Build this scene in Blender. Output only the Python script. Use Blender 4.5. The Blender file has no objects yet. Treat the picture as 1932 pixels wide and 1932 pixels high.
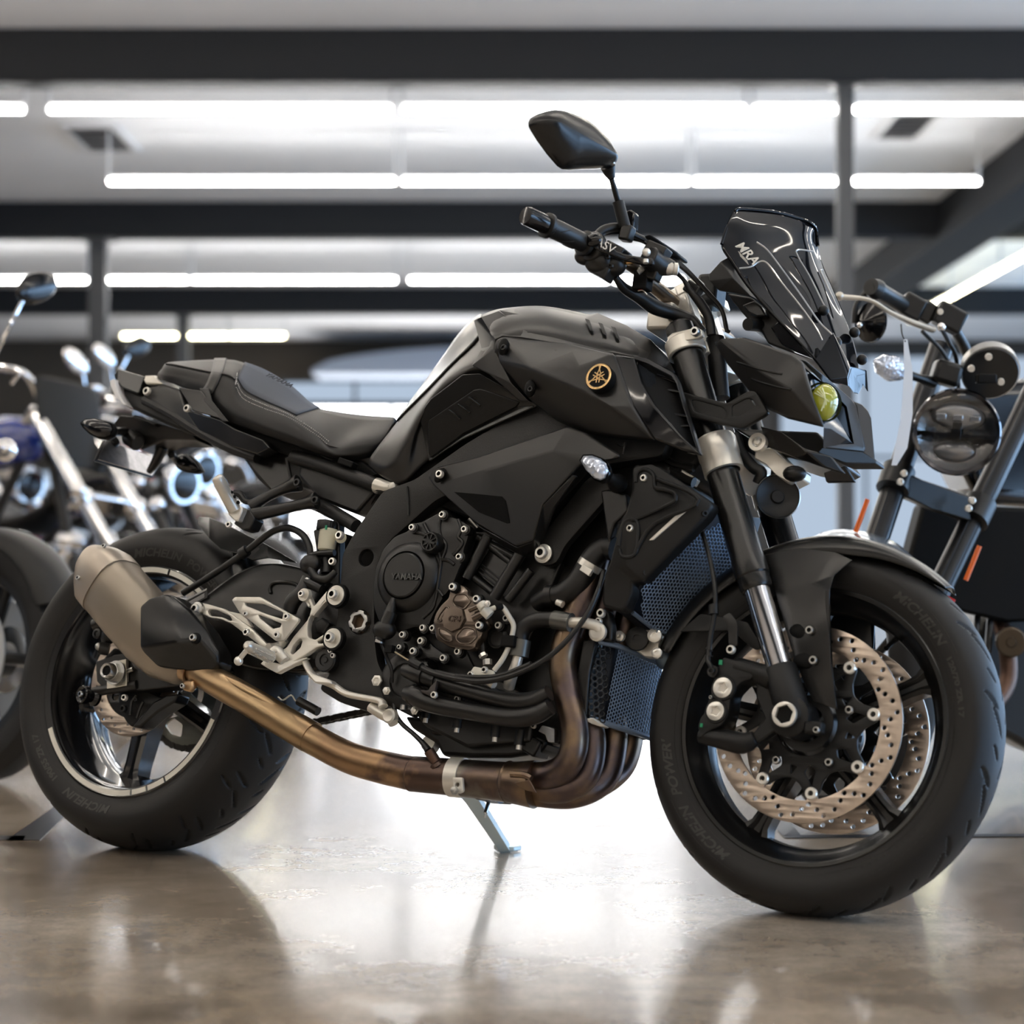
import bpy, bmesh, math, random
from mathutils import Vector, Matrix, noise
from math import sin, cos, pi, radians, sqrt, atan2
random.seed(7)
SC = bpy.context.scene
COL = SC.collection
# ---------------------------------------------------------------- camera
CAMH = 0.6035; YAW = 0.5376; PIT = 0.0134; FPX = 3960.0; LEAN = 0.2345; STEER = 0.0245
cd = bpy.data.cameras.new('camera'); cam = bpy.data.objects.new('camera', cd); COL.objects.link(cam)
cam.location = (0, 0, CAMH); cam.rotation_euler = (pi/2 + PIT, 0, 0)
cd.sensor_width = 36; cd.lens = FPX/1932*36
cd.dof.use_dof = True; cd.dof.focus_distance = 3.75; cd.dof.aperture_fstop = cd.lens/1000/0.0235
cd.clip_end = 200
SC.camera = cam
FW = Vector((0, cos(PIT), sin(PIT))); UP = Vector((0, -sin(PIT), cos(PIT)))
def W(px, py, d):                     # world point seen at a pixel, d metres ahead
    r = FW + Vector((1, 0, 0))*((px-966)/FPX) + UP*((966-py)/FPX)
    return Vector((0, 0, CAMH)) + r*(d/r.y)
def G(px, py, z=0.0):                 # point on the floor seen at a pixel
    r = FW + Vector((1, 0, 0))*((px-966)/FPX) + UP*((966-py)/FPX)
    return Vector((0, 0, CAMH)) + r*((z-CAMH)/r.z)
RZ = Matrix.Rotation(-YAW, 4, 'Z')
BIKE = Matrix.Translation(RZ @ Vector((-2.7247, 3.1417, 0))) @ RZ @ Matrix.Rotation(-LEAN, 4, 'X')
BINV = BIKE.inverted()
CB = BINV @ Vector((0, 0, CAMH))
def B(px, py, w):                     # bike-frame point at pixel, w metres right of the centre plane
    r = FW + Vector((1, 0, 0))*((px-966)/FPX) + UP*((966-py)/FPX)
    d = BINV.to_3x3() @ r
    return CB + d*((-w-CB.y)/d.y)
VW = {'o': (0, 0, 1), 'a': (0, 600, 3.22), 'b': (0, 1150, 3.22), 'c': (300, 850, 4.2), 'd': (640, 900, 3.864),
      'e': (700, 1200, 3.45), 't': (640, 550, 2.76), 'h': (960, 180, 4.391), 's': (1200, 370, 3.512),
      'r': (1060, 820, 3.332), 'f': (1200, 980, 2.477), 'R': (1560, 480, 3.019), 'L': (0, 480, 3.715),
      'l': (200, 560, 2.542), 'k': (1220, 1200, 6.44), 'm': (30, 980, 6.44), 'F': (1400, 1480, 5.52)}
def P(v, x, y, w):
    ox, oy, s = VW[v]
    return B(ox+x/s, oy+y/s, w)
def V(v, s, w=None):                  # "x,y,w x,y ..." read off one zoomed view
    out = []
    for t in s.split():
        a = [float(q) for q in t.split(',')]
        out.append(P(v, a[0], a[1], a[2] if len(a) > 2 else w))
    return out
# ---------------------------------------------------------------- materials
MT = {}
def mat(name, col, rough=.5, metal=0., bump=0., bscale=200., var=0., vscale=8., spec=.5, coat=0., em=None, est=0., trans=0., col2=None, aniso=0.):
    if name in MT: return MT[name]
    m = bpy.data.materials.new(name); m.use_nodes = True
    N = m.node_tree.nodes; L = m.node_tree.links; b = N['Principled BSDF']
    b.inputs['Base Color'].default_value = (*col, 1); b.inputs['Roughness'].default_value = rough
    b.inputs['Metallic'].default_value = metal; b.inputs['Specular IOR Level'].default_value = spec
    if coat: b.inputs['Coat Weight'].default_value = coat; b.inputs['Coat Roughness'].default_value = .05
    if em: b.inputs['Emission Color'].default_value = (*em, 1); b.inputs['Emission Strength'].default_value = est
    if trans: b.inputs['Transmission Weight'].default_value = trans
    tc = N.new('ShaderNodeTexCoord')
    if bump:
        n = N.new('ShaderNodeTexNoise'); n.inputs['Scale'].default_value = bscale; n.inputs['Detail'].default_value = 3
        bp = N.new('ShaderNodeBump'); bp.inputs['Strength'].default_value = bump; bp.inputs['Distance'].default_value = .002
        L.new(tc.outputs['Object'], n.inputs['Vector']); L.new(n.outputs['Fac'], bp.inputs['Height']); L.new(bp.outputs['Normal'], b.inputs['Normal'])
    if var:
        n = N.new('ShaderNodeTexNoise'); n.inputs['Scale'].default_value = vscale; n.inputs['Detail'].default_value = 5
        r = N.new('ShaderNodeMapRange'); r.inputs['From Min'].default_value = .3; r.inputs['From Max'].default_value = .7
        mx = N.new('ShaderNodeMix'); mx.data_type = 'RGBA'
        c2 = col2 or tuple(max(0, c*(1-var)) for c in col)
        mx.inputs['A'].default_value = (*col, 1); mx.inputs['B'].default_value = (*c2, 1)
        L.new(tc.outputs['Object'], n.inputs['Vector']); L.new(n.outputs['Fac'], r.inputs['Value'])
        L.new(r.outputs['Result'], mx.inputs['Factor']); L.new(mx.outputs['Result'], b.inputs['Base Color'])
    MT[name] = m; return m
def emis(name, col, st):
    m = bpy.data.materials.new(name); m.use_nodes = True; N = m.node_tree.nodes
    N.remove(N['Principled BSDF']); e = N.new('ShaderNodeEmission'); e.inputs[0].default_value = (*col, 1); e.inputs[1].default_value = st
    m.node_tree.links.new(e.outputs[0], N['Material Output'].inputs[0]); return m
matte = mat('matte_black_paint', (.0085, .0082, .0078), .36, spec=.55)
matte2 = mat('satin_black_paint', (.007, .0069, .0067), .27, spec=.5)
plast = mat('black_grained_plastic', (.0075, .0075, .0075), .45, bump=.12, bscale=900, spec=.36)
frameb = mat('grained_frame_black', (.010, .0097, .0094), .44, bump=.25, bscale=700, spec=.4)
gloss = mat('gloss_black', (.004, .004, .005), .10, spec=.5)
engb = mat('engine_black', (.0065, .0063, .006), .36, bump=.08, bscale=500)
dark = mat('deep_black', (.002, .002, .002), .6, spec=.2)
rubber = mat('tyre_rubber', (.0105, .010, .0096), .55, bump=.06, bscale=1500, spec=.4)
rubhose = mat('hose_rubber', (.006, .006, .006), .42)
alu = mat('silver_alloy', (.76, .73, .66), .34, .55, bump=.04, bscale=1200)
alub = mat('bright_alloy', (.86, .84, .78), .25, .6)
steel = mat('zinc_steel', (.6, .6, .58), .3, 1., var=.3, vscale=60)
chrome = mat('chrome', (.85, .85, .86), .08, 1.)
discm = mat('brake_disc_steel', (.62, .52, .43), .34, 1., var=.25, vscale=40)
titan = mat('bead_blasted_titanium', (.34, .295, .24), .42, .7, bump=.12, bscale=1500)
titan2 = mat('titanium_cap', (.5, .44, .37), .38, .75, bump=.08, bscale=1500)
bronze = mat('bronze_cover_paint', (.145, .112, .088), .24, .8, coat=.5)
seatm = mat('seat_vinyl', (.0085, .0082, .008), .46, bump=.1, bscale=1400, spec=.33)
seats = mat('suede_seat_insert', (.075, .085, .105), .8, bump=.2, bscale=1800)  # lightened blue-grey: the bluish window sheen is put into the colour
white = mat('white_tape', (.78, .76, .68), .5)
whitepl = mat('translucent_fluid_plastic', (.62, .6, .47), .35, spec=.4)
gold = mat('gold_emblem', (.75, .5, .24), .22, 1.)
letter = mat('raised_rubber_letter', (.034, .032, .030), .55)
green = mat('green_paint_mark', (.02, .3, .14), .4)
yglass = mat('yellow_projector_lens', (.35, .36, .03), .05, coat=1., em=(.5, .55, .05), est=.05)
smoke = mat('smoked_screen', (.004, .004, .005), .05, spec=.3)
clear = mat('clear_lamp_lens', (.75, .82, .95), .12, .6)
grille = mat('radiator_core', (.005, .008, .016), .5)
hexm = mat('blue_grey_guard', (.20, .27, .38), .38, .4)
gun = mat('anodised_bronze_bar', (.27, .22, .17), .32, .9)
redm = mat('red_enamel', (.55, .02, .02), .3)
orange = mat('orange_reflector', (.75, .13, .01), .25)
def exhaust_mat():
    m = mat('heat_tinted_pipe', (.4, .22, .1), .33, 1.)
    N = m.node_tree.nodes; L = m.node_tree.links; b = N['Principled BSDF']
    tc = N.new('ShaderNodeTexCoord'); sp = N.new('ShaderNodeSeparateXYZ'); L.new(tc.outputs['Object'], sp.inputs[0])
    n = N.new('ShaderNodeTexNoise'); n.inputs['Scale'].default_value = 14; n.inputs['Detail'].default_value = 4
    L.new(tc.outputs['Object'], n.inputs['Vector'])
    ad = N.new('ShaderNodeMath'); ad.operation = 'MULTIPLY_ADD'; ad.inputs[1].default_value = .35; L.new(n.outputs['Fac'], ad.inputs[0]); L.new(sp.outputs['X'], ad.inputs[2])
    mr = N.new('ShaderNodeMapRange'); mr.inputs['From Min'].default_value = .42; mr.inputs['From Max'].default_value = 1.35
    L.new(ad.outputs[0], mr.inputs['Value'])
    cr = N.new('ShaderNodeValToRGB'); L.new(mr.outputs['Result'], cr.inputs['Fac'])
    E_ = cr.color_ramp.elements
    E_[0].position = 0; E_[0].color = (.47, .33, .19, 1); E_[1].position = 1; E_[1].color = (.15, .13, .15, 1)
    for p, c in ((.22, (.42, .30, .17, 1)), (.36, (.30, .195, .115, 1)), (.44, (.36, .23, .13, 1)), (.49, (.11, .075, .062, 1)), (.57, (.12, .085, .07, 1)), (.63, (.22, .20, .17, 1)), (.69, (.12, .09, .08, 1)), (.76, (.24, .17, .11, 1)), (.83, (.13, .10, .10, 1)), (.91, (.21, .15, .10, 1))):
        e = E_.new(p); e.color = c
    L.new(cr.outputs['Color'], b.inputs['Base Color'])
    n2 = N.new('ShaderNodeTexNoise'); n2.inputs['Scale'].default_value = 60; L.new(tc.outputs['Object'], n2.inputs['Vector'])
    m2 = N.new('ShaderNodeMapRange'); m2.inputs['To Min'].default_value = .24; m2.inputs['To Max'].default_value = .48
    L.new(n2.outputs['Fac'], m2.inputs['Value']); L.new(m2.outputs['Result'], b.inputs['Roughness'])
    return m
pipe = exhaust_mat()
# ---------------------------------------------------------------- mesh builder
def basis(ax):
    ax = Vector(ax).normalized(); u = ax.cross(Vector((0, 0, 1)))
    if u.length < 1e-3: u = ax.cross(Vector((1, 0, 0)))
    u.normalize(); return ax, u, ax.cross(u)
def crom(pts, n):
    if len(pts) < 3 or n < 2: return list(pts)
    q = [pts[0]*2-pts[1]] + list(pts) + [pts[-1]*2-pts[-2]]; out = []
    for i in range(1, len(q)-2):
        a, b, c, d = q[i-1:i+3]
        for k in range(n):
            t = k/n; out.append(.5*((2*b)+(c-a)*t+(2*a-5*b+4*c-d)*t*t+(3*b-a-3*c+d)*t**3))
    out.append(pts[-1]); return out
def cr2(rows, nu, nv):
    a = [crom(r, nv) for r in rows]; k = len(a[0]); cols = [crom([r[j] for r in a], nu) for j in range(k)]
    return [[cols[j][i] for j in range(k)] for i in range(len(cols[0]))]
def lift(rows, d):                  # offset a sheet along its own normals (towards -y / up)
    out = []
    for i, r in enumerate(rows):
        q = []
        for j, p in enumerate(r):
            a = rows[min(i+1, len(rows)-1)][j]-rows[max(i-1, 0)][j]; b = r[min(j+1, len(r)-1)]-r[max(j-1, 0)]; n = a.cross(b)
            n = n.normalized() if n.length > 1e-12 else Vector((0, -1, 0))
            if n.y*1.0-n.z*.6 > 0: n = -n
            q.append(p+n*d)
        out.append(q)
    return out
class M:
    def __init__(s): s.v = []; s.f = []
    def add(s, vs, fs):
        o = len(s.v); s.v += [tuple(v) for v in vs]; s.f += [tuple(i+o for i in f) for f in fs]; return s
    def prism(s, pts, d):
        n = len(pts); d = Vector(d)
        return s.add(list(pts)+[p+d for p in pts], [tuple(range(n)), tuple(range(2*n-1, n-1, -1))]+[(i, (i+1) % n, n+(i+1) % n, n+i) for i in range(n)])
    def shell(s, pts, faces, d):     # facetted skin with thickness d
        n = len(pts); d = Vector(d); ed = {}
        for f in faces:
            for i in range(len(f)): ed[(f[i], f[(i+1) % len(f)])] = 1
        fs = [tuple(f) for f in faces]+[tuple(i+n for i in reversed(f)) for f in faces]
        for (a, b) in list(ed):
            if (b, a) not in ed: fs.append((b, a, a+n, b+n))
        return s.add(list(pts)+[p+d for p in pts], fs)
    def box(s, c, sz, R=None):
        c = Vector(c); R = R or Matrix.Identity(3)
        vs = [c+R@Vector((x*sz[0]/2, y*sz[1]/2, z*sz[2]/2)) for x in (-1, 1) for y in (-1, 1) for z in (-1, 1)]
        return s.add(vs, [(0, 1, 3, 2), (4, 6, 7, 5), (0, 4, 5, 1), (2, 3, 7, 6), (0, 2, 6, 4), (1, 5, 7, 3)])
    def tube(s, pts, r, n=14, sub=6, cap=True, sq=1., up=None):
        pts = [Vector(p) for p in pts]; k = len(pts); rs = r if isinstance(r, (list, tuple)) else [r]*k
        pp = crom(pts, sub); m = len(pp)
        rr = [Vector((x, 0, 0)) for x in rs]; rr = [x.x for x in crom(rr, sub)]
        vs = []; fs = []; u = None
        for i, p in enumerate(pp):
            t = (pp[min(i+1, m-1)]-pp[max(i-1, 0)]).normalized()
            if u is None: _, u, _w = basis(t) if up is None else (t, (Vector(up)-t*t.dot(Vector(up))).normalized(), 0)
            u = (u-t*u.dot(t)).normalized(); w = t.cross(u)
            for j in range(n):
                a = 2*pi*j/n; vs.append(p+u*(cos(a)*rr[i])+w*(sin(a)*rr[i]*sq))
        for i in range(m-1):
            for j in range(n): fs.append((i*n+j, i*n+(j+1) % n, (i+1)*n+(j+1) % n, (i+1)*n+j))
        if cap: fs += [tuple(range(n)), tuple(range((m-1)*n, m*n))]
        return s.add(vs, fs)
    def lathe(s, prof, o, ax, n=32, closed=False, a0=0., a1=2*pi, caps=True):
        o = Vector(o); ax, u, w = basis(ax); m = len(prof); vs = []; fs = []
        full = abs(a1-a0-2*pi) < 1e-6; nn = n if full else n+1
        for j in range(nn):
            a = a0+(a1-a0)*j/n; d = u*cos(a)+w*sin(a)
            for h, r in prof: vs.append(o+ax*h+d*r)
        for j in range(n):
            k = (j+1) % nn
            for i in range(m-1 if not closed else m):
                i2 = (i+1) % m; fs.append((j*m+i, j*m+i2, k*m+i2, k*m+i))
        if caps and not closed and full:
            if prof[0][1] > 1e-6: fs.append(tuple(j*m for j in range(nn)))
            if prof[-1][1] > 1e-6: fs.append(tuple(j*m+m-1 for j in range(nn)))
        if not full: fs += [tuple(range(m)), tuple((nn-1)*m+i for i in range(m))] if closed else []
        return s.add(vs, fs)
    def cyl(s, a, b, r, n=20, r2=None):
        a = Vector(a); b = Vector(b); L = (b-a).length
        return s.lathe([(0, r), (L, r if r2 is None else r2)], a, b-a, n)
    def ball(s, c, r, sc=(1, 1, 1), n=16, R=None):
        c = Vector(c); vs = []; fs = []; m = n//2; R = R or Matrix.Identity(3)
        for i in range(m+1):
            t = pi*i/m
            for j in range(n):
                p = 2*pi*j/n; vs.append(c+R@Vector((sin(t)*cos(p)*r*sc[0], sin(t)*sin(p)*r*sc[1], cos(t)*r*sc[2])))
        for i in range(m):
            for j in range(n): fs.append((i*n+j, i*n+(j+1) % n, (i+1)*n+(j+1) % n, (i+1)*n+j))
        return s.add(vs, fs)
    def grid(s, rows, cl=False):
        m = len(rows[0]); vs = [p for r in rows for p in r]; fs = []
        for i in range(len(rows)-1):
            for j in range(m if cl else m-1): fs.append((i*m+j, i*m+(j+1) % m, (i+1)*m+(j+1) % m, (i+1)*m+j))
        return s.add(vs, fs)
    def loft(s, secs):
        m = len(secs[0]); s.grid(secs, True); o = len(s.v)-m*len(secs)
        s.f += [tuple(range(o, o+m)), tuple(range(o+(len(secs)-1)*m, o+len(secs)*m))]; return s
    def xf(s, mx): s.v = [tuple(mx@Vector(v)) for v in s.v]; return s
    def build(s, name, m, parent=None, bev=0., seg=2, sub=0, ang=35, solid=0., weld=True):
        me = bpy.data.meshes.new(name); me.from_pydata(s.v, [], s.f); 
        bm = bmesh.new(); bm.from_mesh(me)
        if weld: bmesh.ops.remove_doubles(bm, verts=bm.verts, dist=1e-6)
        bmesh.ops.dissolve_degenerate(bm, edges=bm.edges, dist=1e-7)
        bmesh.ops.recalc_face_normals(bm, faces=bm.faces); bm.to_mesh(me); bm.free()
        me.materials.append(m)
        for p in me.polygons: p.use_smooth = True
        if not sub: me.set_sharp_from_angle(angle=radians(ang))
        o = bpy.data.objects.new(name, me); COL.objects.link(o)
        if parent: o.parent = parent
        if solid:
            d = o.modifiers.new('s', 'SOLIDIFY'); d.thickness = solid; d.offset = -1
        if sub:
            d = o.modifiers.new('u', 'SUBSURF'); d.levels = d.render_levels = sub
        if bev:
            d = o.modifiers.new('b', 'BEVEL'); d.width = bev; d.segments = seg; d.limit_method = 'ANGLE'; d.angle_limit = radians(22)
        return o
def twin(o):                          # the same part on the other side, an object of its own
    c = o.copy(); COL.objects.link(c); c.parent = o.parent; c.matrix_local = Matrix.Diagonal((1, -1, 1, 1)) @ o.matrix_local; return c
def mirror_y(o):
    d = o.modifiers.new('m', 'MIRROR'); d.use_axis = (False, True, False); return o
def thing(name, label, cat, group=None, loc=(0, 0, 0), mx=None):
    o = bpy.data.objects.new(name, None); COL.objects.link(o)
    if mx is not None: o.matrix_world = mx
    else: o.location = loc
    o.empty_display_size = .1
    o['label'] = label; o['category'] = cat
    if group: o['group'] = group
    return o
def tag(o, label, cat, group=None):
    o['label'] = label; o['category'] = cat
    if group: o['group'] = group
    return o
def struct(name, mb, m, **k):
    o = mb.build(name, m, **k); o['kind'] = 'structure'; return o
_t = {}
def textmesh(s, size, ext=.001, shear=0., bold=0.):
    c = bpy.data.curves.new('txt', 'FONT'); c.body = s; c.size = size; c.extrude = ext; c.shear = shear; c.offset = bold
    c.align_x = 'CENTER'; c.align_y = 'CENTER'; c.resolution_u = 3
    o = bpy.data.objects.new('txt', c); COL.objects.link(o)
    bpy.context.view_layer.update()
    me = bpy.data.meshes.new_from_object(o.evaluated_get(bpy.context.evaluated_depsgraph_get()))
    mb = M(); mb.v = [tuple(v.co) for v in me.vertices]; mb.f = [tuple(p.vertices) for p in me.polygons]
    bpy.data.objects.remove(o); bpy.data.curves.remove(c); return mb
def mframe(o, x, n):                  # local frame: x direction, n outward normal
    x = Vector(x).normalized(); n = Vector(n); n = (n-x*n.dot(x)).normalized(); y = n.cross(x)
    return Matrix(((x.x, y.x, n.x, o[0]), (x.y, y.y, n.y, o[1]), (x.z, y.z, n.z, o[2]), (0, 0, 0, 1)))
def edge_mark(mb): return mb
# ================================================================ ROOM
ceilm = mat('painted_ceiling', (.88, .89, .91), .8, var=.10, vscale=.5)
beamm = mat('charcoal_steel_paint', (.009, .0102, .0125), .7, spec=.3)
colm = mat('dark_grey_column_paint', (.045, .047, .05), .5)
wallm = mat('dark_brown_wall', (.07, .058, .045), .7, var=.2, vscale=.6)
wallk = mat('black_wall', (.03, .03, .033), .7)
wallw = mat('pale_side_wall', (.16, .16, .165), .7)
def floor_mat():
    m = mat('polished_concrete', (.3, .25, .2), .2)
    N = m.node_tree.nodes; L = m.node_tree.links; b = N['Principled BSDF']
    tc = N.new('ShaderNodeTexCoord'); mp = N.new('ShaderNodeMapping'); mp.inputs['Scale'].default_value = (1, 1, 1)
    L.new(tc.outputs['Object'], mp.inputs['Vector'])
    def nz(sc, det, rg=.6, st=None):
        n = N.new('ShaderNodeTexNoise'); n.inputs['Scale'].default_value = sc; n.inputs['Detail'].default_value = det; n.inputs['Roughness'].default_value = rg
        if st:
            m2 = N.new('ShaderNodeMapping'); m2.inputs['Scale'].default_value = st; L.new(tc.outputs['Object'], m2.inputs['Vector']); L.new(m2.outputs[0], n.inputs['Vector'])
        else: L.new(mp.outputs[0], n.inputs['Vector'])
        return n
    n1 = nz(1.7, 9, .62); cr = N.new('ShaderNodeValToRGB'); L.new(n1.outputs['Fac'], cr.inputs['Fac'])
    e = cr.color_ramp.elements; e[0].position = .33; e[0].color = (.15, .115, .083, 1); e[1].position = .68; e[1].color = (.54, .46, .37, 1)
    x = e.new(.47); x.color = (.34, .275, .205, 1)
    n2 = nz(11, 8, .75); mx = N.new('ShaderNodeMix'); mx.data_type = 'RGBA'; mx.blend_type = 'OVERLAY'; mx.inputs['Factor'].default_value = .75
    L.new(cr.outputs['Color'], mx.inputs['A']); L.new(n2.outputs['Fac'], mx.inputs['B'])
    n3 = nz(130, 3, .7); mx2 = N.new('ShaderNodeMix'); mx2.data_type = 'RGBA'; mx2.blend_type = 'OVERLAY'; mx2.inputs['Factor'].default_value = .3
    L.new(mx.outputs['Result'], mx2.inputs['A']); L.new(n3.outputs['Fac'], mx2.inputs['B'])
    # sparse pits and cracks
    vo = N.new('ShaderNodeTexVoronoi'); vo.inputs['Scale'].default_value = 4.5; L.new(tc.outputs['Object'], vo.inputs['Vector'])
    n4 = nz(45, 4, .7); ma = N.new('ShaderNodeMath'); ma.operation = 'MULTIPLY_ADD'; ma.inputs[1].default_value = .10; L.new(n4.outputs['Fac'], ma.inputs[0]); L.new(vo.outputs['Distance'], ma.inputs[2])
    mr = N.new('ShaderNodeMapRange'); mr.inputs['From Min'].default_value = .072; mr.inputs['From Max'].default_value = .08; mr.inputs['To Min'].default_value = .35; mr.inputs['To Max'].default_value = 1.; L.new(ma.outputs[0], mr.inputs['Value'])
    mx3 = N.new('ShaderNodeMix'); mx3.data_type = 'RGBA'; mx3.blend_type = 'MULTIPLY'; mx3.inputs['Factor'].default_value = 1.
    L.new(mx2.outputs['Result'], mx3.inputs['A']); L.new(mr.outputs['Result'], mx3.inputs['B'])
    L.new(mx3.outputs['Result'], b.inputs['Base Color'])
    rr = N.new('ShaderNodeMapRange'); rr.inputs['To Min'].default_value = .10; rr.inputs['To Max'].default_value = .30; L.new(n1.outputs['Fac'], rr.inputs['Value'])
    L.new(rr.outputs['Result'], b.inputs['Roughness'])
    bp = N.new('ShaderNodeBump'); bp.inputs['Strength'].default_value = .03; bp.inputs['Distance'].default_value = .004; L.new(n2.outputs['Fac'], bp.inputs['Height']); L.new(bp.outputs[0], b.inputs['Normal'])
    b.inputs['Specular IOR Level'].default_value = .75
    b.inputs['Coat Weight'].default_value = .55; b.inputs['Coat Roughness'].default_value = .12
    return m
floorm = floor_mat()
X0, X1, Y0, Y1, ZC = -15., 11., -7., 33., 3.75
struct('floor', M().box(((X0+X1)/2, (Y0+Y1)/2, -.05), (X1-X0+.4, Y1-Y0+.4, .1)), floorm)
struct('ceiling', M().box(((X0+X1)/2, (Y0+Y1)/2, ZC+.05), (X1-X0+.4, Y1-Y0+.4, .1)), ceilm)
# floor inlay: dark painted guide line with two angled bands
inl = mat('dark_floor_inlay', (.035, .036, .04), .3, var=.3, vscale=20)
def flr(pts, name):
    ps = [G(x, y) for x, y in pts]; ps = [Vector((p.x, p.y, .0005)) for p in ps]
    return struct(name, M().prism(ps, (0, 0, .0012)), inl)
flr([(-500, 1586), (44, 1586), (50, 1578), (-500, 1580)], 'trim_1')
flr([(12, 1586), (75, 1586), (160, 1505), (345, 1335), (318, 1335), (118, 1512)], 'trim_2')
flr([(1475, 1577), (2300, 1572), (2300, 1577), (1482, 1582)], 'trim_3')
flr([(1477, 1579), (1510, 1576), (1465, 1520), (1300, 1330), (1260, 1330), (1405, 1500)], 'trim_4')
# beams across and one along
for i, y in enumerate((-.35, 6.25, 12.85, 19.45, 26.05)):
    o = struct('trim_%d' % (5+i), M().box(((X0+X1)/2, y+.12, ZC-.165), (X1-X0, .24, .33)), beamm, bev=.01)
struct('trim_10', M().box((4.2, 19.5, ZC-.19), (.5, 13.4, .38)), beamm, bev=.01)
for i, (x, y, w) in enumerate(((2.06, 12.97, .10), (-3.86, 19.57, .16), (2.2, 26.17, .12), (-4.1, 26.17, .14), (-8.5, 19.57, .16), (7.4, 12.97, .10))):
    b_ = M(); h = ZC-.33
    b_.box((x, y, h/2), (w, w, h)); b_.box((x, y, .006), (w*2, w*2, .012)); b_.box((x, y, h-.006), (w*1.9, w*1.9, .012))
    o = struct('trim_%d' % (11+i), b_, colm)
# walls
def wallbox(name, c, s, m): return struct(name, M().box(c, s), m)
wallbox('wall_left', (X0-.1, (Y0+Y1)/2, ZC/2), (.2, Y1-Y0, ZC), wallk)
wallbox('wall_right', (X1+.1, (Y0+Y1)/2, ZC/2), (.2, Y1-Y0, ZC), wallw)
wallbox('wall_back', ((X0+X1)/2, Y1+.1, ZC/2), (X1-X0, .2, ZC), wallm)
wallbox('wall_front', ((X0+X1)/2, Y0-.1, ZC/2), (X1-X0, .2, ZC), wallw)
for n_, c_, s_ in (('left', (X0+.01, (Y0+Y1)/2, .06), (.02, Y1-Y0, .12)), ('back', ((X0+X1)/2, Y1-.01, .06), (X1-X0, .02, .12))):
    struct('baseboard_'+n_, M().box(c_, s_), beamm)
# windows: frame + bright daylight panes
day = emis('daylight_glass', (.95, .97, 1.0), 7.)
dayb = emis('blue_daylight_glass', (.42, .66, 1.0), 6.); dayp = emis('pale_blue_glass', (.62, .76, .95), .62)
dayw = emis('warm_daylight_glass', (1.0, .86, .70), .9)
dayd = emis('dim_blue_glass', (.42, .52, .68), .75)
_wn = [0]
def window(cx, cy, cz, w, h, nx, ny, nrm, gm, t=.05):   # nrm 'x' or 'y': wall axis
    _wn[0] += 1
    f = M(); a = lambda u, z, su, sz, dp: ((cx+u, cy, cz+z), (su, dp, sz)) if nrm == 'y' else ((cx, cy+u, cz+z), (dp, su, sz))
    for i in range(nx+1): f.box(*a(-w/2+w*i/nx, 0, t, h+t, .08))
    for i in range(ny+1): f.box(*a(0, -h/2+h*i/ny, w+t, t, .07))
    o = struct('window_%d' % _wn[0], f, colm)
    M().box(*a(0, 0, w-.01, h-.01, .02)).build('window_pane', gm, o)
    return o
window(-.2, Y1-.04, 1.42, 6.8, 2.6, 4, 1, 'y', day)
window(-.2, Y1-.04, 2.93, 6.8, .34, 6, 1, 'y', dayp)
window(6.9, Y1-.04, 1.9, 5.4, 3.2, 4, 2, 'y', dayp)
window(-8.8, Y1-.04, 1.0, 5.4, 1.4, 4, 1, 'y', dayp)
window(X1-.04, 14, 1.7, 26, 3.0, 14, 1, 'x', dayb)
window(X1-.04, -3.2, 1.7, 5.5, 3.0, 4, 1, 'x', dayb)
window(-3.5, Y0+.04, 1.9, 16, 2.2, 8, 1, 'y', dayw)
window(X0+.04, 9, 1.9, 9, 1.6, 5, 1, 'x', dayd)
# bulkhead awning over the glazed front
aw = mat('blue_grey_canopy', (.33, .38, .47), .6)
ab = M(); sec = []
for i in range(25):
    t = i/24; x = -3.0+6.4*t; z = 3.16+.36*sin(pi*min(1, max(0, t*1.05)))**.5
    sec.append([Vector((x, Y1-1.6, 3.10)), Vector((x, Y1-.12, 3.10)), Vector((x, Y1-.12, z+.08)), Vector((x, Y1-1.6, z))])
ab.loft(sec)
tag(ab.build('entrance_canopy', aw), 'blue grey curved canopy above the bright glazed entrance at the far end', 'canopy')
# ceiling tubes
tubeW = emis('lamp_white', (1.0, .985, .96), 34.); tubeY = emis('lamp_yellowish', (1.0, .93, .60), 22.); tubeF = emis('lamp_far_dim', (1.0, .88, .74), 9.); tubeN = emis('lamp_near', (1.0, .91, .79), 34.)
whitefix = mat('white_fixture', (.75, .75, .75), .5)
def fixture(label, a, b, em, group):
    a = Vector(a); b = Vector(b); d = (b-a).normalized(); L_ = (b-a).length; along = abs(d.x) > .5
    c0z = a.z; t = thing('tube_light', label, 'ceiling light', group, loc=tuple((a+b)/2))
    c = Vector((0, 0, 0))
    sz = (L_-.002, .022, .016) if along else (.022, L_-.002, .016)
    M().box((0, 0, .034), sz).build('fixture_body', whitefix, t, bev=.005)
    q = M().cyl(-d*(L_/2-.015), d*(L_/2-.015), .019, 12)
    q.build('lamp_tube', em, t)
    for s_ in (-1, 1):
        M().box(d*(s_*(L_/2-.011))+Vector((0, 0, (ZC-c0z)/2-.011)), (.018, .02, ZC-c0z+.02) if along else (.02, .018, ZC-c0z+.02)).build('lamp_holder', whitefix, t)
    return t
def X_at(px, d): return (px-966)/FPX*d
ZT = 3.35
r1 = [(-620, 47), (87, 742), (756, 1410), (1420, 1594), (1610, 2265)]
nm = ['leftmost', 'second from the left', 'middle', 'fourth from the left', 'rightmost']
for i, (a, b) in enumerate(r1):
    fixture('white tube light, %s in the nearest lit row under the ceiling' % nm[i], (X_at(a, 13.36), 13.36, ZT), (X_at(b, 13.36), 13.36, ZT), tubeW, 'tube lights in the nearest row')
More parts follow.
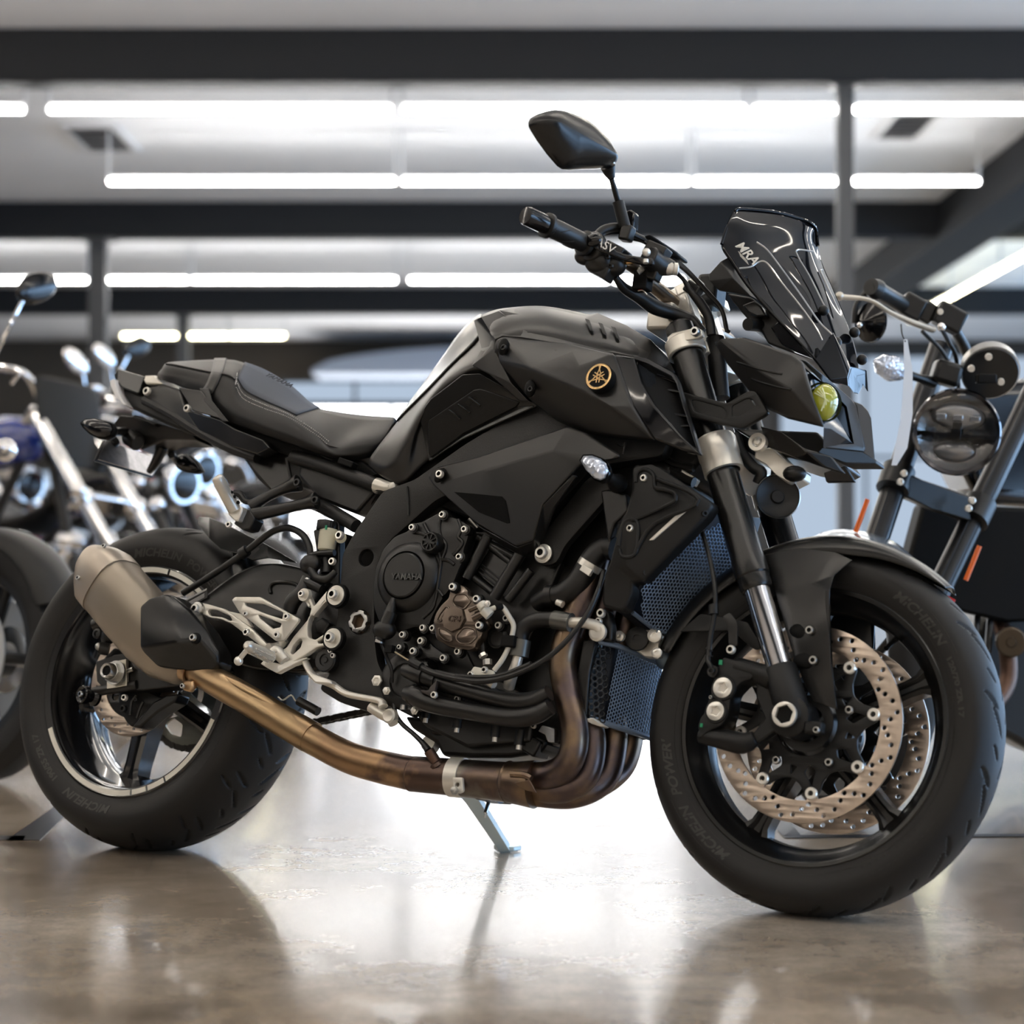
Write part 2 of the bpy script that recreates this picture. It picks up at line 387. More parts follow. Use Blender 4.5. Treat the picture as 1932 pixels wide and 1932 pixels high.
for i, (a, b) in enumerate([(201, 748), (756, 1302), (1308, 1592), (1609, 1851)]):
    fixture('white tube light, %s of four in the second row from the top' % ['leftmost', 'second', 'third', 'rightmost'][i], (X_at(a, 16.04), 16.04, ZT), (X_at(b, 16.04), 16.04, ZT), tubeW, 'tube lights in the second row')
for i, (a, b) in enumerate([(-240, 165), (187, 356), (360, 748), (771, 1149), (1156, 1290)]):
    fixture('white tube light, %s in the third row above the tank' % nm[i], (X_at(a, 22.15), 22.15, ZT), (X_at(b, 22.15), 22.15, ZT), tubeW, 'tube lights in the third row')
for i, (a, b) in enumerate([(229, 334), (343, 430), (432, 538)]):
    fixture('yellowish tube light, %s of the three above the seat' % ['left', 'middle', 'right'][i], (X_at(a, 28.0), 28.0, ZT-.02), (X_at(b, 28.0), 28.0, ZT-.02), tubeY, 'yellowish tube lights at the far wall')
for i in range(3):
    y = 18.8+i*2.45
    fixture('yellowish tube light running away along the right side, %s of three' % ['nearest', 'middle', 'farthest'][i], (4.95, y, ZT), (4.95, y+2.4, ZT), tubeY, 'side tube lights')
k = 0
for y in (7.6, 10.2, 1.55, 4.46, -2.14, -5.05):
    for x in (-10.6, -7.9, -5.2, -2.5, .2, 2.9, 5.6):
        if y > 7 and abs(x) < 4 and y > 12.2: continue
        fixture('warm white tube light overhead on the ceiling above the floor', (x, y, ZT), (x+2.4, y, ZT), tubeN if y > 0 else tubeF, 'overhead tube lights outside the picture')
# ceiling vents
ventm = mat('vent_grey', (.12, .12, .125), .5)
def vent(px, py, wpx, label):
    d = (ZC-.02-CAMH)/((1019-py)/FPX); x = X_at(px, d); w = wpx/FPX*d
    t = thing('ceiling_vent', label, 'vent', 'ceiling vents', loc=(x, d, ZC-.012))
    f = M(); dp = 1.0
    for s_ in (-1, 1): f.box((s_*w/2, 0, 0), (.05, dp, .024)); f.box((0, s_*dp/2, 0), (w, .05, .024))
    f.build('vent_frame', whitefix, t)
    M().box((0, 0, .006), (w-.05, dp-.05, .008)).build('vent_backing', ventm, t)
    for j in range(7): M().box((0, -dp/2+dp*(j+.5)/7, -.003), (w-.06, .05, .01), Matrix.Rotation(.5, 3, 'X')).build('vent_slat', ventm, t)
vent(188, 262, 96, 'grey ceiling vent in a pale frame at the left under the nearest lights')
vent(1712, 238, 84, 'grey ceiling vent to the right of the thin column')
# ---- general settings
w_ = bpy.data.worlds.new('world'); SC.world = w_; w_.use_nodes = True
w_.node_tree.nodes['Background'].inputs[0].default_value = (.6, .75, 1, 1); w_.node_tree.nodes['Background'].inputs[1].default_value = .6
SC.view_settings.view_transform = 'Standard'; SC.view_settings.look = 'None'; SC.view_settings.gamma = 1; SC.view_settings.exposure = .25
# ================================================================ MOTORCYCLE
bike = thing('motorcycle', 'matte black motorcycle with gold tank emblem and copper exhaust, large in the foreground', 'motorcycle', mx=BIKE)
def cut2d(outer, holes, th, bev=0., seg=1):
    c = bpy.data.curves.new('c', 'CURVE'); c.dimensions = '2D'; c.fill_mode = 'BOTH'; c.extrude = max(th/2-bev, 1e-5); c.bevel_depth = bev; c.bevel_resolution = seg; c.offset = -bev
    for ring in [outer]+list(holes):
        s = c.splines.new('POLY'); s.points.add(len(ring)-1); s.use_cyclic_u = True
        for i, p in enumerate(ring): s.points[i].co = (p[0], p[1], 0, 1)
    o = bpy.data.objects.new('c', c); COL.objects.link(o); bpy.context.view_layer.update()
    me = bpy.data.meshes.new_from_object(o.evaluated_get(bpy.context.evaluated_depsgraph_get()))
    mb = M(); mb.v = [tuple(v.co) for v in me.vertices]; mb.f = [tuple(p.vertices) for p in me.polygons]
    bpy.data.objects.remove(o); bpy.data.curves.remove(c); return mb
def rnd(pts, r, n=4):
    out = []; k = len(pts)
    for i in range(k):
        a, b, c = [Vector((q[0], q[1])) for q in (pts[i-1], pts[i], pts[(i+1) % k])]
        u = (a-b); w = (c-b); rr = min(r, u.length*.45, w.length*.45)
        p0 = b+u.normalized()*rr; p1 = b+w.normalized()*rr
        for j in range(n+1):
            t = j/n; out.append(tuple(p0*(1-t)**2+b*2*t*(1-t)+p1*t*t))
    return out
def circ2(cx, cy, r, n=20, a0=0.): return [(cx+r*cos(a0+2*pi*i/n), cy+r*sin(a0+2*pi*i/n)) for i in range(n)]
def side(mb, w):                     # 2D (x,z) sheet -> lateral plane w to the right of centre
    mb.v = [(x, -w-z, y) for x, y, z in mb.v]; return mb
def flatplate(v, outer, w, th, holes=(), bev=.001, r=.004):
    f = lambda s: [(p.x, p.z) for p in V(v, s, w)]
    hs = []
    for h in holes:
        if isinstance(h, tuple):
            c = P(v, h[0], h[1], w); hs.append(circ2(c.x, c.z, h[2]))
        else: hs.append(rnd(f(h), r*.8))
    return side(cut2d(rnd(f(outer), r), hs, th, bev), w-th/2)
# bolts share meshes
def _bolt(n=16):
    m = M(); m.lathe([(0, 0), (0, 1), (.75, 1), (.95, .85), (.95, .52), (.45, .48), (.45, 0)], (0, 0, 0), (0, -1, 0), n); return m
_pb = {}
def bolt(p, r, m, parent, name='bolt', ax=(0, -1, 0), hx=False):
    k = (m.name, hx)
    if k not in _pb:
        mb = M()
        if hx: mb.lathe([(0, 0), (0, 1.35), (.15, 1.35), (.15, 1.0), (.9, 1.0), (1.0, .8), (1., 0)], (0, 0, 0), (0, -1, 0), 6)
        else: mb = _bolt()
        o = mb.build(name, m, parent, ang=40); _pb[k] = o.data
        if not hx:
            o.data.materials.append(dark)
            for f_ in o.data.polygons:
                if (f_.center.x**2+f_.center.z**2)**.5 < .5 and f_.center.y < -.3: f_.material_index = 1  # socket faces coloured deep black for the shade inside
    else:
        o = bpy.data.objects.new(name, _pb[k]); COL.objects.link(o); o.parent = parent
    q = Vector((0, -1, 0)).rotation_difference(Vector(ax).normalized())
    o.matrix_local = Matrix.Translation(p) @ q.to_matrix().to_4x4() @ Matrix.Scale(r, 4)
    return o
from mathutils.bvhtree import BVHTree
_bv = {}
def S(o, v, x, y, off=0.):            # point where the pixel ray meets a part's outer skin
    if isinstance(o, (list, tuple)):
        q = [S(k, v, x, y, off) for k in o]; q = [k for k in q if k is not None]; return min(q, key=lambda k: (k-CB).length) if q else P(v, x, y, .17)
    if o.name not in _bv:
        bpy.context.view_layer.update(); _bv[o.name] = BVHTree.FromObject(o, bpy.context.evaluated_depsgraph_get())
    a = P(v, x, y, .2); d = (a-CB).normalized(); h = _bv[o.name].ray_cast(CB, d)
    if h[0] is None: return None
    n = h[1] if h[1].dot(d) < 0 else -h[1]
    return h[0]+n*off
def SV(o, v, s, off=0.): return [S(o, v, float(t.split(',')[0]), float(t.split(',')[1]), off) for t in s.split()]
# ---------------- wheel pieces, local frame: axle along y, right side = -y
def resample(pr, n):
    pts = [Vector((a, b, 0)) for a, b in pr]; q = crom(pts, 8); L_ = [0]
    for i in range(1, len(q)): L_.append(L_[-1]+(q[i]-q[i-1]).length)
    out = []; j = 0
    for i in range(n):
        t = L_[-1]*i/(n-1)
        while j < len(q)-2 and L_[j+1] < t: j += 1
        k = (t-L_[j])/max(1e-9, L_[j+1]-L_[j]); p = q[j].lerp(q[j+1], k); out.append((p.x, p.y))
    return out
def tyre_mesh(half, pitch, leaves, nA=840, nP=84):
    full = [(-y, r) for y, r in half]+[(y, r) for y, r in reversed(half[:-1])]
    pr = resample(full, nP); R0 = half[-1][1]; pa = 2*pi/pitch; vs = []; fs = []
    tab = []
    for y, r in pr: tab.append((y, r))
    for i in range(nA):
        a = 2*pi*i/nA
        for y, r in tab:
            d = 0.
            if r > R0*.88:
                ss = (a/pa+(.5 if y > 0 else 0)) % 1.
                for (s0, t0, s1, t1, wd) in leaves:
                    for off in (-1, 0, 1):
                        x = (ss+off)*pa*R0; ax = s0*pa*R0; bx = s1*pa*R0; t = abs(y)
                        dx = bx-ax; dy = t1-t0; L2 = dx*dx+dy*dy; k = ((x-ax)*dx+(t-t0)*dy)/L2
                        if 0 < k < 1:
                            e = abs((x-ax)*dy-(t-t0)*dx)/sqrt(L2); ww = wd*(sin(pi*k)**.6)
                            if e < ww: d = max(d, min(1, (ww-e)/.0014))
                rr = r-.0042*d
            else: rr = r
            vs.append((rr*cos(a), y, rr*sin(a)))
    m = nP
    for i in range(nA):
        k = (i+1) % nA
        for j in range(m-1): fs.append((i*m+j, k*m+j, k*m+j+1, i*m+j+1))
    b = M(); b.add(vs, fs); return b, pr
def prof_y(half, r):                  # sidewall |y| at radius r
    for i in range(len(half)-1):
        (y0, r0), (y1, r1) = half[i], half[i+1]
        if r0 <= r <= r1: return y0+(y1-y0)*(r-r0)/(r1-r0)
    return half[-1][0]
def arc_text(mb, s, size, rad, ang, half, lift=.0006, shear=0., stretch=1.):
    t = textmesh(s, size, .0004, shear, .0006)
    for i, (x, y, z) in enumerate(t.v):
        r = rad+y; a = ang-x*stretch/rad; yy = prof_y(half, r)+lift+(z*.6)
        t.v[i] = (r*cos(a), -yy, r*sin(a))
    return mb.add(t.v, t.f)
def arc_bar(mb, half, r0, r1, a0, a1, lift=.0007, n=4):
    vs = []
    for i in range(n+1):
        a = a0+(a1-a0)*i/n
        for r in (r0, r1):
            y = prof_y(half, r)
            vs += [(r*cos(a), -y-lift, r*sin(a)), (r*cos(a), -y+.001, r*sin(a))]
    fs = []
    for i in range(n):
        o = i*4; q = o+4
        fs += [(o, q, q+2, o+2), (o, o+1, q+1, q), (o+2, q+2, q+3, o+3)]
    fs += [(0, 2, 3, 1), (n*4, n*4+1, n*4+3, n*4+2)]
    return mb.add(vs, fs)
def rim_mesh(hw, rw=.1995, face=0):
    # hw: half width over the flanges
    pr = [(-hw, .2295), (-hw-.002, .2265), (-hw-.001, .212 if face else .2205), (-hw+.006, .208 if face else .2165), (-hw+.014, .2075), (-hw+.024, .204), (-hw*.35, rw-.004), (0, rw-.007)]
    pr = pr+[(-a, b) for a, b in reversed(pr[:-1])]
    out = [(hw-.006, .2225), (hw-.02, .2155), (0, rw+.004), (-hw+.02, .2155), (-hw+.006, .2225)]
    return M().lathe(pr+out, (0, 0, 0), (0, 1, 0), 128, closed=True)
def spoke(mb, a, r0, r1, y, w0, w1, t0, t1):
    ca, sa = cos(a), sin(a); secs = []
    for k in range(9):
        t = k/8; r = r0+(r1-r0)*t
        fl = 1+1.1*max(0, (t-.8)/.2)**2+.7*max(0, (.2-t)/.2)**2
        w = (w0+(w1-w0)*t)*fl; h = t0+(t1-t0)*t; sec = []
        for (u, v_) in ((-.5, -.5), (-.28, -.62), (-.12, -.42), (.12, -.42), (.28, -.62), (.5, -.5), (.5, .5), (-.5, .5)):
            sec.append(Vector((ca*r-sa*u*w, y+v_*h, sa*r+ca*u*w)))
        secs.append(sec)
    mb.loft(secs)
def disc_mesh(ro, ri, holes, rh, y, th, lugs=None):
    outer = circ2(0, 0, ro, 96); inner = []
    if lugs:
        n_, rl, wl, a0 = lugs
        for i in range(n_):
            c = a0+2*pi*i/n_
            for t in (-1.6, -1.05, -.9, -.5, 0, .5, .9, 1.05, 1.6):
                rr = rl if abs(t) < .95 else ri
                inner.append(((rr)*cos(c+t*wl), rr*sin(c+t*wl)))
            for k in range(1, 8):
                a = c+1.6*wl+(2*pi/n_-3.2*wl)*k/8; inner.append((ri*cos(a), ri*sin(a)))
    else: inner = circ2(0, 0, ri, 72)
    return side(cut2d(outer, [inner]+[circ2(r*cos(a), r*sin(a), rh, 10) for r, a in holes], th, .0004), -y)
# ================= FRONT WHEEL
ks = Vector((-sin(radians(24)), 0, cos(radians(24))))
SM = Matrix.Translation((1.502, 0, 0)) @ Matrix.Rotation(STEER, 4, ks) @ Matrix.Translation((-1.502, 0, 0))
FWM = SM @ Matrix.Translation((1.4, 0, .300)); RWM = Matrix.Translation((0, 0, .3205))
fh = [(.046, .2225), (.052, .2292), (.0575, .243), (.0608, .256), (.0605, .268), (.057, .277), (.048, .2862), (.036, .2935), (.02, .2985), (0, .300)]
rh = [(.077, .2225), (.083, .2292), (.092, .245), (.0965, .262), (.0955, .276), (.089, .289), (.073, .3025), (.05, .313), (.025, .319), (0, .3205)]
mb = rim_mesh(.051); A0 = radians(26)
for i in range(5): spoke(mb, A0+i*2*pi/5, .045, .202, -.002, .034, .028, .040, .030)
mb.lathe([(-.05, .026), (-.05, .036), (-.03, .040), (-.022, .062), (.022, .062), (.03, .040), (.05, .036), (.05, .026)], (0, 0, 0), (0, 1, 0), 40, closed=True)
fwheel = mb.xf(FWM).build('front_wheel', matte2, bike, ang=32)
mb, _ = tyre_mesh(fh, 15, [(.0, .006, .42, .034, .0036), (.36, .018, .60, .046, .0042), (.70, .010, .92, .030, .003)])
ft = mb.xf(FWM).build('tyre', rubber, fwheel, ang=50)
for s_, z_, r_, a_, k_ in (('MICHELIN', .021, .2515, 47, 1.25), ('120/70 ZR 17', .012, .2510, 17, 1.5), ('MICHELIN', .021, .2515, -131, 1.25), ("POWER'", .021, .2515, -160, 1.25)):
    arc_text(M(), s_, z_, r_, radians(a_), fh, shear=.25 if z_ > .015 else 0, stretch=k_).xf(FWM).build('tyre_lettering', letter, fwheel, ang=30)
bb = M()
for k in range(12): arc_bar(bb, fh, .243, .262, radians(-64+k*3.0), radians(-64+k*3.0+1.5+.0*k))
for (p, q) in ((28, 66), (-149, -113)): arc_bar(bb, fh, .2655, .2668, radians(p), radians(q), n=24)
arc_bar(bb, fh, .2385, .2393, 0, 2*pi, n=120)
bb.xf(FWM).build('sidewall_ribs', rubber, fwheel, ang=30)
dh = []
for i in range(13):
    a = 2*pi*i/13
    dh += [(.130, a), (.1400, a+.10), (.1515, a+.17), (.1465, a+.30), (.1375, a+.40)]
for sgn, nm_ in ((-1, 'brake_disc'), (1, 'brake_disc')):
    y = .068*sgn
    d_ = disc_mesh(.160, .1235, dh, .0041, y, .0045, (8, .1165, .075, radians(10))).xf(FWM).build(nm_, discm, fwheel, ang=30)
    ho = []
    for i in range(8):
        c = radians(10)+i*pi/4
        for t, r in ((-.35, .090), (-.2, .098), (-.085, .119), (.085, .119), (.2, .098), (.35, .090)): ho.append((r*cos(c+t), r*sin(c+t)))
    hl = [circ2(0, 0, .052, 40)]
    for i in range(8):
        c = radians(10)+i*pi/4
        hl.append(rnd([(.104*cos(c), .104*sin(c)), (.078*cos(c+.13), .078*sin(c+.13)), (.066*cos(c), .066*sin(c)), (.078*cos(c-.13), .078*sin(c-.13))], .004))
        hl.append(rnd([(.086*cos(c+.393), .086*sin(c+.393)), (.070*cos(c+.49), .070*sin(c+.49)), (.070*cos(c+.30), .070*sin(c+.30))], .003))
    side(cut2d(rnd(ho, .004), hl, .006, .0008), -(y-.001*sgn)).xf(FWM).build('disc_carrier', plast, fwheel, ang=30)
    for i in range(8):
        c = radians(10)+i*pi/4
        M().lathe([(-.002, .0045), (-.002, .0105), (.0035, .0105), (.0055, .009), (.0055, .0045)], (.1135*cos(c), y+.0022*sgn, .1135*sin(c)), (0, sgn, 0), 20, closed=True).xf(FWM).build('disc_button', alub, fwheel)
    if sgn < 0:
        for i in range(5):
            c = radians(19)+i*2*pi/5
            bolt(FWM @ Vector((.076*cos(c), y-.004, .076*sin(c))), .0068, steel, fwheel, 'disc_bolt')
M().lathe([(-.072, .030), (-.072, .046), (-.05, .05), (-.05, .030)], (0, 0, 0), (0, 1, 0), 32, closed=True).xf(FWM).build('hub_seal', engb, fwheel)
# valve stem
av = radians(26+36-8)
M().tube([(.197*cos(av), 0, .197*sin(av)), (.186*cos(av), -.004, .186*sin(av)), (.172*cos(av-.03), -.022, .172*sin(av-.03))], [.006, .0045, .0042], 10).xf(FWM).build('valve_stem', dark, fwheel)
# ================= REAR WHEEL
mb = rim_mesh(.084, .192, 1)
for i in range(5): spoke(mb, radians(-98+72*i), .045, .196, -.006, .040, .034, .046, .036)
mb.lathe([(-.06, .02), (-.06, .045), (-.03, .056), (.03, .056), (.06, .045), (.06, .02)], (0, 0, 0), (0, 1, 0), 40, closed=True)
blackrim = mat('polished_black_rim', (.008, .008, .009), .14, coat=.7)
rwheel = mb.xf(RWM).build('rear_wheel', blackrim, bike, ang=32)
mb, _ = tyre_mesh(rh, 16, [(.0, .006, .35, .044, .0034), (.42, .02, .62, .060, .0046), (.30, .048, .46, .080, .0038), (.78, .012, .95, .034, .003)])
mb.xf(RWM).build('tyre', rubber, rwheel, ang=50)
for s_, z_, a_ in (('MICHELIN', .022, -104), ('190/55 ZR 17', .0165, -139), ('MICHELIN', .022, 86), ('POWER', .022, 57)):
    arc_text(M(), s_, z_, .2525, radians(a_), rh, shear=.25 if z_ > .02 else 0, stretch=1.25).xf(RWM).build('tyre_lettering', letter, rwheel, ang=30)
bb = M()
for k in range(12):
    arc_bar(bb, rh, .243, .266, radians(146+k*3.0), radians(147.6+k*3.0)); arc_bar(bb, rh, .243, .264, radians(-42+k*3.2), radians(-40.2+k*3.2))
for (p, q) in ((-128, -70), (40, 104)): arc_bar(bb, rh, .2665, .2678, radians(p), radians(q), n=24)
arc_bar(bb, rh, .2385, .2393, 0, 2*pi, n=120)
bb.xf(RWM).build('sidewall_ribs', rubber, rwheel, ang=30)
for a, b in ((-152, -80.6), (-79.4, -70.6), (-69.4, -59), (-57.8, -18), (50, 77), (78.6, 108)):
    n = max(3, int((b-a)/3)); vs = []
    for i in range(n+1):
        t = radians(a+(b-a)*i/n)
        for r, y in ((.2150, -.0862), (.2250, -.0867), (.2250, -.084), (.2150, -.083)): vs.append((r*cos(t), y, r*sin(t)))
    fs = [(0, 1, 2, 3), (n*4+3, n*4+2, n*4+1, n*4)]
    for i in range(n):
        for k in range(4): fs.append((i*4+k, i*4+(k+1) % 4, i*4+4+(k+1) % 4, i*4+4+k))
    M().add(vs, fs).xf(RWM).build('rim_tape', white, rwheel)
dh = []
for i in range(12):
    a = 2*pi*i/12; dh += [(.087, a), (.096, a+.17), (.1025, a+.36)]
disc_mesh(.110, .074, dh, .003, -.079, .005).xf(RWM).build('brake_disc', discm, rwheel, ang=30)
side(cut2d(circ2(0, 0, .078, 48), [circ2(0, 0, .03, 24)]+[circ2(.056*cos(i*1.256), .056*sin(i*1.256), .009) for i in range(5)], .006, .001), .076).xf(RWM).build('disc_carrier', engb, rwheel)
# sprocket on the far side
sp = []
for i in range(86):
    r = .108 if i % 2 else .101; a = 2*pi*i/86; sp.append((r*cos(a), r*sin(a)))
side(cut2d(sp, [circ2(0, 0, .03, 24)]+[rnd([(.085*cos(a-.32), .085*sin(a-.32)), (.088*cos(a), .088*sin(a)), (.085*cos(a+.32), .085*sin(a+.32)), (.06*cos(a+.25), .06*sin(a+.25)), (.06*cos(a-.25), .06*sin(a-.25))], .006) for a in (.5+k*1.2566 for k in range(5))], .006, .0006), -.098).xf(RWM).build('rear_sprocket', mat('dull_sprocket', (.3, .3, .26), .45, .8), rwheel)
# chain loop on the far side
def chain():
    R1, R2 = .106, .040; c1 = Vector((0, .101, .3205)); c2 = Vector((.66, .101, .40)); d = c2-c1; D = d.length; th = math.acos((R1-R2)/D); al = atan2(d.z, d.x)
    pts = []
    for i in range(25):
        a = al+th+(2*pi-2*th)*i/24; pts.append(Vector((c1.x+R1*cos(a), .101, c1.z+R1*sin(a))))
    for i in range(9):
        a = al-th+2*th*i/8; pts.append(Vector((c2.x+R2*cos(a), .101, c2.z+R2*sin(a))))
    pts.append(pts[0]); q = []; L_ = 0; step = .0159; nxt = 0
    for a, b in zip(pts, pts[1:]):
        l = (b-a).length; u = (b-a)/l
        while nxt < L_+l: q.append((a+u*(nxt-L_), u)); nxt += step
        L_ += l
    m = M()
    for i, (p, u) in enumerate(q):
        n_ = Vector((-u.z, 0, u.x)); off = .0065 if i % 2 else .009
        m.lathe([(-.007, .0052), (.007, .0052)], p, (0, 1, 0), 8)
        for s_ in (-1, 1):
            o = p+u*(step/2)+Vector((0, s_*off, 0)); pl = []
            for k in range(14):
                a = 2*pi*k/14; pl.append(o+u*(cos(a)*.0155*(1 if abs(cos(a)) > .35 else 1))+n_*(sin(a)*(.0078 if abs(cos(a)) > .4 else .0055))-Vector((0, .001, 0)))
            m.prism(pl, (0, .002, 0))
    return m
chain().build('drive_chain', mat('chain_steel', (.06, .055, .05), .45, .7), bike)
def PL(v, x, y, o, n):                # pixel ray meets a plane given in the bike frame
    ox, oy, s = VW[v]; px, py = ox+x/s, oy+y/s
    r = FW + Vector((1, 0, 0))*((px-966)/FPX) + UP*((966-py)/FPX)
    d = BINV.to_3x3() @ r; o = Vector(o); n = Vector(n)
    return CB + d*((o-CB).dot(n)/d.dot(n))
def ridge(name, v, s, w, r, m, par, sub=5, n=8): return M().tube(V(v, s, w), r, n, sub).build(name, m, par)
def panel(name, v, s, faces, th, m, par, bev=.004, seg=3, mir=False, ang=40, d=None):
    o = M().shell(V(v, s), faces, d or (0, th, 0)).build(name, m, par, bev=bev, seg=seg, ang=ang)
    if mir: twin(o)
    return o
# ================= FORKS AND FRONT END
def fork(par_side):
    s_ = par_side
    def Q(px, py, w=.105):
        p = B(px, py, w); return Vector((p.x, p.y*s_, p.z))
    a, b = Q(1290, 645), Q(1480, 1290); ax = b-a; L_ = ax.length; at = lambda t: a+ax*t
    f = M().lathe([(-.035, .020), (-.03, .0245), (0, .0265), (L_*.33, .0265), (L_*.36, .0275), (L_*.645, .0275), (L_*.66, .029), (L_*.70, .029), (L_*.705, .027), (L_*.73, .027), (L_*.74, .0245), (L_*.742, .021)], a, ax, 36).build('fork_tube', matte2, bike, ang=30)
    M().cyl(at(.73), at(.985), .0215, 32).build('fork_slider', chrome, f)
    M().lathe([(0, .0272), (.004, .0285), (.008, .0272)], at(.668), ax, 32).build('dust_seal', rubhose, f)
    # lower lug with axle clamp
    lg = M().lathe([(0, .0245), (.004, .027), (L_*.14, .0285), (L_*.15, .026)], at(.955), ax, 32)
    e = Q(1497, 1355, .105)
    lg.tube([at(1.03), at(1.06)+Vector((.004, 0, 0)), e], [.024, .025, .026], 16, 3)
    lg.lathe([(-.032, .028), (-.034, .03), (-.030, .033), (.018, .033), (.02, .03)], e, (0, -s_, 0), 28)
    lg.build('fork_lug', plast, bike, ang=40)
    return a, b, at, e
fa, fb, fat, fe = fork(1)
fork(-1)
fax = (fb-fa).normalized()
# front axle and hex end
M().cyl(fe+Vector((0, -.022, 0)), Vector((fe.x, .13, fe.z)), .0125, 20).build('front_axle', steel, bike)
hx = M(); c0 = fe+Vector((0, -.036, 0))
side(cut2d(circ2(0, 0, .0205, 28), [circ2(0, 0, .0155, 6, .3)], .008, .001), 0).xf(Matrix.Translation(c0)).build('axle_cap', alub, bike)
M().cyl(c0+Vector((0, .012, 0)), c0+Vector((0, .002, 0)), .0165, 24).build('axle_socket', dark, bike)
M().box(P('f', 835, 975, .118), (.030, .022, .02)).build('axle_pinch_clamp', plast, bike, bev=.004)
bolt(P('f', 845, 985, .132), .0055, steel, bike, 'pinch_bolt')
# triple clamps
tc = M(); p = fa+fax*.012
tc.lathe([(-.014, .027), (-.014, .034), (.014, .034), (.014, .027)], p, fax, 36, closed=True)
tc.lathe([(-.014, .027), (-.014, .034), (.014, .034), (.014, .027)], Vector((p.x, -p.y, p.z)), fax, 36, closed=True)
u = fax.cross(Vector((0, 1, 0)))
for k in (0,):
    pl = [Vector((p.x, p.y+.03, p.z))-u*.026, Vector((p.x, 0, p.z))-u*.06, Vector((p.x, -p.y-.03, p.z))-u*.026, Vector((p.x, -p.y-.03, p.z))+u*.030, Vector((p.x, 0, p.z))+u*.01, Vector((p.x, p.y+.03, p.z))+u*.030]
    tc.prism([q-fax*.012 for q in pl], fax*.022)
tc.build('top_fork_clamp', alu, bike, bev=.002)
tl = M(); ear = V('s', '205,935,.132 240,905,.134 370,875,.137 430,880,.137 440,920,.137 400,945,.137 300,965,.135 215,1005,.132'); tl.prism(ear, (0, .012, 0)); tl.build('clamp_ear', alu, bike, bev=.002)
bolt(P('s', 398, 902, .139), .0085, steel, bike, 'clamp_bolt')
p = B(1358, 862, .105)
for s_ in (1, -1):
    q = Vector((p.x, p.y*s_, p.z)); tc = M(); tc.lathe([(-.034, .0275), (-.034, .033), (-.028, .0355), (.0, .0355), (.004, .034), (.03, .0345), (.03, .0275)], q, fax, 40, closed=True)
    tc.build('lower_fork_clamp', alu, bike, ang=30)
M().prism([Vector((p.x, p.y+.03, p.z))-u*.03-fax*.02, Vector((p.x, -p.y-.03, p.z))-u*.03-fax*.02, Vector((p.x, -p.y-.03, p.z))+u*.03-fax*.02, Vector((p.x, p.y+.03, p.z))+u*.03-fax*.02], fax*.035).build('lower_yoke', alu, bike, bev=.006)
# steering head
M().cyl(Vector((fa.x-.05, 0, fa.z+.03)), Vector((p.x-.055, 0, p.z-.02)), .033, 24).build('steering_head', frameb, bike)
# inner head tube seen between fork and cowl
M().cyl(P('s', 525, 940, .05), P('s', 560, 1340, .05), .016, 18).build('cable_guide_tube', plast, bike)
# caliper
cal = flatplate('k', '930,250 1000,270 1288,340 1288,520 1150,560 1020,700 1000,900 960,1020 900,1090 760,1150 640,1245 620,1230 640,1160 610,1110 650,980 700,930 735,800 780,690 800,540 850,440 870,340', .128, .045, bev=.004, r=.006).build('brake_caliper', plast, bike)
arm = M(); arm.tube([P('f', 470, 690, .112), P('f', 560, 715, .112), P('f', 640, 745, .108)], [.017, .017, .02], 16, 4)
arm.tube([P('f', 300, 1010, .112), P('f', 420, 1030, .112), P('f', 500, 1045, .110), P('f', 560, 1020, .108)], [.013, .017, .018, .012], 16, 4)
arm.prism(V('f', '540,740,.112 640,760,.112 700,900,.112 660,980,.112 560,1050,.112 520,1030,.112 600,930,.112 560,830,.112 560,780,.112'), (0, .02, 0))
arm.build('caliper_bracket', plast, cal, bev=.003)
for (x, y, rr) in ((926, 628, .0168), (838, 912, .0155)):
    c = P('k', x, y, .130)
    q = []
    for i in range(48): a = 2*pi*i/48; r_ = rr*(.46+.07*cos(5*a)); q.append((r_*cos(a), r_*sin(a)))
    side(cut2d(circ2(0, 0, rr, 40), [q], .004, .0006), 0).xf(Matrix.Translation(c)).build('piston_cap', alub, cal, ang=30)
    M().cyl(c+Vector((0, .004, 0)), c+Vector((0, .001, 0)), rr*.8, 24).build('cap_recess', alu, cal)
    M().lathe([(-.004, rr+.0005), (-.004, rr+.0055), (.0, rr+.0035), (.0, rr+.0005)], c, (0, -1, 0), 36, closed=True).build('piston_boss', plast, cal)
bolt(P('k', 782, 744, .130), .003, steel, cal); 
M().box(P('k', 900, 320, .129), (.006, .002, .008)).build('paint_dab', green, cal); M().box(P('k', 665, 1085, .129), (.004, .002, .006)).build('paint_dab', green, cal)
bj = P('k', 797, 425, .133); M().cyl(bj+Vector((0, .012, 0)), bj, .0095, 20).build('banjo_fitting', engb, cal); bolt(bj, .006, engb, cal, 'banjo_bolt')
hb = M(); hb.tube([bj, P('k', 775, 360, .134), P('k', 745, 290, .134), P('k', 760, 150, .13), P('k', 775, 0, .13), P('r', 955, 1160, .13), P('r', 965, 1000, .13), P('r', 945, 850, .125), P('r', 910, 700, .12), P('r', 880, 600, .115), P('r', 860, 520, .10)], [.004]*11, 10, 6)
hb.build('front_brake_hose', rubhose, bike)
for (x, y, h_) in ((765, 230, .010), (760, 165, .009), (985, 1090, 0)):
    if h_: M().cyl(P('k', x-4, y+h_*900, .131), P('k', x+4, y-h_*900, .131), .0062, 14).build('hose_collar', rubhose, bike)
M().cyl(P('r', 955, 1130, .131), P('r', 953, 1070, .131), .0085, 16).build('hose_collar', rubhose, bike)
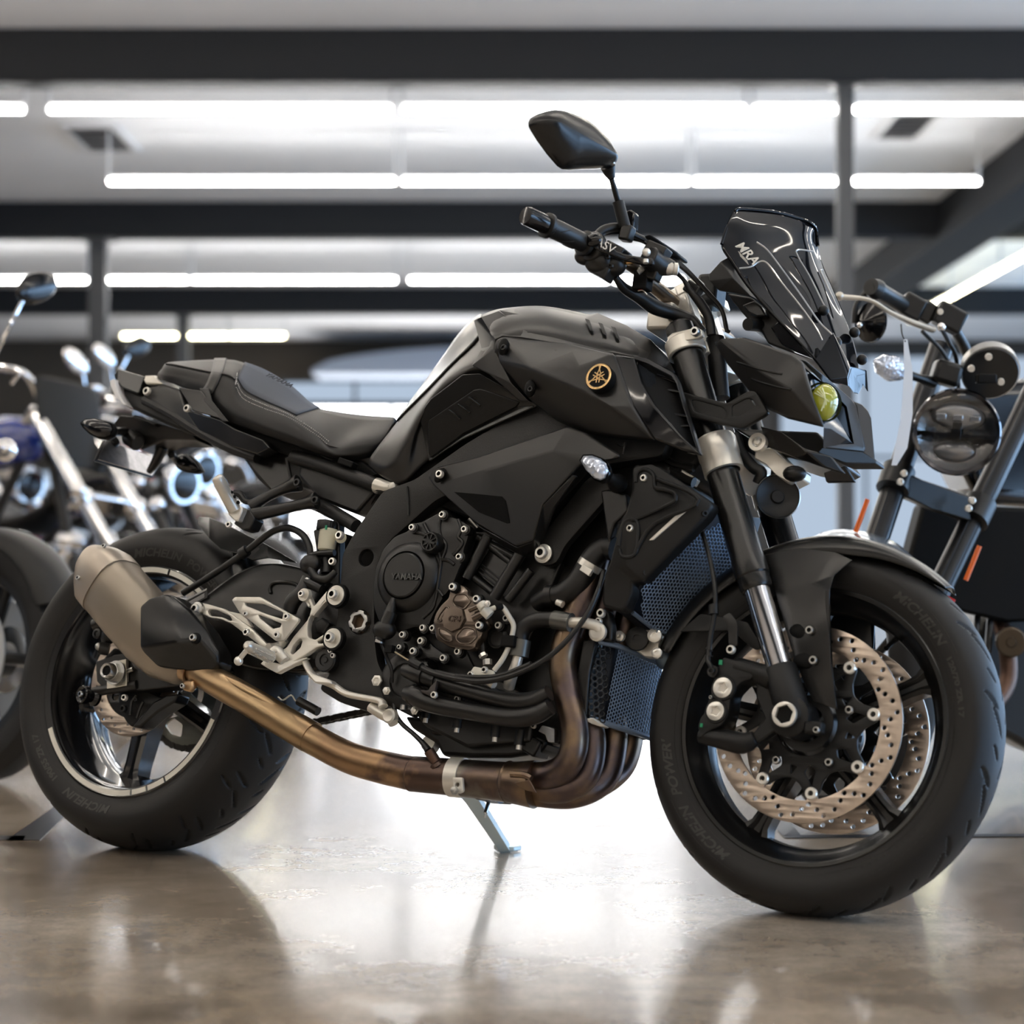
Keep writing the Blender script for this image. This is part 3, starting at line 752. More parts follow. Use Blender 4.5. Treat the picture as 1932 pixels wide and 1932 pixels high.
# hose bracket
side(cut2d(*[rnd([(q.x, q.z) for q in V('f', '405,455 440,435 475,480 475,590 435,590 432,520', .13)], .004), []], .004, .0008), .13).build('hose_bracket', engb, bike)
bolt(P('f', 447, 610, .133), .0075, alub, bike, 'hose_bracket_bolt')
flatplate('f', '300,440 520,480 590,600 560,610 540,600 450,520 200,525', .088, .004).build('fender_rear_stay', plast, bike)
# fender
gr = []
for i in range(33):
    t = i/32; a = radians(50+ (158-50)*t)
    tipf = min(1, t/.28); w = .030+.044*sin(min(1, t/.35)*pi/2); R_ = .3115+.007*sin(pi*min(1, t*1.6))
    low = R_-(.004+.034*tipf)
    row = []
    for (yy, rr) in ((-w, low), (-w*1.0, R_-.018*tipf), (-w*.86, R_-.004), (-w*.45, R_+.004), (0, R_+.005), (w*.45, R_+.004), (w*.86, R_-.004), (w, R_-.018*tipf), (w, low)):
        row.append(Vector((rr*cos(a), yy, rr*sin(a))))
    gr.append(row)
fen = M().grid(gr).xf(FWM).build('front_fender', matte2, bike, solid=.003, sub=1)
leg = V('f', '600,165,.076 760,130,.070 930,150,.074 1010,190,.074 925,262,.082 905,330,.104 900,500,.104 912,700,.102 938,888,.096 830,850,.090 785,770,.088 720,590,.086 640,312,.084 820,300,.092 880,330,.106')
for s_ in (1, -1):
    L_ = [Vector((q.x, q.y*s_, q.z)) for q in leg]
    o = M().shell(L_, [(0, 1, 2, 13, 12), (2, 3, 4, 13), (13, 4, 14), (4, 5, 14), (14, 5, 6, 7, 8), (12, 13, 14, 11), (11, 14, 8, 10), (10, 8, 9)], (0, .004*s_, 0)).build('fender_side_leg', matte2, fen, bev=.006, seg=3, ang=50)
for (x, y) in ((795, 520), (812, 660)):
    M().ball(P('f', x-15, y, .0895), .017, (1.4, .25, .8)).build('bolt_recess', dark, fen); bolt(P('f', x+20, y, .097), .0072, steel, fen, 'fender_bolt')
# horn
hc = P('s', 935, 2010, .03)
hc = B(1464, 941, .05)
hn = M().lathe([(0, .012), (.004, .03), (.012, .036), (.018, .0375), (.020, .036), (.018, .034), (.014, .012), (.018, .010), (.018, 0)], hc, (.55, -.83, 0), 40).build('horn', plast, bike)
M().lathe([(.017, .0365), (.019, .038), (.021, .0365)], hc, (.55, -.83, 0), 40, closed=True).build('horn_rim', steel, hn)
M().box(hc+Vector((-.01, .02, .03)), (.02, .02, .08)).build('horn_bracket', engb, hn, bev=.003)
# ================= HANDLEBAR
bar = M(); bp_ = [P('h', 1440, 1790, .03), P('h', 1390, 1740, .055), P('h', 1180, 1560, .13), P('h', 1060, 1440, .19), P('h', 860, 1320, .245), P('h', 700, 1250, .275)]
bar.tube(bp_, [.0145, .0143, .0125, .011, .011, .011], 18, 8); hbar = bar.build('handlebar', gun, bike)
lb = [Vector((q.x, -q.y, q.z)) for q in bp_]; M().tube([bp_[0]]+[lb[0]]+lb[1:]+[lb[-1]+(lb[-1]-lb[-2])*.9], [.0145]*2+[.0143, .0125, .011, .011, .011, .0165], 18, 6).build('handlebar_left_half', gun, bike)
for s_ in (1, -1):
    ris = M(); q = P('s', 300, 760, .05); q = Vector((q.x, q.y*s_, q.z)); ris.box(q+Vector((0, 0, .002)), (.05, .036, .075), Matrix.Rotation(-.42, 3, 'Y')); ris.box(q+Vector((.014, 0, .038)), (.046, .038, .024), Matrix.Rotation(-.42, 3, 'Y'))
    ris.build('handlebar_riser', alub, bike, bev=.005, seg=3)
q = P('s', 235, 850, .045); M().box(q, (.05, .1, .05)).build('riser_base', alu, bike, bev=.006)
# grip
g0, g1 = P('h', 660, 1240, .285), P('h', 300, 1070, .385); gx = (g1-g0)
M().lathe([(0, .017), (.006, .022), (.012, .022), (.014, .0165), (gx.length*.5, .0170), (gx.length-.012, .0172), (gx.length-.008, .0215), (gx.length-.002, .0215), (gx.length, .016)], g0, gx, 28).build('grip', rubhose, hbar)
gd = gx.normalized()
for k in range(4):
    pts = []
    for j in range(7):
        a = .6+k*.9-j*.10; t = .16+.2*k*.7+j*.03; ax_, uu, ww = basis(gx); pts.append(g0+gx*min(.9, t)+(uu*cos(a)+ww*sin(a))*.0173)
    M().tube(pts, .0009, 6, 2).build('grip_groove', rubhose, hbar)
be = M().lathe([(0, .0135), (.002, .016), (.04, .016), (.045, .0145), (.046, .006)], g1+gd*.001, gx, 28).build('bar_end_weight', gloss, hbar)
# switch housing and throttle
hs = M(); hs.lathe([(0, .02), (.003, .026), (.016, .027), (.02, .022)], g0-gd*.022, gx, 24)
hs.ball(P('h', 640, 1330, .265), .018, (1.2, 1, .9)); hs.ball(P('h', 760, 1380, .255), .026, (1.1, 1, .9)); hs.ball(P('h', 860, 1400, .245), .023, (1.1, 1, .95)); hs.box(P('h', 780, 1465, .25), (.036, .03, .022), Matrix.Rotation(.5, 3, 'Y')); hs.box(P('h', 880, 1330, .24), (.04, .035, .035), Matrix.Rotation(.5, 3, 'Y'))
hs.build('throttle_housing', engb, hbar, bev=.003)
bolt(P('h', 825, 1340, .275), .0045, engb, hbar); bolt(P('h', 850, 1415, .272), .0045, engb, hbar)
# throttle cable bends
for k, dy in enumerate((0, 16, 34)):
    M().tube([P('h', 700, 1200+dy, .262), P('h', 760, 1130+dy, .25), P('h', 860, 1105+dy, .235), P('h', 960, 1110+dy, .22), P('h', 1020, 1150+dy, .21), P('h', 1120, 1180+dy, .19), P('h', 1260, 1275+dy, .165), P('h', 1430, 1400+dy*.7, .135), P('h', 1560, 1530+dy*.5, .11), P('h', 1660, 1640+dy*.5, .09), P('h', 1760, 1760+dy*.4, .075), P('h', 1800, 1900+dy, .07), P('s', 600+dy*.6, 900, .065)], .0032, 8, 5).build('control_cable', rubhose, bike)
M().tube([P('h', 720, 1170, .265), P('h', 790, 1115, .25), P('h', 880, 1095, .235), P('h', 960, 1110, .222)], [.0075, .0085, .0085, .0075], 14, 6).build('cable_elbow', rubhose, bike)
M().box(P('h', 980, 1145, .235), (.022, .02, .028), Matrix.Rotation(.2, 3, 'Y')).build('lever_clamp', engb, bike, bev=.004)
M().tube([P('h', 1030, 1150, .22), P('h', 1120, 1195, .20)], .0055, 10, 1).build('cable_adjuster', rubhose, bike)
M().tube([P('h', 1390, 1470, .14), P('h', 1450, 1530, .12), P('h', 1510, 1630, .11), P('s', 420, 700, .10), P('s', 480, 800, .09), P('s', 500, 920, .085)], [.004, .004, .006, .0085, .0085, .0085], 12, 5).build('brake_hose_upper', rubhose, bike)
M().box(P('h', 1530, 1610, .10), (.03, .02, .022), Matrix.Rotation(.6, 3, 'Y')).build('hose_clip', engb, bike, bev=.003)
# loom wrapped along bar
M().tube([P('h', 880, 1500, .235), P('h', 960, 1600, .205), P('h', 1080, 1670, .17), P('h', 1200, 1750, .135), P('h', 1340, 1800, .105), P('h', 1480, 1850, .085), P('s', 380, 830, .08), P('s', 440, 900, .075)], [.006, .009, .0115, .0135, .0125, .0115, .010, .008], 14, 6).build('wiring_loom', rubhose, bike)
# lever
lv = V('h', '690,1195,.30 730,1165,.30 765,1215,.29 850,1245,.28 880,1280,.275 960,1310,.26 1060,1330,.25 1150,1340,.24 1190,1340,.235 1195,1400,.235 1110,1400,.24 980,1375,.255 900,1345,.27 840,1320,.28 750,1290,.29 700,1260,.298')
lvo = M().shell(lv, [(0, 1, 2, 15), (2, 14, 15), (2, 3, 13, 14), (3, 4, 12, 13), (4, 5, 11, 12), (5, 6, 11), (6, 10, 11), (6, 7, 10), (7, 8, 9, 10)], (0, .010, 0)).build('brake_lever', gloss, bike, bev=.003, seg=3)
c = P('h', 700, 1200, .302); M().ball(c, .012, (1.3, .8, 1)).build('lever_tip', gloss, lvo)
m_ = textmesh('ASV', .020, .0006); m_.xf(mframe(P('h', 800, 1245, .2925), P('h', 850, 1272, .285)-P('h', 750, 1215, .298), (0.1, -1, .12))).build('lever_lettering', alub, lvo)
M().ball(P('h', 1140, 1300, .24), .0075).build('lever_pivot', alub, lvo); M().cyl(P('h', 1135, 1390, .246), P('h', 1135, 1360, .246), .005, 12).build('lever_adjuster', alub, lvo)
# master cylinder and reservoir
mc = M(); mc.tube([P('h', 1150, 1330, .225), P('h', 1240, 1400, .20), P('h', 1370, 1435, .18)], [.020, .020, .012], 18, 3); mc.box(P('h', 1230, 1300, .2), (.042, .026, .026), Matrix.Rotation(.45, 3, 'Y')); mc.box(P('h', 1190, 1450, .2), (.034, .024, .034), Matrix.Rotation(.3, 3, 'Y'))
mc = mc.build('brake_master_cylinder', engb, bike, bev=.003)
M().lathe([(0, .009), (.003, .011), (.01, .011), (.012, .009), (.014, .011), (.02, .011), (.022, .006)], P('h', 1300, 1430, .195), P('h', 1390, 1440, .185)-P('h', 1300, 1430, .195), 18).build('banjo_fitting', alu, mc)
rs = M().prism(V('h', '1110,1165,.215 1170,1145,.215 1400,1300,.16 1385,1330,.16 1330,1310,.17'), (0, .045, 0)).build('fluid_reservoir', plast, mc, bev=.003)
M().cyl(P('h', 1090, 1440, .21), P('h', 1110, 1470, .21), .007, 6).build('brake_switch_nut', alub, mc)
M().box(P('h', 1110, 1540, .2), (.028, .024, .034)).build('brake_switch', dark, mc, bev=.002)
M().tube([P('h', 1050, 1590, .205), P('h', 1090, 1610, .205), P('h', 1130, 1590, .205)], .0014, 6, 4).build('red_wire', redm, mc); M().tube([P('h', 1070, 1620, .205), P('h', 1110, 1615, .205), P('h', 1145, 1650, .2)], .0012, 6, 4).build('grey_wire', steel, mc)
M().ball(P('h', 995, 1385, .245), .006, (1.6, 1, .7)).build('gold_adjuster', gold, mc)
# mirror
ms0, ms1, ms2 = P('h', 1010, 1100, .235), P('h', 905, 870, .255), P('h', 855, 690, .285)
mst = M(); mst.cyl(P('h', 960, 1090, .235), P('h', 905, 880, .25), .0105, 20, .010); mst.cyl(P('h', 905, 880, .25), P('h', 850, 690, .285), .0052, 14, .0046); mst.tube([P('h', 855, 690, .285), P('h', 835, 640, .29), P('h', 820, 590, .298)], [.006, .010, .013], 14, 4)
mst = mst.build('mirror', plast, bike)
mo, mn = P('h', 850, 580, .30), Vector((.94, -.34, .05)).normalized()
ol = [PL('h', x, y, mo, mn) for x, y in ((185, 215), (200, 180), (235, 158), (300, 135), (370, 122), (440, 130), (520, 155), (600, 190), (680, 250), (740, 320), (795, 410), (850, 500), (866, 545), (860, 575), (825, 595), (740, 603), (620, 606), (520, 612), (465, 606), (425, 580), (340, 480), (260, 370), (210, 290), (188, 250))]
cen = PL('h', 520, 380, mo, mn); crest = [PL('h', x, y, mo, mn)+mn*d for x, y, d in ((330, 270, .020), (480, 360, .034), (640, 440, .034), (760, 520, .020))]
def ring(sc, d):
    out = []
    for q in ol:
        # shrink towards the crest line
        best = min(crest, key=lambda c_: (c_-q).length); out.append(q.lerp(best-mn*((best-cen).dot(mn)), 1-sc)+mn*d)
    return out
mg = M().grid([ring(.985, -.008), ring(1.0, -.004), ring(.99, .004), ring(.86, .014), ring(.62, .024), ring(.34, .031), ring(.08, .034)], True)
o_ = len(mg.v)-len(ol); mg.f.append(tuple(range(o_, o_+len(ol)))); mg.f.append(tuple(range(0, len(ol))))
mh = mg.build('mirror_shell', matte2, mst, ang=50)
M().prism([q-mn*.0085 for q in ring(.93, 0)], -mn*.001).build('mirror_glass', chrome, mst)
bolt(P('h', 862, 560, .312), .004, steel, mst)
M().prism(V('h', '965,960,.225 1000,940,.225 1040,965,.225 1030,1100,.225 985,1090,.225'), (0, .02, 0)).build('master_cylinder_guard', gloss, mst, bev=.003)
# ================= SCREEN, INSTRUMENT BINNACLE, HEADLAMP COWL
rows = [((655, 100, .085), (700, 86, .07), (930, 108, 0), (1090, 150, -.06), (1160, 178, -.085)), ((612, 180, .115), (745, 190, .08), (980, 210, 0), (1120, 215, -.06), (1192, 215, -.115)), ((570, 318, .13), (740, 330, .09), (1000, 340, 0), (1140, 340, -.06), (1204, 330, -.12)), ((640, 440, .125), (800, 465, .085), (1060, 470, 0), (1180, 465, -.06), (1238, 455, -.115)), ((740, 590, .115), (890, 610, .075), (1140, 620, 0), (1240, 610, -.05), (1300, 600, -.105)), ((880, 750, .10), (1010, 765, .065), (1220, 790, 0), (1310, 785, -.045), (1375, 775, -.09)), ((1040, 920, .085), (1140, 935, .055), (1300, 955, 0), (1375, 950, -.04), (1435, 940, -.075)), ((1190, 1080, .065), (1260, 1095, .04), (1360, 1110, 0), (1420, 1105, -.03), (1470, 1090, -.055)), ((1300, 1225, .045), (1340, 1235, .03), (1400, 1245, 0), (1440, 1240, -.025), (1480, 1220, -.04))]
scr = M().grid(cr2([[P('s', *q) for q in r] for r in rows], 8, 8)).build('windscreen', smoke, bike, solid=.004, ang=80)
for s_ in ('648,110,.090 600,215,.118 566,318,.1335', '655,100,.087 700,85,.072 930,106,.002 1090,148,-.058 1160,178,-.083 1195,222,-.115 1207,330,-.12'):
    M().tube(V('s', s_), .0026, 8, 8).build('screen_edge_bead', smoke, scr)
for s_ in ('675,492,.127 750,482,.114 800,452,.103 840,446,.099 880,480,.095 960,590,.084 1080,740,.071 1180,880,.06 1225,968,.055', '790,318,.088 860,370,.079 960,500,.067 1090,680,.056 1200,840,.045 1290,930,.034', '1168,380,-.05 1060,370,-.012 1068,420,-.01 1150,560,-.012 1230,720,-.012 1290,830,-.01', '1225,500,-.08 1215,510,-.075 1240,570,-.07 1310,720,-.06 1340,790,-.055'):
    M().tube([q+Vector((.004, -.004, .002)) for q in V('s', s_)], .0016, 6, 6).build('screen_edge_glint', mat('painted_edge_glint', (.6, .6, .6), .1, .6), scr)  # highlights along the screen edges, put in as thin bright tubes
for x, y, w in ((1235, 770, .0), (1320, 980, .0), (1440, 915, -.07), (1490, 1095, -.045)):
    M().ball(P('s', x, y, w)+Vector((.003, -.003, .002)), .0095, (1, 1, 1)).build('screen_bolt', plast, scr)
for s_, z_, x, y, bd in (('MRA', .026, 725, 405, .0004), ):
    m_ = textmesh(s_, z_, .0003, 0, bd).xf(mframe(P('s', x, y, .121)+Vector((.006, -.006, .004)), P('s', 775, 460, .121)-P('s', 680, 360, .121), (.5, -.8, .3))); m_.build('screen_logo', alu, scr)
for k in range(4):
    M().tube([P('s', 675+k*4, 385+k*10, .126), P('s', 735+k*3, 450+k*8, .122)], .0005, 5, 1).xf(Matrix.Translation((.003, -.006, .003))).build('screen_small_print', alu, scr)
# flyscreen cowl sides under the screen (binnacle)
panel('binnacle_side', 's', '480,520,.125 560,432,.13 608,405,.12 655,480,.115 740,615,.10 830,700,.09 760,662,.11 545,622,.13 485,560,.13 640,540,.14', [(0, 1, 9), (1, 2, 3, 9), (3, 4, 9), (4, 6, 9), (4, 5, 6), (6, 7, 9), (7, 8, 9), (8, 0, 9)], .006, plast, bike, bev=.003, mir=True)
bn = M().prism(V('s', '600,640,.07 760,668,.07 1000,860,.07 1200,1085,.05 1100,1060,.06 870,975,.07 830,900,.07 740,860,.07 755,835,.07 640,700,.07'), (0, .14, 0)).build('instrument_housing', plast, bike, bev=.004)
M().prism(V('s', '700,720,.085 780,690,.085 830,730,.085 860,790,.085 800,800,.085 740,770,.085'), (0, .02, 0)).build('binnacle_bracket', engb, bn, bev=.003)
M().prism(V('s', '890,870,.082 940,830,.082 1000,880,.082 1150,1050,.075 1170,1075,.072 1050,1030,.078 960,980,.08'), (0, .01, 0)).build('binnacle_rib', gloss, bn, bev=.003)
M().cyl(P('s', 740, 850, .10), P('s', 830, 860, .06), .011, 16).build('wire_boot', rubhose, bn)
M().box(P('s', 500, 640, -.02), (.04, .05, .06)).build('ignition_housing', plast, bike, bev=.008)
# lower beak of the windscreen carrier
panel('screen_carrier', 's', '1190,1080,.068 1290,1215,.055 1405,1255,.02 1400,1200,.03 1440,1300,-.01 1465,1305,-.02 1420,1130,.01 1300,900,.03 1500,1240,-.04 1530,1290,-.05 1520,1150,-.05', [(0, 1, 3, 7), (1, 2, 3), (3, 2, 4, 6), (4, 5, 8, 6), (3, 6, 7), (6, 8, 10), (8, 9, 10)], .006, smoke, bike, bev=.002)
# cowl side
cw = panel('headlight_cowl_side', 's', '512,965,.115 560,941,.125 718,934,.13 830,972,.145 1040,1050,.155 1100,1100,.16 1165,1320,.155 1242,1528,.14 1000,1470,.14 850,1400,.135 745,1292,.125 600,1110,.12 700,1060,.15 860,1180,.165 1040,1300,.165', [(0, 1, 12, 11), (1, 2, 3, 12), (3, 4, 12), (4, 5, 14, 13), (4, 13, 12), (5, 6, 14), (6, 7, 14), (7, 8, 14), (8, 9, 13, 14), (9, 10, 12, 13), (10, 11, 12)], .01, matte, bike, bev=.008, seg=4, mir=True)
for s_ in ('670,1100 740,1122 800,1142 880,1162 970,1180', '765,1210 820,1232 880,1250 950,1268 1030,1282'):
    M().tube(SV([cw], 's', s_), .0022, 8, 3).build('cowl_groove', matte2, cw)
panel('headlight_surround', 's', '1080,1075,.158 1130,1095,.145 1240,1185,.105 1425,1345,.020 1455,1390,.018 1512,1665,.012 1500,1692,.014 1235,1665,.10 1242,1645,.10 1440,1640,.030 1395,1395,.038 1225,1225,.105 1130,1130,.135', [(0, 1, 12), (1, 2, 11, 12), (2, 3, 10, 11), (3, 4, 5, 9, 10), (5, 6, 7, 8, 9)], .012, matte, bike, bev=.003, mir=True)
panel('headlight_recess', 's', '1105,1125,.135 1225,1225,.10 1400,1390,.032 1445,1645,.025 1242,1535,.120 1170,1330,.135 1290,1400,.065', [(0, 1, 6, 5), (1, 2, 6), (2, 3, 6), (3, 4, 6), (4, 5, 6)], .004, gloss, bike, bev=.002, mir=True)
panel('headlight_lower_blade', 's', '1242,1535,.130 1290,1540,.105 1448,1643,.024 1240,1665,.10', [(0, 1, 2, 3)], .006, gloss, bike, mir=True, bev=.002)
lp = P('s', 1245, 1365, .115); lns = M().ball(lp, .031, (.75, .75, 1.0), 28).build('projector_lens', yglass, bike)
M().lathe([(0, .031), (.004, .034), (.010, .033), (.006, .030)], lp+Vector((-.006, .004, 0)), (.8, -.6, 0), 32, closed=True).build('projector_ring', gloss, lns)
for k in range(4): M().tube([lp+Vector((.006+.004*k, -.022, -.022+.005*k)), lp+Vector((.012, -.025, -.002)), lp+Vector((.004-.004*k, -.0225, .018-.003*k))], .0011, 6, 5).build('lens_line', mat('lens_bright_line', (.8, .85, .5), .2), lns)  # pale curved lines lying on the lens surface
nz = M().prism(V('s', '1428,1352,.017 1500,1378,.0 1540,1420,-.006 1562,1470,-.006 1590,1766,-.008 1500,1700,.010 1455,1392,.015'), (-.02, .016, 0)).build('headlight_nose', matte, bike, bev=.003)
panel('nose_lower_plate', 's', '1235,1665,.10 1500,1692,.015 1590,1745,-.008 1592,1772,-.008 1388,1772,.045 1200,1700,.10', [(0, 1, 2, 3, 4, 5)], .04, plast, bike, bev=.002, mir=True)
panel('headlight_chin', 's', '820,1520,.105 960,1560,.12 1110,1670,.115 1290,1720,.085 1388,1840,.055 1250,1800,.085 1080,1740,.105 880,1665,.10 1130,1690,.12', [(0, 1, 2, 7), (2, 8, 6, 7), (2, 3, 8), (3, 4, 5, 8), (5, 6, 8)], .008, matte2, bike, bev=.003, mir=True)
panel('chin_lower_blade', 's', '1240,1832,.045 1388,1785,.03 1452,1893,.01 1258,1896,.03', [(0, 1, 2, 3)], .008, gloss, bike, bev=.002, mir=True)
M().prism(V('s', '650,1540,.06 1200,1560,.04 1330,1740,.03 1250,1780,.04 1050,1740,.05 900,1690,.06'), (0, .12, 0)).build('headlight_body', engb, bike, bev=.004)
# cowl support arm
ar = flatplate('s', '300,1295 600,1372 740,1290 790,1290 870,1430 850,1450 700,1540 610,1522 345,1458', .150, .012, holes=('362,1352 400,1352 575,1400 600,1440 585,1475 390,1425', '635,1390 730,1340 770,1345 792,1395 680,1455 635,1460'), bev=.002, r=.006)
aro = ar.build('cowl_support_arm', plast, bike)
M().prism(V('s', '350,1340 590,1400 740,1330 800,1400 690,1480 600,1500 370,1430', .148), (0, .006, 0)).build('arm_infill', plast, aro)
# ignition bracket below the cowl
q = P('s', 820, 1640, .10); M().lathe([(0, .009), (0, .0155), (.012, .0155), (.012, .009)], q, (0, -1, 0), 24, closed=True).build('bracket_boss', alu, bike); bolt(q+Vector((0, -.008, 0)), .006, alub, bike, hx=True)
M().prism(V('s', '790,1680,.08 900,1660,.08 1000,1760,.07 1090,1800,.07 1080,1860,.07 1000,1900,.07 930,1850,.07 860,1780,.08 780,1740,.08'), (0, .05, 0)).build('headlight_bracket', alu, bike, bev=.003)
M().tube([P('s', 660, 1590, .06), P('s', 700, 1700, .07), P('s', 780, 1800, .075), P('s', 830, 1830, .075), P('s', 810, 1900, .07)], .010, 14, 5).build('wiring_sheath', rubhose, bike)
M().ball(P('s', 1050, 1840, .07), .017, (1.2, 1, .8)).build('sensor_plug', engb, bike)
# ================= TANK
cols = [((285, 700, 0), (272, 716, .055), (215, 790, .115), (165, 860, .135), (152, 905, .135)),
        ((340, 625, 0), (345, 635, .08), (330, 740, .145), (265, 900, .152), (225, 965, .135)),
        ((440, 490, 0), (470, 510, .09), (420, 620, .160), (370, 830, .150), (330, 1000, .135)),
        ((540, 350, 0), (590, 385, .095), (540, 480, .165), (430, 690, .145), (455, 885, .130)),
        ((620, 235, 0), (690, 290, .105), (680, 390, .170), (600, 520, .150), (620, 760, .130)),
        ((700, 150, 0), (742, 225, .115), (775, 330, .178), (760, 470, .155), (800, 660, .130)),
        ((790, 102, 0), (765, 150, .125), (830, 260, .188), (900, 440, .160), (950, 590, .140)),
        ((900, 82, 0), (870, 112, .130), (960, 215, .190), (1050, 400, .165), (1100, 560, .150)),
        ((1060, 76, 0), (1040, 110, .130), (1130, 230, .188), (1200, 400, .165), (1250, 560, .150)),
        ((1230, 104, 0), (1220, 140, .125), (1290, 270, .180), (1340, 420, .160), (1380, 580, .150)),
        ((1400, 146, 0), (1400, 185, .115), (1440, 300, .165), (1480, 440, .150), (1500, 600, .140)),
        ((1560, 215, 0), (1560, 250, .095), (1590, 340, .14), (1620, 460, .130), (1640, 600, .12)),
        ((1690, 320, 0), (1690, 345, .07), (1700, 400, .10), (1720, 500, .10), (1740, 620, .10)),
        ((1750, 430, 0), (1750, 440, .05), (1755, 470, .07), (1765, 540, .08), (1775, 640, .08))]
rowsT = []
for c in cols:
    pp = [P('t', *q) for q in c]
    rowsT.append(pp)
tank = M().grid(cr2(rowsT, 6, 6)).build('fuel_tank', matte, bike, solid=.004, ang=80); mirror_y(tank)
# glossy rear pad of the tank
pad = []
for (a, b, c_) in (((278, 704, .0), (276, 712, .04), (284, 708, .062)), ((335, 628, .0), (345, 640, .05), (368, 640, .08)), ((430, 500, 0), (455, 520, .055), (490, 510, .09)), ((530, 362, 0), (560, 390, .06), (605, 388, .098)), ((610, 246, 0), (650, 285, .065), (700, 296, .108)), ((670, 180, 0), (705, 215, .07), (744, 225, .117)), ((706, 150, 0), (722, 165, .06), (742, 185, .10))):
    pad.append([P('t', *q) for q in (a, b, c_)])
pr_ = [r[:9] for r in cr2(rowsT, 6, 8)[3:34]]
o = M().grid(lift(pr_, .0035)).build('tank_rear_pad', mat('satin_pad', (.010, .0098, .0095), .2, spec=.6), bike, solid=.003, ang=80); mirror_y(o)
# recessed knee pad
kp = panel('knee_grip_panel', 't', '415,640,.162 470,560,.17 640,430,.178 730,425,.178 990,570,.165 1040,590,.16 640,770,.145 465,885,.140 455,700,.158 560,620,.164 720,505,.172 790,520,.172 940,575,.160 930,600,.152 650,740,.142 475,870,.138', [(0, 1, 9, 8), (1, 2, 10, 9), (2, 3, 11, 10), (3, 4, 12, 11), (4, 5, 13, 12), (8, 9, 14, 15), (9, 10, 11, 14), (11, 12, 13, 14), (5, 6, 14, 13), (6, 7, 15, 14), (7, 0, 8, 15)], .006, matte2, bike, bev=.004, mir=True)
M().shell([q+Vector((0, -.002, 0)) for q in V('t', '463,690,.160 470,670,.162 705,512,.172 735,507,.172 785,522,.172 940,578,.160 925,602,.154 650,742,.144 480,868,.139 468,850,.139')], [(0, 1, 8, 9), (1, 2, 7, 8), (2, 3, 4, 7), (4, 5, 6, 7)], (0, .004, 0)).build('knee_grip_insert', mat('grip_rubber_panel', (.005, .005, .005), .42, bump=.2, bscale=900, spec=.35), kp, bev=.003)
kin = bpy.data.objects['knee_grip_insert']
for s_ in ('572,618 634,664', '620,588 684,632', '676,550 736,595'):
    M().tube(SV([kin, kp, tank], 't', s_, .0015), .0024, 6, 1).build('grip_rib', matte2, kp)
# frame-coloured recess cover between pad and scoop
panel('tank_side_recess', 't', '700,150,.13 745,130,.13 830,100,.132 960,200,.188 1180,255,.19 1420,318,.185 1430,330,.19 1170,275,.198 950,240,.194 850,232,.19 812,250,.187 808,300,.185 895,475,.18 985,570,.175 940,570,.168 780,430,.18 690,385,.178 740,300,.15', [(0, 1, 10, 17), (1, 2, 9, 10), (2, 3, 8, 9), (3, 4, 7, 8), (4, 5, 6, 7), (17, 10, 11, 16), (16, 11, 12, 15), (15, 12, 13, 14)], .004, matte, bike, bev=.006, seg=4, ang=60, mir=True)
# top shoulder cover with three slots
tcv = panel('tank_top_cover', 't', '830,98,.134 950,80,.06 1080,78,.03 1200,96,.04 1285,124,.06 1345,114,.08 1500,178,.09 1620,250,.085 1700,340,.09 1745,420,.09 1600,350,.145 1420,318,.172 1180,258,.178 1000,215,.18 1000,130,.15 1250,170,.14 1450,240,.14 1620,320,.13', [(0, 1, 14), (1, 2, 14), (2, 3, 15, 14), (3, 4, 15), (4, 5, 6, 16, 15), (6, 7, 17, 16), (7, 8, 9, 17), (9, 10, 17), (10, 11, 16, 17), (11, 12, 15, 16), (12, 13, 14, 15), (13, 0, 14)], .006, matte, bike, bev=.006, seg=4, ang=60, mir=True)
for (x, y) in ((1300, 185), (1368, 205), (1436, 225)):
    M().shell(SV([tcv, tank], 't', '%d,%d %d,%d %d,%d %d,%d' % (x-22, y-30, x-2, y-24, x+22, y+36, x+6, y+30), .005), [(0, 1, 2, 3)], (0, .003, 0)).build('cover_slot', dark, tcv)
# right air scoop
sc_ = panel('air_scoop', 't', '812,250,.196 850,232,.196 1170,265,.20 1430,325,.240 1530,600,.244 1642,772,.222 1280,738,.192 1120,665,.178 1000,575,.172 830,370,.19 1000,400,.232 1215,312,.236 1280,520,.258 1400,595,.258 1240,400,.250', [(0, 1, 10, 9), (1, 2, 11, 10), (2, 3, 14, 11), (3, 4, 13, 12, 14), (11, 14, 10), (14, 12, 10), (9, 10, 8), (8, 10, 7), (10, 12, 6, 7), (12, 13, 5, 6), (13, 4, 5)], .012, matte, bike, bev=.010, seg=5, ang=60, mir=True)
panel('scoop_gloss_band', 't', '1430,326,.224 1535,343,.218 1570,470,.225 1640,590,.228 1770,740,.216 1885,848,.200 1795,832,.208 1642,772,.224 1532,602,.240', [(0, 1, 2, 8), (2, 3, 7, 8), (3, 4, 6, 7), (4, 5, 6)], .014, gloss, bike, bev=.004, seg=3, mir=True)
panel('scoop_rim', 't', '1528,330,.214 1610,352,.205 1740,425,.19 1765,470,.188 1800,590,.188 1880,845,.196 1870,850,.200 1790,600,.194 1755,480,.194 1730,440,.196 1600,372,.21 1535,350,.218', [(0, 1, 10, 11), (1, 2, 9, 10), (2, 3, 8, 9), (3, 4, 7, 8), (4, 5, 6, 7)], .012, matte, bike, bev=.002, mir=True)
panel('scoop_intake', 't', '1540,350,.205 1600,372,.195 1730,440,.18 1755,480,.178 1790,600,.178 1870,850,.185 1770,740,.205 1640,590,.215 1570,470,.215', [(0, 1, 8), (1, 2, 7, 8), (2, 3, 4, 7), (4, 6, 7), (4, 5, 6)], .008, dark, bike, bev=.001, mir=True)
mw = []
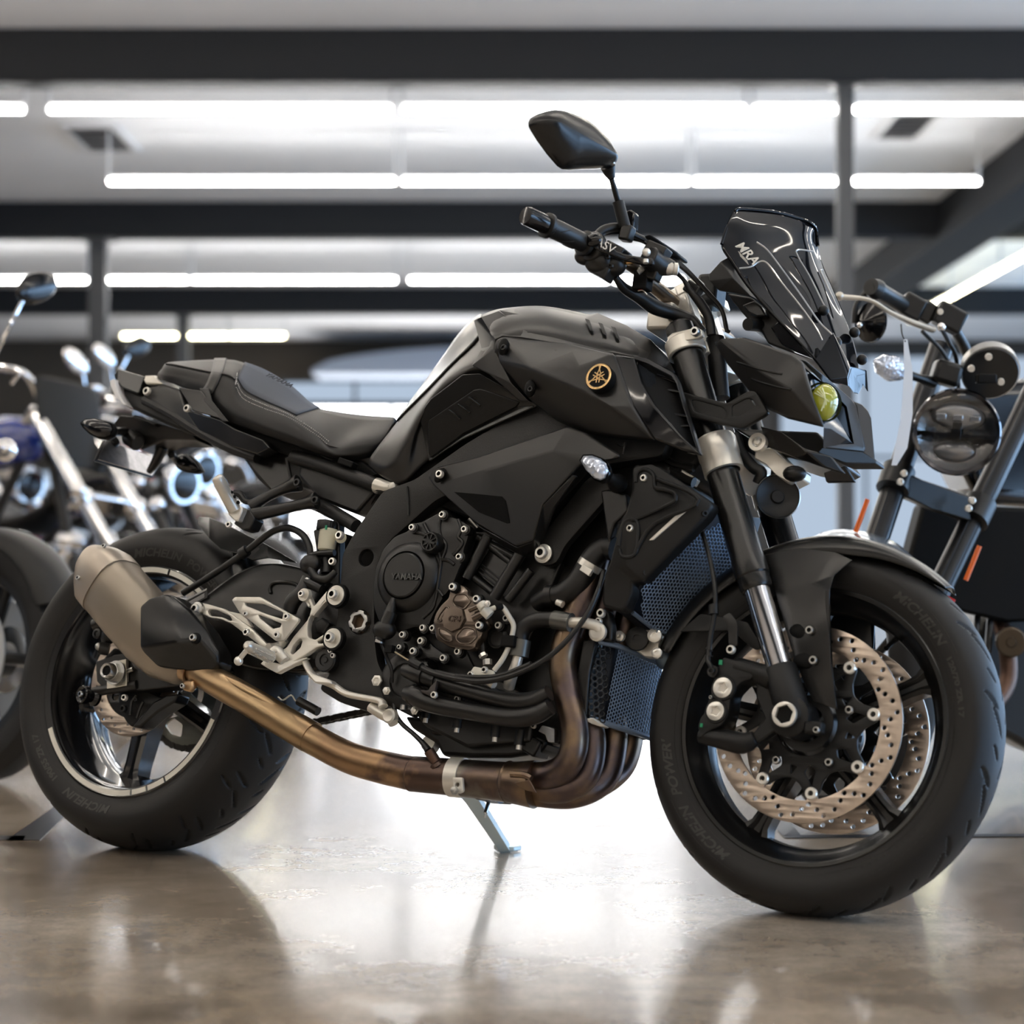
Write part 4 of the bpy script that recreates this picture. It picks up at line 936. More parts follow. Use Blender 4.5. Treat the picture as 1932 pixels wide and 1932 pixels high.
panel('intake_mesh_panel', 't', '1545,365,.209 1640,430,.20 1650,490,.20 1705,700,.205 1690,690,.208 1600,510,.213', [(0, 1, 2, 5), (2, 3, 4, 5)], .003, mat('fine_black_mesh', (.008, .010, .013), .7, bump=1., bscale=900, spec=.2), bike)
for s_ in ('1650,440,.195 1760,480,.185 1765,470,.185 1650,425,.193', '1640,505,.197 1775,528,.186 1772,515,.186 1640,490,.195', '1700,640,.2 1815,655,.188 1812,640,.188 1698,622,.2', '1715,712,.205 1835,700,.19 1830,690,.19 1710,695,.203'):
    q = V('t', s_); M().prism(q, (0, .014, 0)).build('intake_vane', gloss, bike, bev=.0015)
for (x, y) in ((858, 288), (998, 505)):
    M().ball(P('t', x-3, y, .205 if y < 400 else .211), .011, (1.0, .6, 1.45)).build('bolt_recess', dark, sc_); bolt(P('t', x+2, y+6, .210 if y < 400 else .222), .0055, engb, sc_)
# emblem
ec = P('t', 1351, 443, .266); en = Vector((.05, -1, .12)).normalized(); em = M().cyl(ec-en*.016, ec-en*.001, .0250, 48).build('tuning_fork_emblem', dark, bike); EM = mframe(ec+en*.0002, (1, 0, .02), en)
rg = cut2d(circ2(0, 0, .0235, 56), [circ2(0, 0, .0195, 56)], .0014, .0003).xf(EM).build('emblem_ring', gold, em, ang=30)
tf = M()
for k in range(3):
    a = pi/2+k*2*pi/3; d = Vector((cos(a), sin(a), 0)); n_ = Vector((-sin(a), cos(a), 0))
    f = M(); hd = .0
    f.box(d*.0135+Vector((0, 0, .0005)), (.0022, .0022, .0012)); vs = []
    mm = Matrix.Rotation(a, 3, 'Z')
    for s_ in (-1, 1): f.box(n_*(s_*.0026)+d*(-.0045), (.0135, .0016, .0014), mm)
    f.box(d*.0148, (.008, .0020, .0014), mm)
    for s_ in (-1, 1): f.box(d*.0075+n_*(s_*.0022), (.0105, .0015, .0014), mm @ Matrix.Rotation(-s_*.32, 3, 'Z'))
    f.box(d*.0180, (.003, .004, .0014), mm)
    f.xf(EM).build('emblem_fork', gold, em)
# ================= SEAT
sc = [((285, 330, 0), (268, 345, .05), (250, 365, .065), (243, 385, .065)),
      ((300, 314, 0), (290, 325, .075), (282, 370, .09), (275, 400, .085)),
      ((400, 306, 0), (392, 343, .088), (380, 385, .100), (345, 425, .095)),
      ((520, 300, 0), (505, 366, .100), (485, 420, .118), (450, 465, .108)),
      ((600, 301, 0), (575, 377, .108), (535, 470, .130), (505, 520, .12)),
      ((650, 312, 0), (618, 400, .112), (590, 520, .142), (572, 590, .13)),
      ((760, 352, 0), (660, 470, .118), (670, 570, .150), (650, 625, .138)),
      ((880, 425, 0), (760, 520, .124), (790, 620, .154), (770, 668, .142)),
      ((1000, 525, 0), (880, 568, .128), (900, 660, .155), (880, 705, .143)),
      ((1095, 549, 0), (1010, 650, .124), (1010, 712, .150), (990, 744, .139)),
      ((1230, 567, 0), (1090, 705, .120), (1100, 752, .140), (1090, 775, .130)),
      ((1340, 575, 0), (1200, 690, .112), (1190, 745, .125), (1180, 785, .118)),
      ((1384, 580, 0), (1320, 670, .085), (1290, 730, .10), (1250, 775, .10)),
      ((1386, 600, 0), (1360, 660, .055), (1345, 710, .07), (1300, 760, .08))]
SG = cr2([[P('l', *q) for q in c] for c in sc], 6, 6)
seat = M().grid(SG).build('seat', seatm, bike, solid=.02, ang=80); mirror_y(seat)
# suede insert: tracks the seat top between the seams
ins = []
for (t, s_) in (((652, 318), (622, 395)), ((690, 322), (640, 455)), ((780, 362), (700, 500)), ((880, 428), (800, 520)), ((960, 492), (900, 535)), ((1000, 526), (985, 535))):
    a = P('l', t[0], t[1], -.015); b = P('l', t[0], t[1], .03); c_ = P('l', s_[0]+(t[0]-s_[0])*.15, s_[1]+(t[1]-s_[1])*.15, .105)
    m_ = (b+c_)/2+Vector((0, -.004, .012))
    ins.append([a+Vector((0, 0, .003)), b+Vector((0, 0, .004)), m_, c_+Vector((0, -.003, .005))])
o = M().grid(lift([r[:6] for r in SG[31:50]], .0022)).build('suede_insert', seats, seat, solid=.002, ang=80); mirror_y(o)
for off in (0, -.010):
    jj = 6 if off == 0 else 7; LG = lift(SG, .0014); st = [LG[30][2], LG[30][4]]+[LG[i][jj] for i in range(31, 60)]
    q = crom(st, 8); L_ = 0; th = M(); on = []; 
    for a, b in zip(q, q[1:]):
        L_ += (b-a).length
        if (L_ % .0048) < .0032: on.append(a)
        else:
            if len(on) > 1: th.tube([on[0], on[-1]], .0008, 5, 1)
            on = []
    o = th.build('seat_stitching', mat('grey_thread', (.5, .48, .45), .7), seat); o['kind'] = 'stuff'
    M().tube([p+Vector((.0015, .0014, -.0035)) for p in st], .0012, 6, 2).build('seat_seam', dark, seat)
M().tube([LG[i][6] for i in range(6, 31, 2)], .0018, 6, 2).build('seat_piping', seatm, seat)
BG = lift(SG, .003); bd = [[BG[int(i)][j] for j in range(19)] for i in (18, 19, 20, 21, 22)]
o = M().grid(bd).build('passenger_strap', rubhose, seat, solid=.004, ang=80); mirror_y(o)
M().shell([p+Vector((0, -.003, 0)) for p in V('l', '452,440,.119 495,440,.130 512,500,.137 590,600,.150 560,598,.147 475,500,.130')], [(0, 1, 2, 5), (2, 3, 4, 5)], (0, .003, 0)).build('passenger_strap_tail', rubhose, seat, bev=.001)
m_ = textmesh('YAMAHA', .018, .0004).xf(mframe(P('l', 835, 412, .055)+Vector((0, -.003, .004)), P('l', 890, 435, .05)-P('l', 780, 382, .05), (.6, -.6, .6)))
m_.build('embossed_lettering', mat('emboss_dark', (.02, .022, .027), .7), seat)
# ================= TAIL
tl_ = M().shell(V('a', '860,430,.075 990,400,.085 1085,430,.10 1125,535,.115 1215,690,.12 1130,640,.11 880,510,.08'), [(0, 1, 6), (1, 2, 3, 6), (3, 4, 5, 6)], (0, .02, 0)).build('tail_side_cover', matte, bike, bev=.005, seg=4); twin(tl_)
panel('seat_side_fin', 'a', '1083,420,.112 1215,440,.13 1270,500,.135 1370,635,.145 1330,608,.146 1165,560,.125 1160,545,.124', [(0, 1, 2, 6), (2, 3, 4, 5, 6)], .006, matte, bike, bev=.002, mir=True)
panel('under_seat_cover', 'a', '1125,560,.118 1165,565,.124 1335,615,.14 1370,640,.145 1420,670,.148 1600,740,.150 1640,790,.15 1560,830,.14 1400,780,.13 1215,690,.12', [(0, 1, 9), (1, 2, 8, 9), (2, 3, 4, 8), (4, 5, 7, 8), (5, 6, 7)], .03, matte2, bike, bev=.003, mir=True)
bolt(P('a', 900, 448, .085), .0085, alub, bike, 'tail_bolt'); bolt(P('a', 1143, 552, .125), .0075, alub, bike, 'tail_bolt')
q = V('a', '698,350,.07 712,305,.06 868,352,.07 862,385,.078 845,455,.080 832,460,.08 745,425,.075 700,390,.07')
o = M().shell(q, [tuple(range(8))], (0, .14, 0))  .build('tail_light_hood', matte2, bike, bev=.006, seg=3)
M().prism(V('a', '868,370,.078 890,355,.08 945,345,.07 955,370,.08 990,400,.085 880,400,.082'), (0, .15, 0)).build('tail_bracket', alu, bike, bev=.004)
M().shell(V('a', '665,380,.082 692,366,.084 699,395,.084 716,455,.084 760,528,.084 745,530,.084 693,470,.084 668,410,.082'), [(0, 1, 2, 7), (2, 3, 6, 7), (3, 4, 5, 6)], (0, .11, 0)).build('tail_lamp_lens', mat('pale_tail_lens', (.8, .8, .82), .2), bike, bev=.003)
M().prism(V('a', '700,400,.06 850,460,.06 1000,520,.07 1130,640,.07 1190,720,.07 1000,640,.07 830,560,.06 770,540,.06 730,470,.06'), (0, .12, 0)).build('undertail', plast, bike, bev=.006)
M().tube([P('a', 880, 500, .08), P('a', 1050, 590, .095), P('a', 1210, 690, .11), P('a', 1400, 790, .12), P('a', 1560, 850, .12)], .010, 10, 4).build('subframe_rail', frameb, bike)
# plate bracket, plate, indicators
pb_ = M(); pb_.prism(V('a', '690,640,.03 730,590,.03 830,600,.03 960,640,.03 1160,700,.05 1190,740,.05 1100,740,.03 1000,740,.02 860,800,.0 800,760,.0 700,700,.02'), (0, .06, 0))
pb_.tube([P('a', 700, 740, .02), P('a', 660, 800, .01), P('a', 625, 840, .0)], [.012, .012, .008], 10, 2); pb_.tube([P('a', 990, 780, -.02), P('a', 950, 870, -.03), P('a', 905, 935, -.04)], [.012, .011, .007], 10, 2)
pb_.tube([P('a', 780, 720, .03), P('a', 840, 760, .03)], .018, 12, 1)
plb = pb_.build('plate_bracket', engb, bike, bev=.003)
M().prism(V('a', '820,585,.045 960,640,.045 930,650,.045 800,600,.045'), (0, .04, 0)).build('plate_light_bracket', plast, plb, bev=.002)
pn = Vector((-.85, 0, -.5)); po = P('a', 740, 860, 0)
pc = [PL('a', x, y, po, pn) for x, y in ((625, 740), (985, 870), (925, 970), (572, 865))]
pnn = (pc[1]-pc[0]).cross(pc[3]-pc[0]).normalized()
if pnn.x > 0: pnn = -pnn
plt = M().prism([p+pnn*.004 for p in pc], -pnn*.006).build('licence_plate_frame', plast, bike, bev=.004)
cc = sum(pc, Vector())/4
M().prism([cc+(p-cc)*.93 -pnn*.0025 for p in pc], -pnn*.002).build('licence_plate', mat('plate_back_aluminium', (.5, .5, .52), .3, .9, var=.3, vscale=60), plt)
M().prism([cc+(p-cc)*.93 +pnn*.0045 for p in pc], pnn*.0008).build('licence_plate_face', mat('plate_face', (.6, .6, .6), .4), plt)
def indicator(v, pts, w, m1, m2, nm, lens=True, dw=.0):
    q = [P(v, x, y, w) for x, y in pts]; c = sum(q, Vector())/len(q)
    g = M().grid([[c+(p-c)*s_+Vector((0, dy, 0)) for p in q] for s_, dy in ((.4, .022), (.85, .014), (1.0, .002), (.93, -.004))], True)
    k = len(q); g.f.append(tuple(range(k)))
    o = g.build(nm, m1, bike, ang=50)
    if lens:
        l_ = M().grid([[c+(p-c)*s_+Vector((0, dy, 0)) for p in q] for s_, dy in ((.84, -.004), (.76, -.010), (.45, -.015), (.05, -.016))], True)
        l_.f.append(tuple(range(3*k, 4*k))); l_.build('indicator_lens', m2, o, ang=60)
    return o
indicator('a', ((487, 640), (520, 612), (580, 608), (640, 622), (690, 640), (705, 680), (690, 720), (650, 742), (600, 735), (540, 705), (500, 665)), .12, dark, gloss, 'rear_indicator')
indicator('a', ((1048, 870), (1070, 835), (1110, 820), (1160, 830), (1205, 875), (1236, 930), (1200, 948), (1130, 940), (1080, 915)), -.10, dark, gloss, 'rear_indicator')
M().tube([P('a', 1040, 830, -.05), P('a', 1070, 860, -.09)], .008, 10, 1).build('indicator_stem', rubhose, plb)
M().tube([P('a', 690, 690, .10), P('a', 760, 690, .04)], .010, 10, 1).build('indicator_stem', rubhose, plb)
# front right indicator
io = indicator('t', ((1250, 880), (1270, 848), (1320, 846), (1370, 865), (1405, 895), (1420, 940), (1400, 985), (1370, 1000), (1330, 985), (1285, 940)), .262, gloss, clear, 'front_indicator')
cl = MT['clear_lamp_lens']
N = cl.node_tree.nodes; L = cl.node_tree.links; vo = N.new('ShaderNodeTexVoronoi'); vo.inputs['Scale'].default_value = 130; tc = N.new('ShaderNodeTexCoord'); bp = N.new('ShaderNodeBump'); bp.inputs['Strength'].default_value = 1.; bp.inputs['Distance'].default_value = .003
L.new(tc.outputs['Object'], vo.inputs['Vector']); L.new(vo.outputs['Distance'], bp.inputs['Height']); L.new(bp.outputs[0], N['Principled BSDF'].inputs['Normal'])
M().tube([P('t', 1370, 950, .25), P('t', 1430, 985, .21), P('t', 1450, 1000, .17)], [.009, .011, .017], 16, 3).build('indicator_stem', rubhose, io)
# ================= FRAME
fr = flatplate('o', '1180,775 1110,760 1040,745 980,775 880,835 780,905 722,925 670,1000 645,1045 640,1110 632,1200 622,1270 600,1300 640,1325 700,1345 742,1330 738,1300 712,1250 706,1200 706,1120 712,1060 735,1020 775,985 820,945 860,925 1010,1000 1120,880 1250,860 1270,800', .145, .03, holes=((690, 1052, .0155), (678, 1173, .0215)), bev=.004, r=.012).build('main_frame', frameb, bike, ang=30)
twin(fr)
M().cyl(B(690, 1052, .132), B(690, 1052, .125), .0165, 24).build('frame_hole_liner', dark, fr)
pv = B(678, 1173, .148)
q = []
for i in range(60):
    a = 2*pi*i/60; q.append(((.0205 if (i % 10) < 7 else .0178)*cos(a), (.0205 if (i % 10) < 7 else .0178)*sin(a)))
side(cut2d(q, [circ2(0, 0, .0135, 6, .25)], .010, .0008), 0).xf(Matrix.Translation(pv)).build('pivot_nut', steel, fr, ang=30)
M().cyl(pv+Vector((0, .03, 0)), pv+Vector((0, .008, 0)), .021, 24).build('pivot_bore', mat('bore_bronze', (.12, .08, .05), .5, .6), fr)
M().tube([B(768, 918, .1465), B(770, 950, .1465), B(771, 972, .1465)], .0022, 8, 3).build('weld_bead', frameb, fr)
M().prism([B(x, y, .1) for x, y in ((1160, 780), (1280, 790), (1330, 860), (1290, 900), (1200, 880), (1120, 850))], (0, .2, 0)).build('head_frame_block', frameb, fr, bev=.01)
# rear subframe tubes
M().tube([P('l', 900, 770, .11), P('l', 1000, 795, .115), P('l', 1150, 850, .12), P('l', 1300, 905, .125), P('l', 1370, 925, .125)], .014, 16, 4).build('subframe_tube', frameb, bike)
M().tube([P('l', 1300, 905, .125), P('l', 1370, 920, .128), P('l', 1375, 900, .128)], [.015, .012, .011], 12, 3).build('subframe_joint', alu, bike)
M().tube([P('l', 990, 985, .10), P('l', 1100, 1040, .11), P('l', 1200, 1100, .12)], .013, 14, 3).build('subframe_brace', frameb, bike)
sb_ = M().tube([B(560, 850, -.1), B(640, 900, -.1), B(740, 930, -.1)], .014, 12, 3).build('subframe_tube', frameb, bike)
bt = M().prism([P('l', x, y, .09) for x, y in ((560, 610), (720, 670), (930, 735), (1100, 800), (1260, 880), (1330, 930), (1240, 1010), (1130, 1000), (1000, 930), (900, 900), (870, 880), (790, 935), (720, 870), (650, 770), (560, 700), (480, 660))], (0, .18, 0)).build('under_seat_tray', plast, bike, bev=.008, seg=3)
M().prism([P('l', x, y, .095) for x, y in ((620, 720), (930, 745), (870, 780), (895, 900), (790, 935), (700, 830))], (0, .01, 0)).build('tray_side_panel', matte2, bt, bev=.006)
M().prism([P('l', x, y, .10) for x, y in ((930, 790), (1300, 920), (1200, 1040), (1020, 970), (920, 860))], (0, .05, 0)).build('battery_box_side', engb, bt, bev=.006)
M().box(P('l', 1160, 800, .13), (.035, .02, .012), Matrix.Rotation(.3, 3, 'Y')).build('seat_latch', dark, bt, bev=.002)
# side cover with triangular mesh
sd = panel('frame_side_cover', 't', '462,965,.150 500,915,.155 720,860,.172 1190,700,.200 1280,730,.205 1460,850,.205 1440,870,.205 1250,900,.208 1200,960,.208 1060,1110,.202 1010,1300,.190 920,1330,.180 700,1200,.165 490,1010,.150 1110,830,.215 760,930,.182', [(0, 1, 13), (1, 2, 15, 13), (2, 3, 14, 15), (3, 4, 14), (4, 5, 6, 14), (6, 7, 14), (7, 8, 14), (8, 9, 15, 14), (9, 10, 11, 15), (11, 12, 15), (12, 13, 15)], .008, matte, bike, bev=.008, seg=4, ang=60, mir=True)
M().ball(P('t', 524, 957, .160), .0125, (.8, .4, 1.2), R=Matrix.Rotation(.5, 3, 'Y')).build('bolt_recess', dark, sd); bolt(P('t', 528, 953, .165), .0075, alub, sd)
tg = SV([sd], 't', '600,1044 850,1068 868,1090 890,1205 875,1208 730,1150 740,1057 820,1110', .0012)
M().shell(tg, [(0, 6, 5), (6, 1, 7), (1, 2, 7), (2, 3, 4, 7), (7, 4, 5), (6, 7, 5)], (0, .002, 0)).build('triangle_mesh_insert', mat('fine_black_mesh2', (.003, .003, .003), .8, bump=1., bscale=1200, spec=.15), sd)
panel('side_cover_flap', 't', '700,1205,.168 920,1330,.184 1010,1300,.195 1060,1110,.206 1215,950,.212 1240,960,.206 1120,1120,.190 1070,1250,.17 1030,1345,.168 960,1380,.165 850,1330,.165', [(0, 1, 9, 10), (1, 2, 8, 9), (2, 3, 7, 8), (3, 4, 5, 6, 7)], .008, matte2, bike, bev=.004)
# engine hanger
hg = flatplate('o', '1105,905 1130,890 1160,905 1140,945 1100,990 1065,1030 1050,1062 1030,1068 1008,1060 1006,1035 1030,1000 1062,960', .158, .018, bev=.003, r=.010).build('engine_hanger', frameb, bike)
c = P('d', 1492, 560, .162); M().lathe([(0, .0165), (.003, .0165), (.004, .014), (.004, .0115)], c, (0, -1, 0), 28).build('hanger_washer', alub, hg); bolt(c+Vector((0, -.003, 0)), .0115, alub, hg, 'hanger_bolt')
# ================= RADIATOR, GUARDS
def honey(A, Bq, C_, D, nu, nv, bulge, lift, r_in=.62):
    # A top-left, Bq top-right, C_ bottom-right, D bottom-left; hex cells
    nn = (Bq-A).cross(D-A).normalized(); 
    if nn.y > 0: nn = -nn
    def S(u, v_):
        p = A*(1-u)*(1-v_)+Bq*u*(1-v_)+C_*u*v_+D*(1-u)*v_
        return p+nn*lift+nn*bulge*max(0, .5-abs(0))*(-((u-.5)**2))
    m = M()
    for i in range(nu):
        for j in range(nv):
            cu = (i+.5)/nu; cv = (j+.5+(.5 if i % 2 else 0))/(nv+.5); o_ = []; n_ = []
            for k in range(6):
                a = pi*k/3; du = cos(a)/nu*.667; dv = sin(a)/(nv+.5)*.577
                cl_ = lambda t: min(1, max(0, t))
                o_.append(S(cl_(cu+du), cl_(cv+dv))); n_.append(S(cl_(cu+du*r_in), cl_(cv+dv*r_in)))
            m.add(o_+n_, [(k, (k+1) % 6, 6+(k+1) % 6, 6+k) for k in range(6)])
    return m
A_, B_, C_, D_ = P('r', 730, 560, .16), B(1352, 968, .03), B(1258, 1198, .02), P('r', 395, 1100, .16)
B2 = B(1425, 1010, -.10); C2 = B(1330, 1150, -.10)
A_, B_, C_, D_ = P('r', 880, 440, .15), P('r', 1260, 520, -.13), P('r', 1130, 860, -.13), P('r', 390, 1090, .15)
C_ = P('r', 690, 1270, -.02)
rd = M().shell([A_, P('r', 1010, 500, .03), B_, P('r', 1180, 800, -.13), P('r', 950, 950, -.02), C_, D_], [(0, 1, 4, 5, 6), (1, 2, 3, 4)], (-.03, .02, 0)).build('radiator', grille, bike, bev=.003)
def honey_poly(pts, faces, cell, lift, wire):
    # honeycomb clipped to a facetted polygon; lives on each planar facet
    m = M()
    for f in faces:
        q = [pts[i] for i in f]; o = q[0]; n_ = Vector()
        for i in range(1, len(q)-1): n_ += (q[i]-o).cross(q[i+1]-o)
        n_.normalize(); n_ = -n_ if n_.y > 0 else n_
        u = (q[1]-q[0]).normalized(); u = (u-n_*u.dot(n_)).normalized(); w = n_.cross(u)
        p2 = [((p-o).dot(u), (p-o).dot(w)) for p in q]
        def inside(x, y):
            c = False
            for i in range(len(p2)):
                x1, y1 = p2[i]; x2, y2 = p2[i-1]
                if (y1 > y) != (y2 > y) and x < (x2-x1)*(y-y1)/(y2-y1)+x1: c = not c
            return c
        xs = [p[0] for p in p2]; ys = [p[1] for p in p2]; r = cell/2; dx = r*1.5; dy = r*sqrt(3); i = 0; x = min(xs)
        while x < max(xs):
            y = min(ys)+(dy/2 if i % 2 else 0)
            while y < max(ys):
                if inside(x, y):
                    O = [o+n_*lift+u*(x+r*cos(pi*k/3))+w*(y+r*sin(pi*k/3)) for k in range(6)]; I = [o+n_*lift+u*(x+(r-wire)*cos(pi*k/3))+w*(y+(r-wire)*sin(pi*k/3)) for k in range(6)]
                    m.add(O+I, [(k, (k+1) % 6, 6+(k+1) % 6, 6+k) for k in range(6)])
                y += dy
            x += dx; i += 1
    return m
rp = [P('r', 735, 700, .125), P('r', 960, 505, .05), P('r', 1000, 520, .03), P('r', 1100, 860, -.03), P('r', 950, 950, .0), P('r', 690, 1268, .03), P('r', 560, 1215, .075), P('r', 440, 1120, .12), P('r', 445, 930, .15)]
M().shell([p+Vector((-.012, .012, 0)) for p in rp], [tuple(range(9))], (-.02, .02, 0)).build('radiator_core', grille, rd)
honey_poly(rp, [(0, 1, 2, 3, 4, 5, 6, 7, 8)], .0085, .004, .0011).build('radiator_guard', hexm, rd, solid=.0012)
M().tube([p+Vector((.003, -.003, 0)) for p in rp[3:8]], .004, 8, 1).build('guard_border', hexm, rd)
# right radiator shroud
shr = panel('radiator_shroud', 'r', '440,215,.185 460,185,.185 560,190,.185 600,195,.18 860,370,.17 940,425,.16 945,460,.158 905,520,.162 510,920,.175 445,930,.172 440,1000,.168 400,1090,.165 370,1110,.165 260,1080,.175 250,1040,.178 265,880,.185 300,800,.188 375,520,.192 400,480,.192 440,340,.192 400,820,.190 840,440,.175', [(0, 1, 2, 3, 21, 19), (3, 4, 21), (4, 5, 6, 7, 21), (21, 7, 8, 20), (19, 21, 20, 17, 18), (20, 8, 9, 16, 17), (9, 10, 11, 12, 13, 14, 15, 16)], .03, plast, bike, bev=.006, seg=3, ang=40)
shl = [ ('470,240 520,220 570,250 590,330 690,350 712,385 700,420 520,510 480,560 470,740 430,770 370,765 350,720 390,560 440,520 450,400 480,340', .192), ]
for s_, w in shl:
    pass
for s_ in ('470,300 475,240 520,218 575,250 585,330 640,345 705,365 715,400 690,430 520,510 440,540', '360,700 375,600 400,545 450,535 480,570 472,720 440,765 380,765 362,720', '600,280 800,360 845,440 580,560 460,740'):
    M().tube(V('r', s_, .190), .0035, 8, 3).build('shroud_rib', plast, shr)
M().shell(V('r', '755,468,.181 783,465,.179 790,475,.178 575,662,.186 545,664,.188'), [tuple(range(5))], (0, .006, 0)).build('shroud_reflector_strip', alu, shr, bev=.001)
for (x, y) in ((523, 277), (437, 593)):
    c = P('r', x, y, .186); M().cyl(c+Vector((0, .01, 0)), c+Vector((0, -.001, 0)), .0145, 24).build('bolt_recess', dark, shr); bolt(c+Vector((0, -.002, 0)), .0062, alub, shr)
for (x, y) in ((862, 485), (492, 855)):
    bolt(P('r', x, y, .168)+Vector((.012, -.004, -.004)), .0055, engb, shr, 'shroud_bolt', ax=(.7, -.7, -.1))
M().prism(V('r', '240,350,.17 300,340,.17 400,370,.17 420,480,.17 330,560,.17 290,690,.17'), (0, .02, 0)).build('shroud_inner_bracket', engb, shr, bev=.004)
M().shell(V('r', '520,120,.1 580,95,.1 640,110,.1 650,135,.1 600,140,.1 530,130,.1'), [tuple(range(6))], (0, .05, -.004)).build('radiator_cap', gloss, rd, bev=.003)
M().cyl(P('r', 575, 190, .08), P('r', 580, 130, .08), .020, 24).build('filler_neck', alu, rd)
cp = P('r', 582, 118, .10); M().lathe([(0, .021), (.005, .022), (.008, .020), (.009, .006)], cp, (-.1, -.5, 1), 28).build('radiator_cap_top', engb, rd)
for (a, b, c_, r_) in (((430, 130), (470, 160), (520, 150), .006), ((650, 150), (720, 190), (830, 210), .007), ((700, 230), (780, 280), (830, 300), .009), ((620, 200), (700, 230), (760, 240), .008)):
    M().tube([P('r', a[0], a[1], .10), P('r', b[0], b[1], .10), P('r', c_[0], c_[1], .10)], r_, 10, 3).build('wiring_connector', engb, bike)
M().tube([P('r', 350, 60, .16), P('r', 380, 75, .16), P('r', 400, 50, .16), P('r', 385, 120, .16)], .0018, 6, 4).build('wire_clip', engb, bike)
M().box(P('r', 790, 270, .09), (.035, .03, .014), Matrix.Rotation(.5, 3, 'Y')).build('pale_connector', alu, bike, bev=.002)
# oil cooler and guard
oc = [P('r', 220, 1300, .115), P('r', 350, 1330, .09), P('r', 655, 1455, -.03), P('r', 575, 1915, -.03), P('r', 270, 1815, .09), P('r', 150, 1770, .115)]
ocb = M().shell([p+Vector((-.010, .010, 0)) for p in oc], [(0, 1, 4, 5), (1, 2, 3, 4)], (-.04, .03, 0)).build('oil_cooler', grille, bike, bev=.003)
honey_poly(oc, [(1, 2, 3, 4)], .0078, .003, .0011).build('oil_cooler_guard', hexm, ocb, solid=.0012)
honey_poly([P('r', 170, 1320, .125), P('r', 290, 1320, .095), P('r', 270, 1815, .095), P('r', 150, 1770, .12)], [(0, 1, 2, 3)], .0125, .003, .0022).build('guard_side_mesh', engb, ocb, solid=.0012)
M().tube([p+Vector((.002, -.002, 0)) for p in (oc[0], oc[1], oc[2])], .005, 8, 1).build('guard_top_rail', hexm, ocb)
M().tube([p+Vector((.002, -.002, 0)) for p in (oc[5], oc[4], oc[3])], .005, 8, 1).build('guard_bottom_rail', hexm, ocb)
M().prism(V('r', '130,1290,.13 215,1280,.13 170,1500,.13 150,1790,.13 100,1760,.13 95,1500,.13'), (0, .03, 0)).build('cooler_side_plate', matte2, ocb, bev=.003)
M().shell(V('r', '130,1785,.13 200,1780,.12 270,1830,.10 250,1840,.10 180,1815,.12'), [tuple(range(5))], (0, .02, 0)).build('cooler_foot', alu, ocb, bev=.002)
# brackets between radiator and cooler
M().prism(V('r', '420,1240,.06 560,1220,.06 620,1260,.05 610,1400,.05 520,1400,.05 450,1350,.06'), (0, .02, 0)).build('cooler_bracket', alu, bike, bev=.003)
for (x, y, r_) in ((475, 1285, .013), (365, 1270, .006), (600, 1375, .006), (585, 1265, .008)):
    M().lathe([(0, r_*1.6), (.006, r_*1.5), (.008, r_), (.008, r_*.5), (.004, r_*.5), (.004, 0)], P('r', x, y, .08), (.3, -1, 0), 20).build('rubber_grommet' if r_ > .01 else 'bracket_bolt', rubhose if r_ > .01 else alub, bike)
M().ball(P('r', 650, 1400, .02), .020, (.9, .8, 1.1)).build('horn_lower', mat('blue_grey_cast', (.15, .2, .25), .4, .6), bike)

M().prism([B(x, y, .118) for x, y in ((715, 925), (800, 862), (880, 820), (1000, 800), (1060, 900), (1040, 1010), (900, 985), (838, 958), (790, 985), (740, 1000))], (0, .236, 0)).build('dark_gap_fill', dark, fr, bev=.004)  # black block added as a shaded interior behind the frame and tank gaps

M().prism([P('l', x, y, .105) for x, y in ((470, 540), (560, 570), (700, 625), (900, 690), (1090, 750), (1230, 790), (1300, 850), (1250, 880), (1100, 815), (900, 770), (560, 650))], (0, .21, 0)).build('seat_base', dark, seat, bev=.003)
# ================= ENGINE
eng = M()
eng.prism([B(x, y, .120) for x, y in ((720, 1230), (715, 1080), (760, 1000), (830, 950), (900, 1010), (960, 1160), (960, 1290), (1010, 1330), (1000, 1400), (880, 1410), (800, 1370), (740, 1290))], (0, .235, 0))
eng.prism([B(x, y, .125) for x, y in ((880, 1000), (960, 1000), (1060, 1060), (1010, 1180), (960, 1290), (900, 1280), (840, 1150))], (0, .25, 0))
engine = eng.build('engine_block', engb, bike, bev=.006, seg=3)
# airbox / head darkness under the side cover
M().prism([B(x, y, .11) for x, y in ((840, 900), (1110, 800), (1270, 880), (1230, 980), (1150, 1050), (1110, 1180), (1040, 1140), (1000, 1060), (900, 1000))], (0, .22, 0)).build('cylinder_head', engb, engine, bev=.01)
M().prism([B(x, y, .085) for x, y in ((950, 1150), (1120, 1090), (1130, 1180), (1110, 1300), (1090, 1400), (1000, 1410), (940, 1380))], (0, .17, 0)).build('dark_engine_fill', engb, engine, bev=.006)  # engine-black block added to darken the gap behind the headers
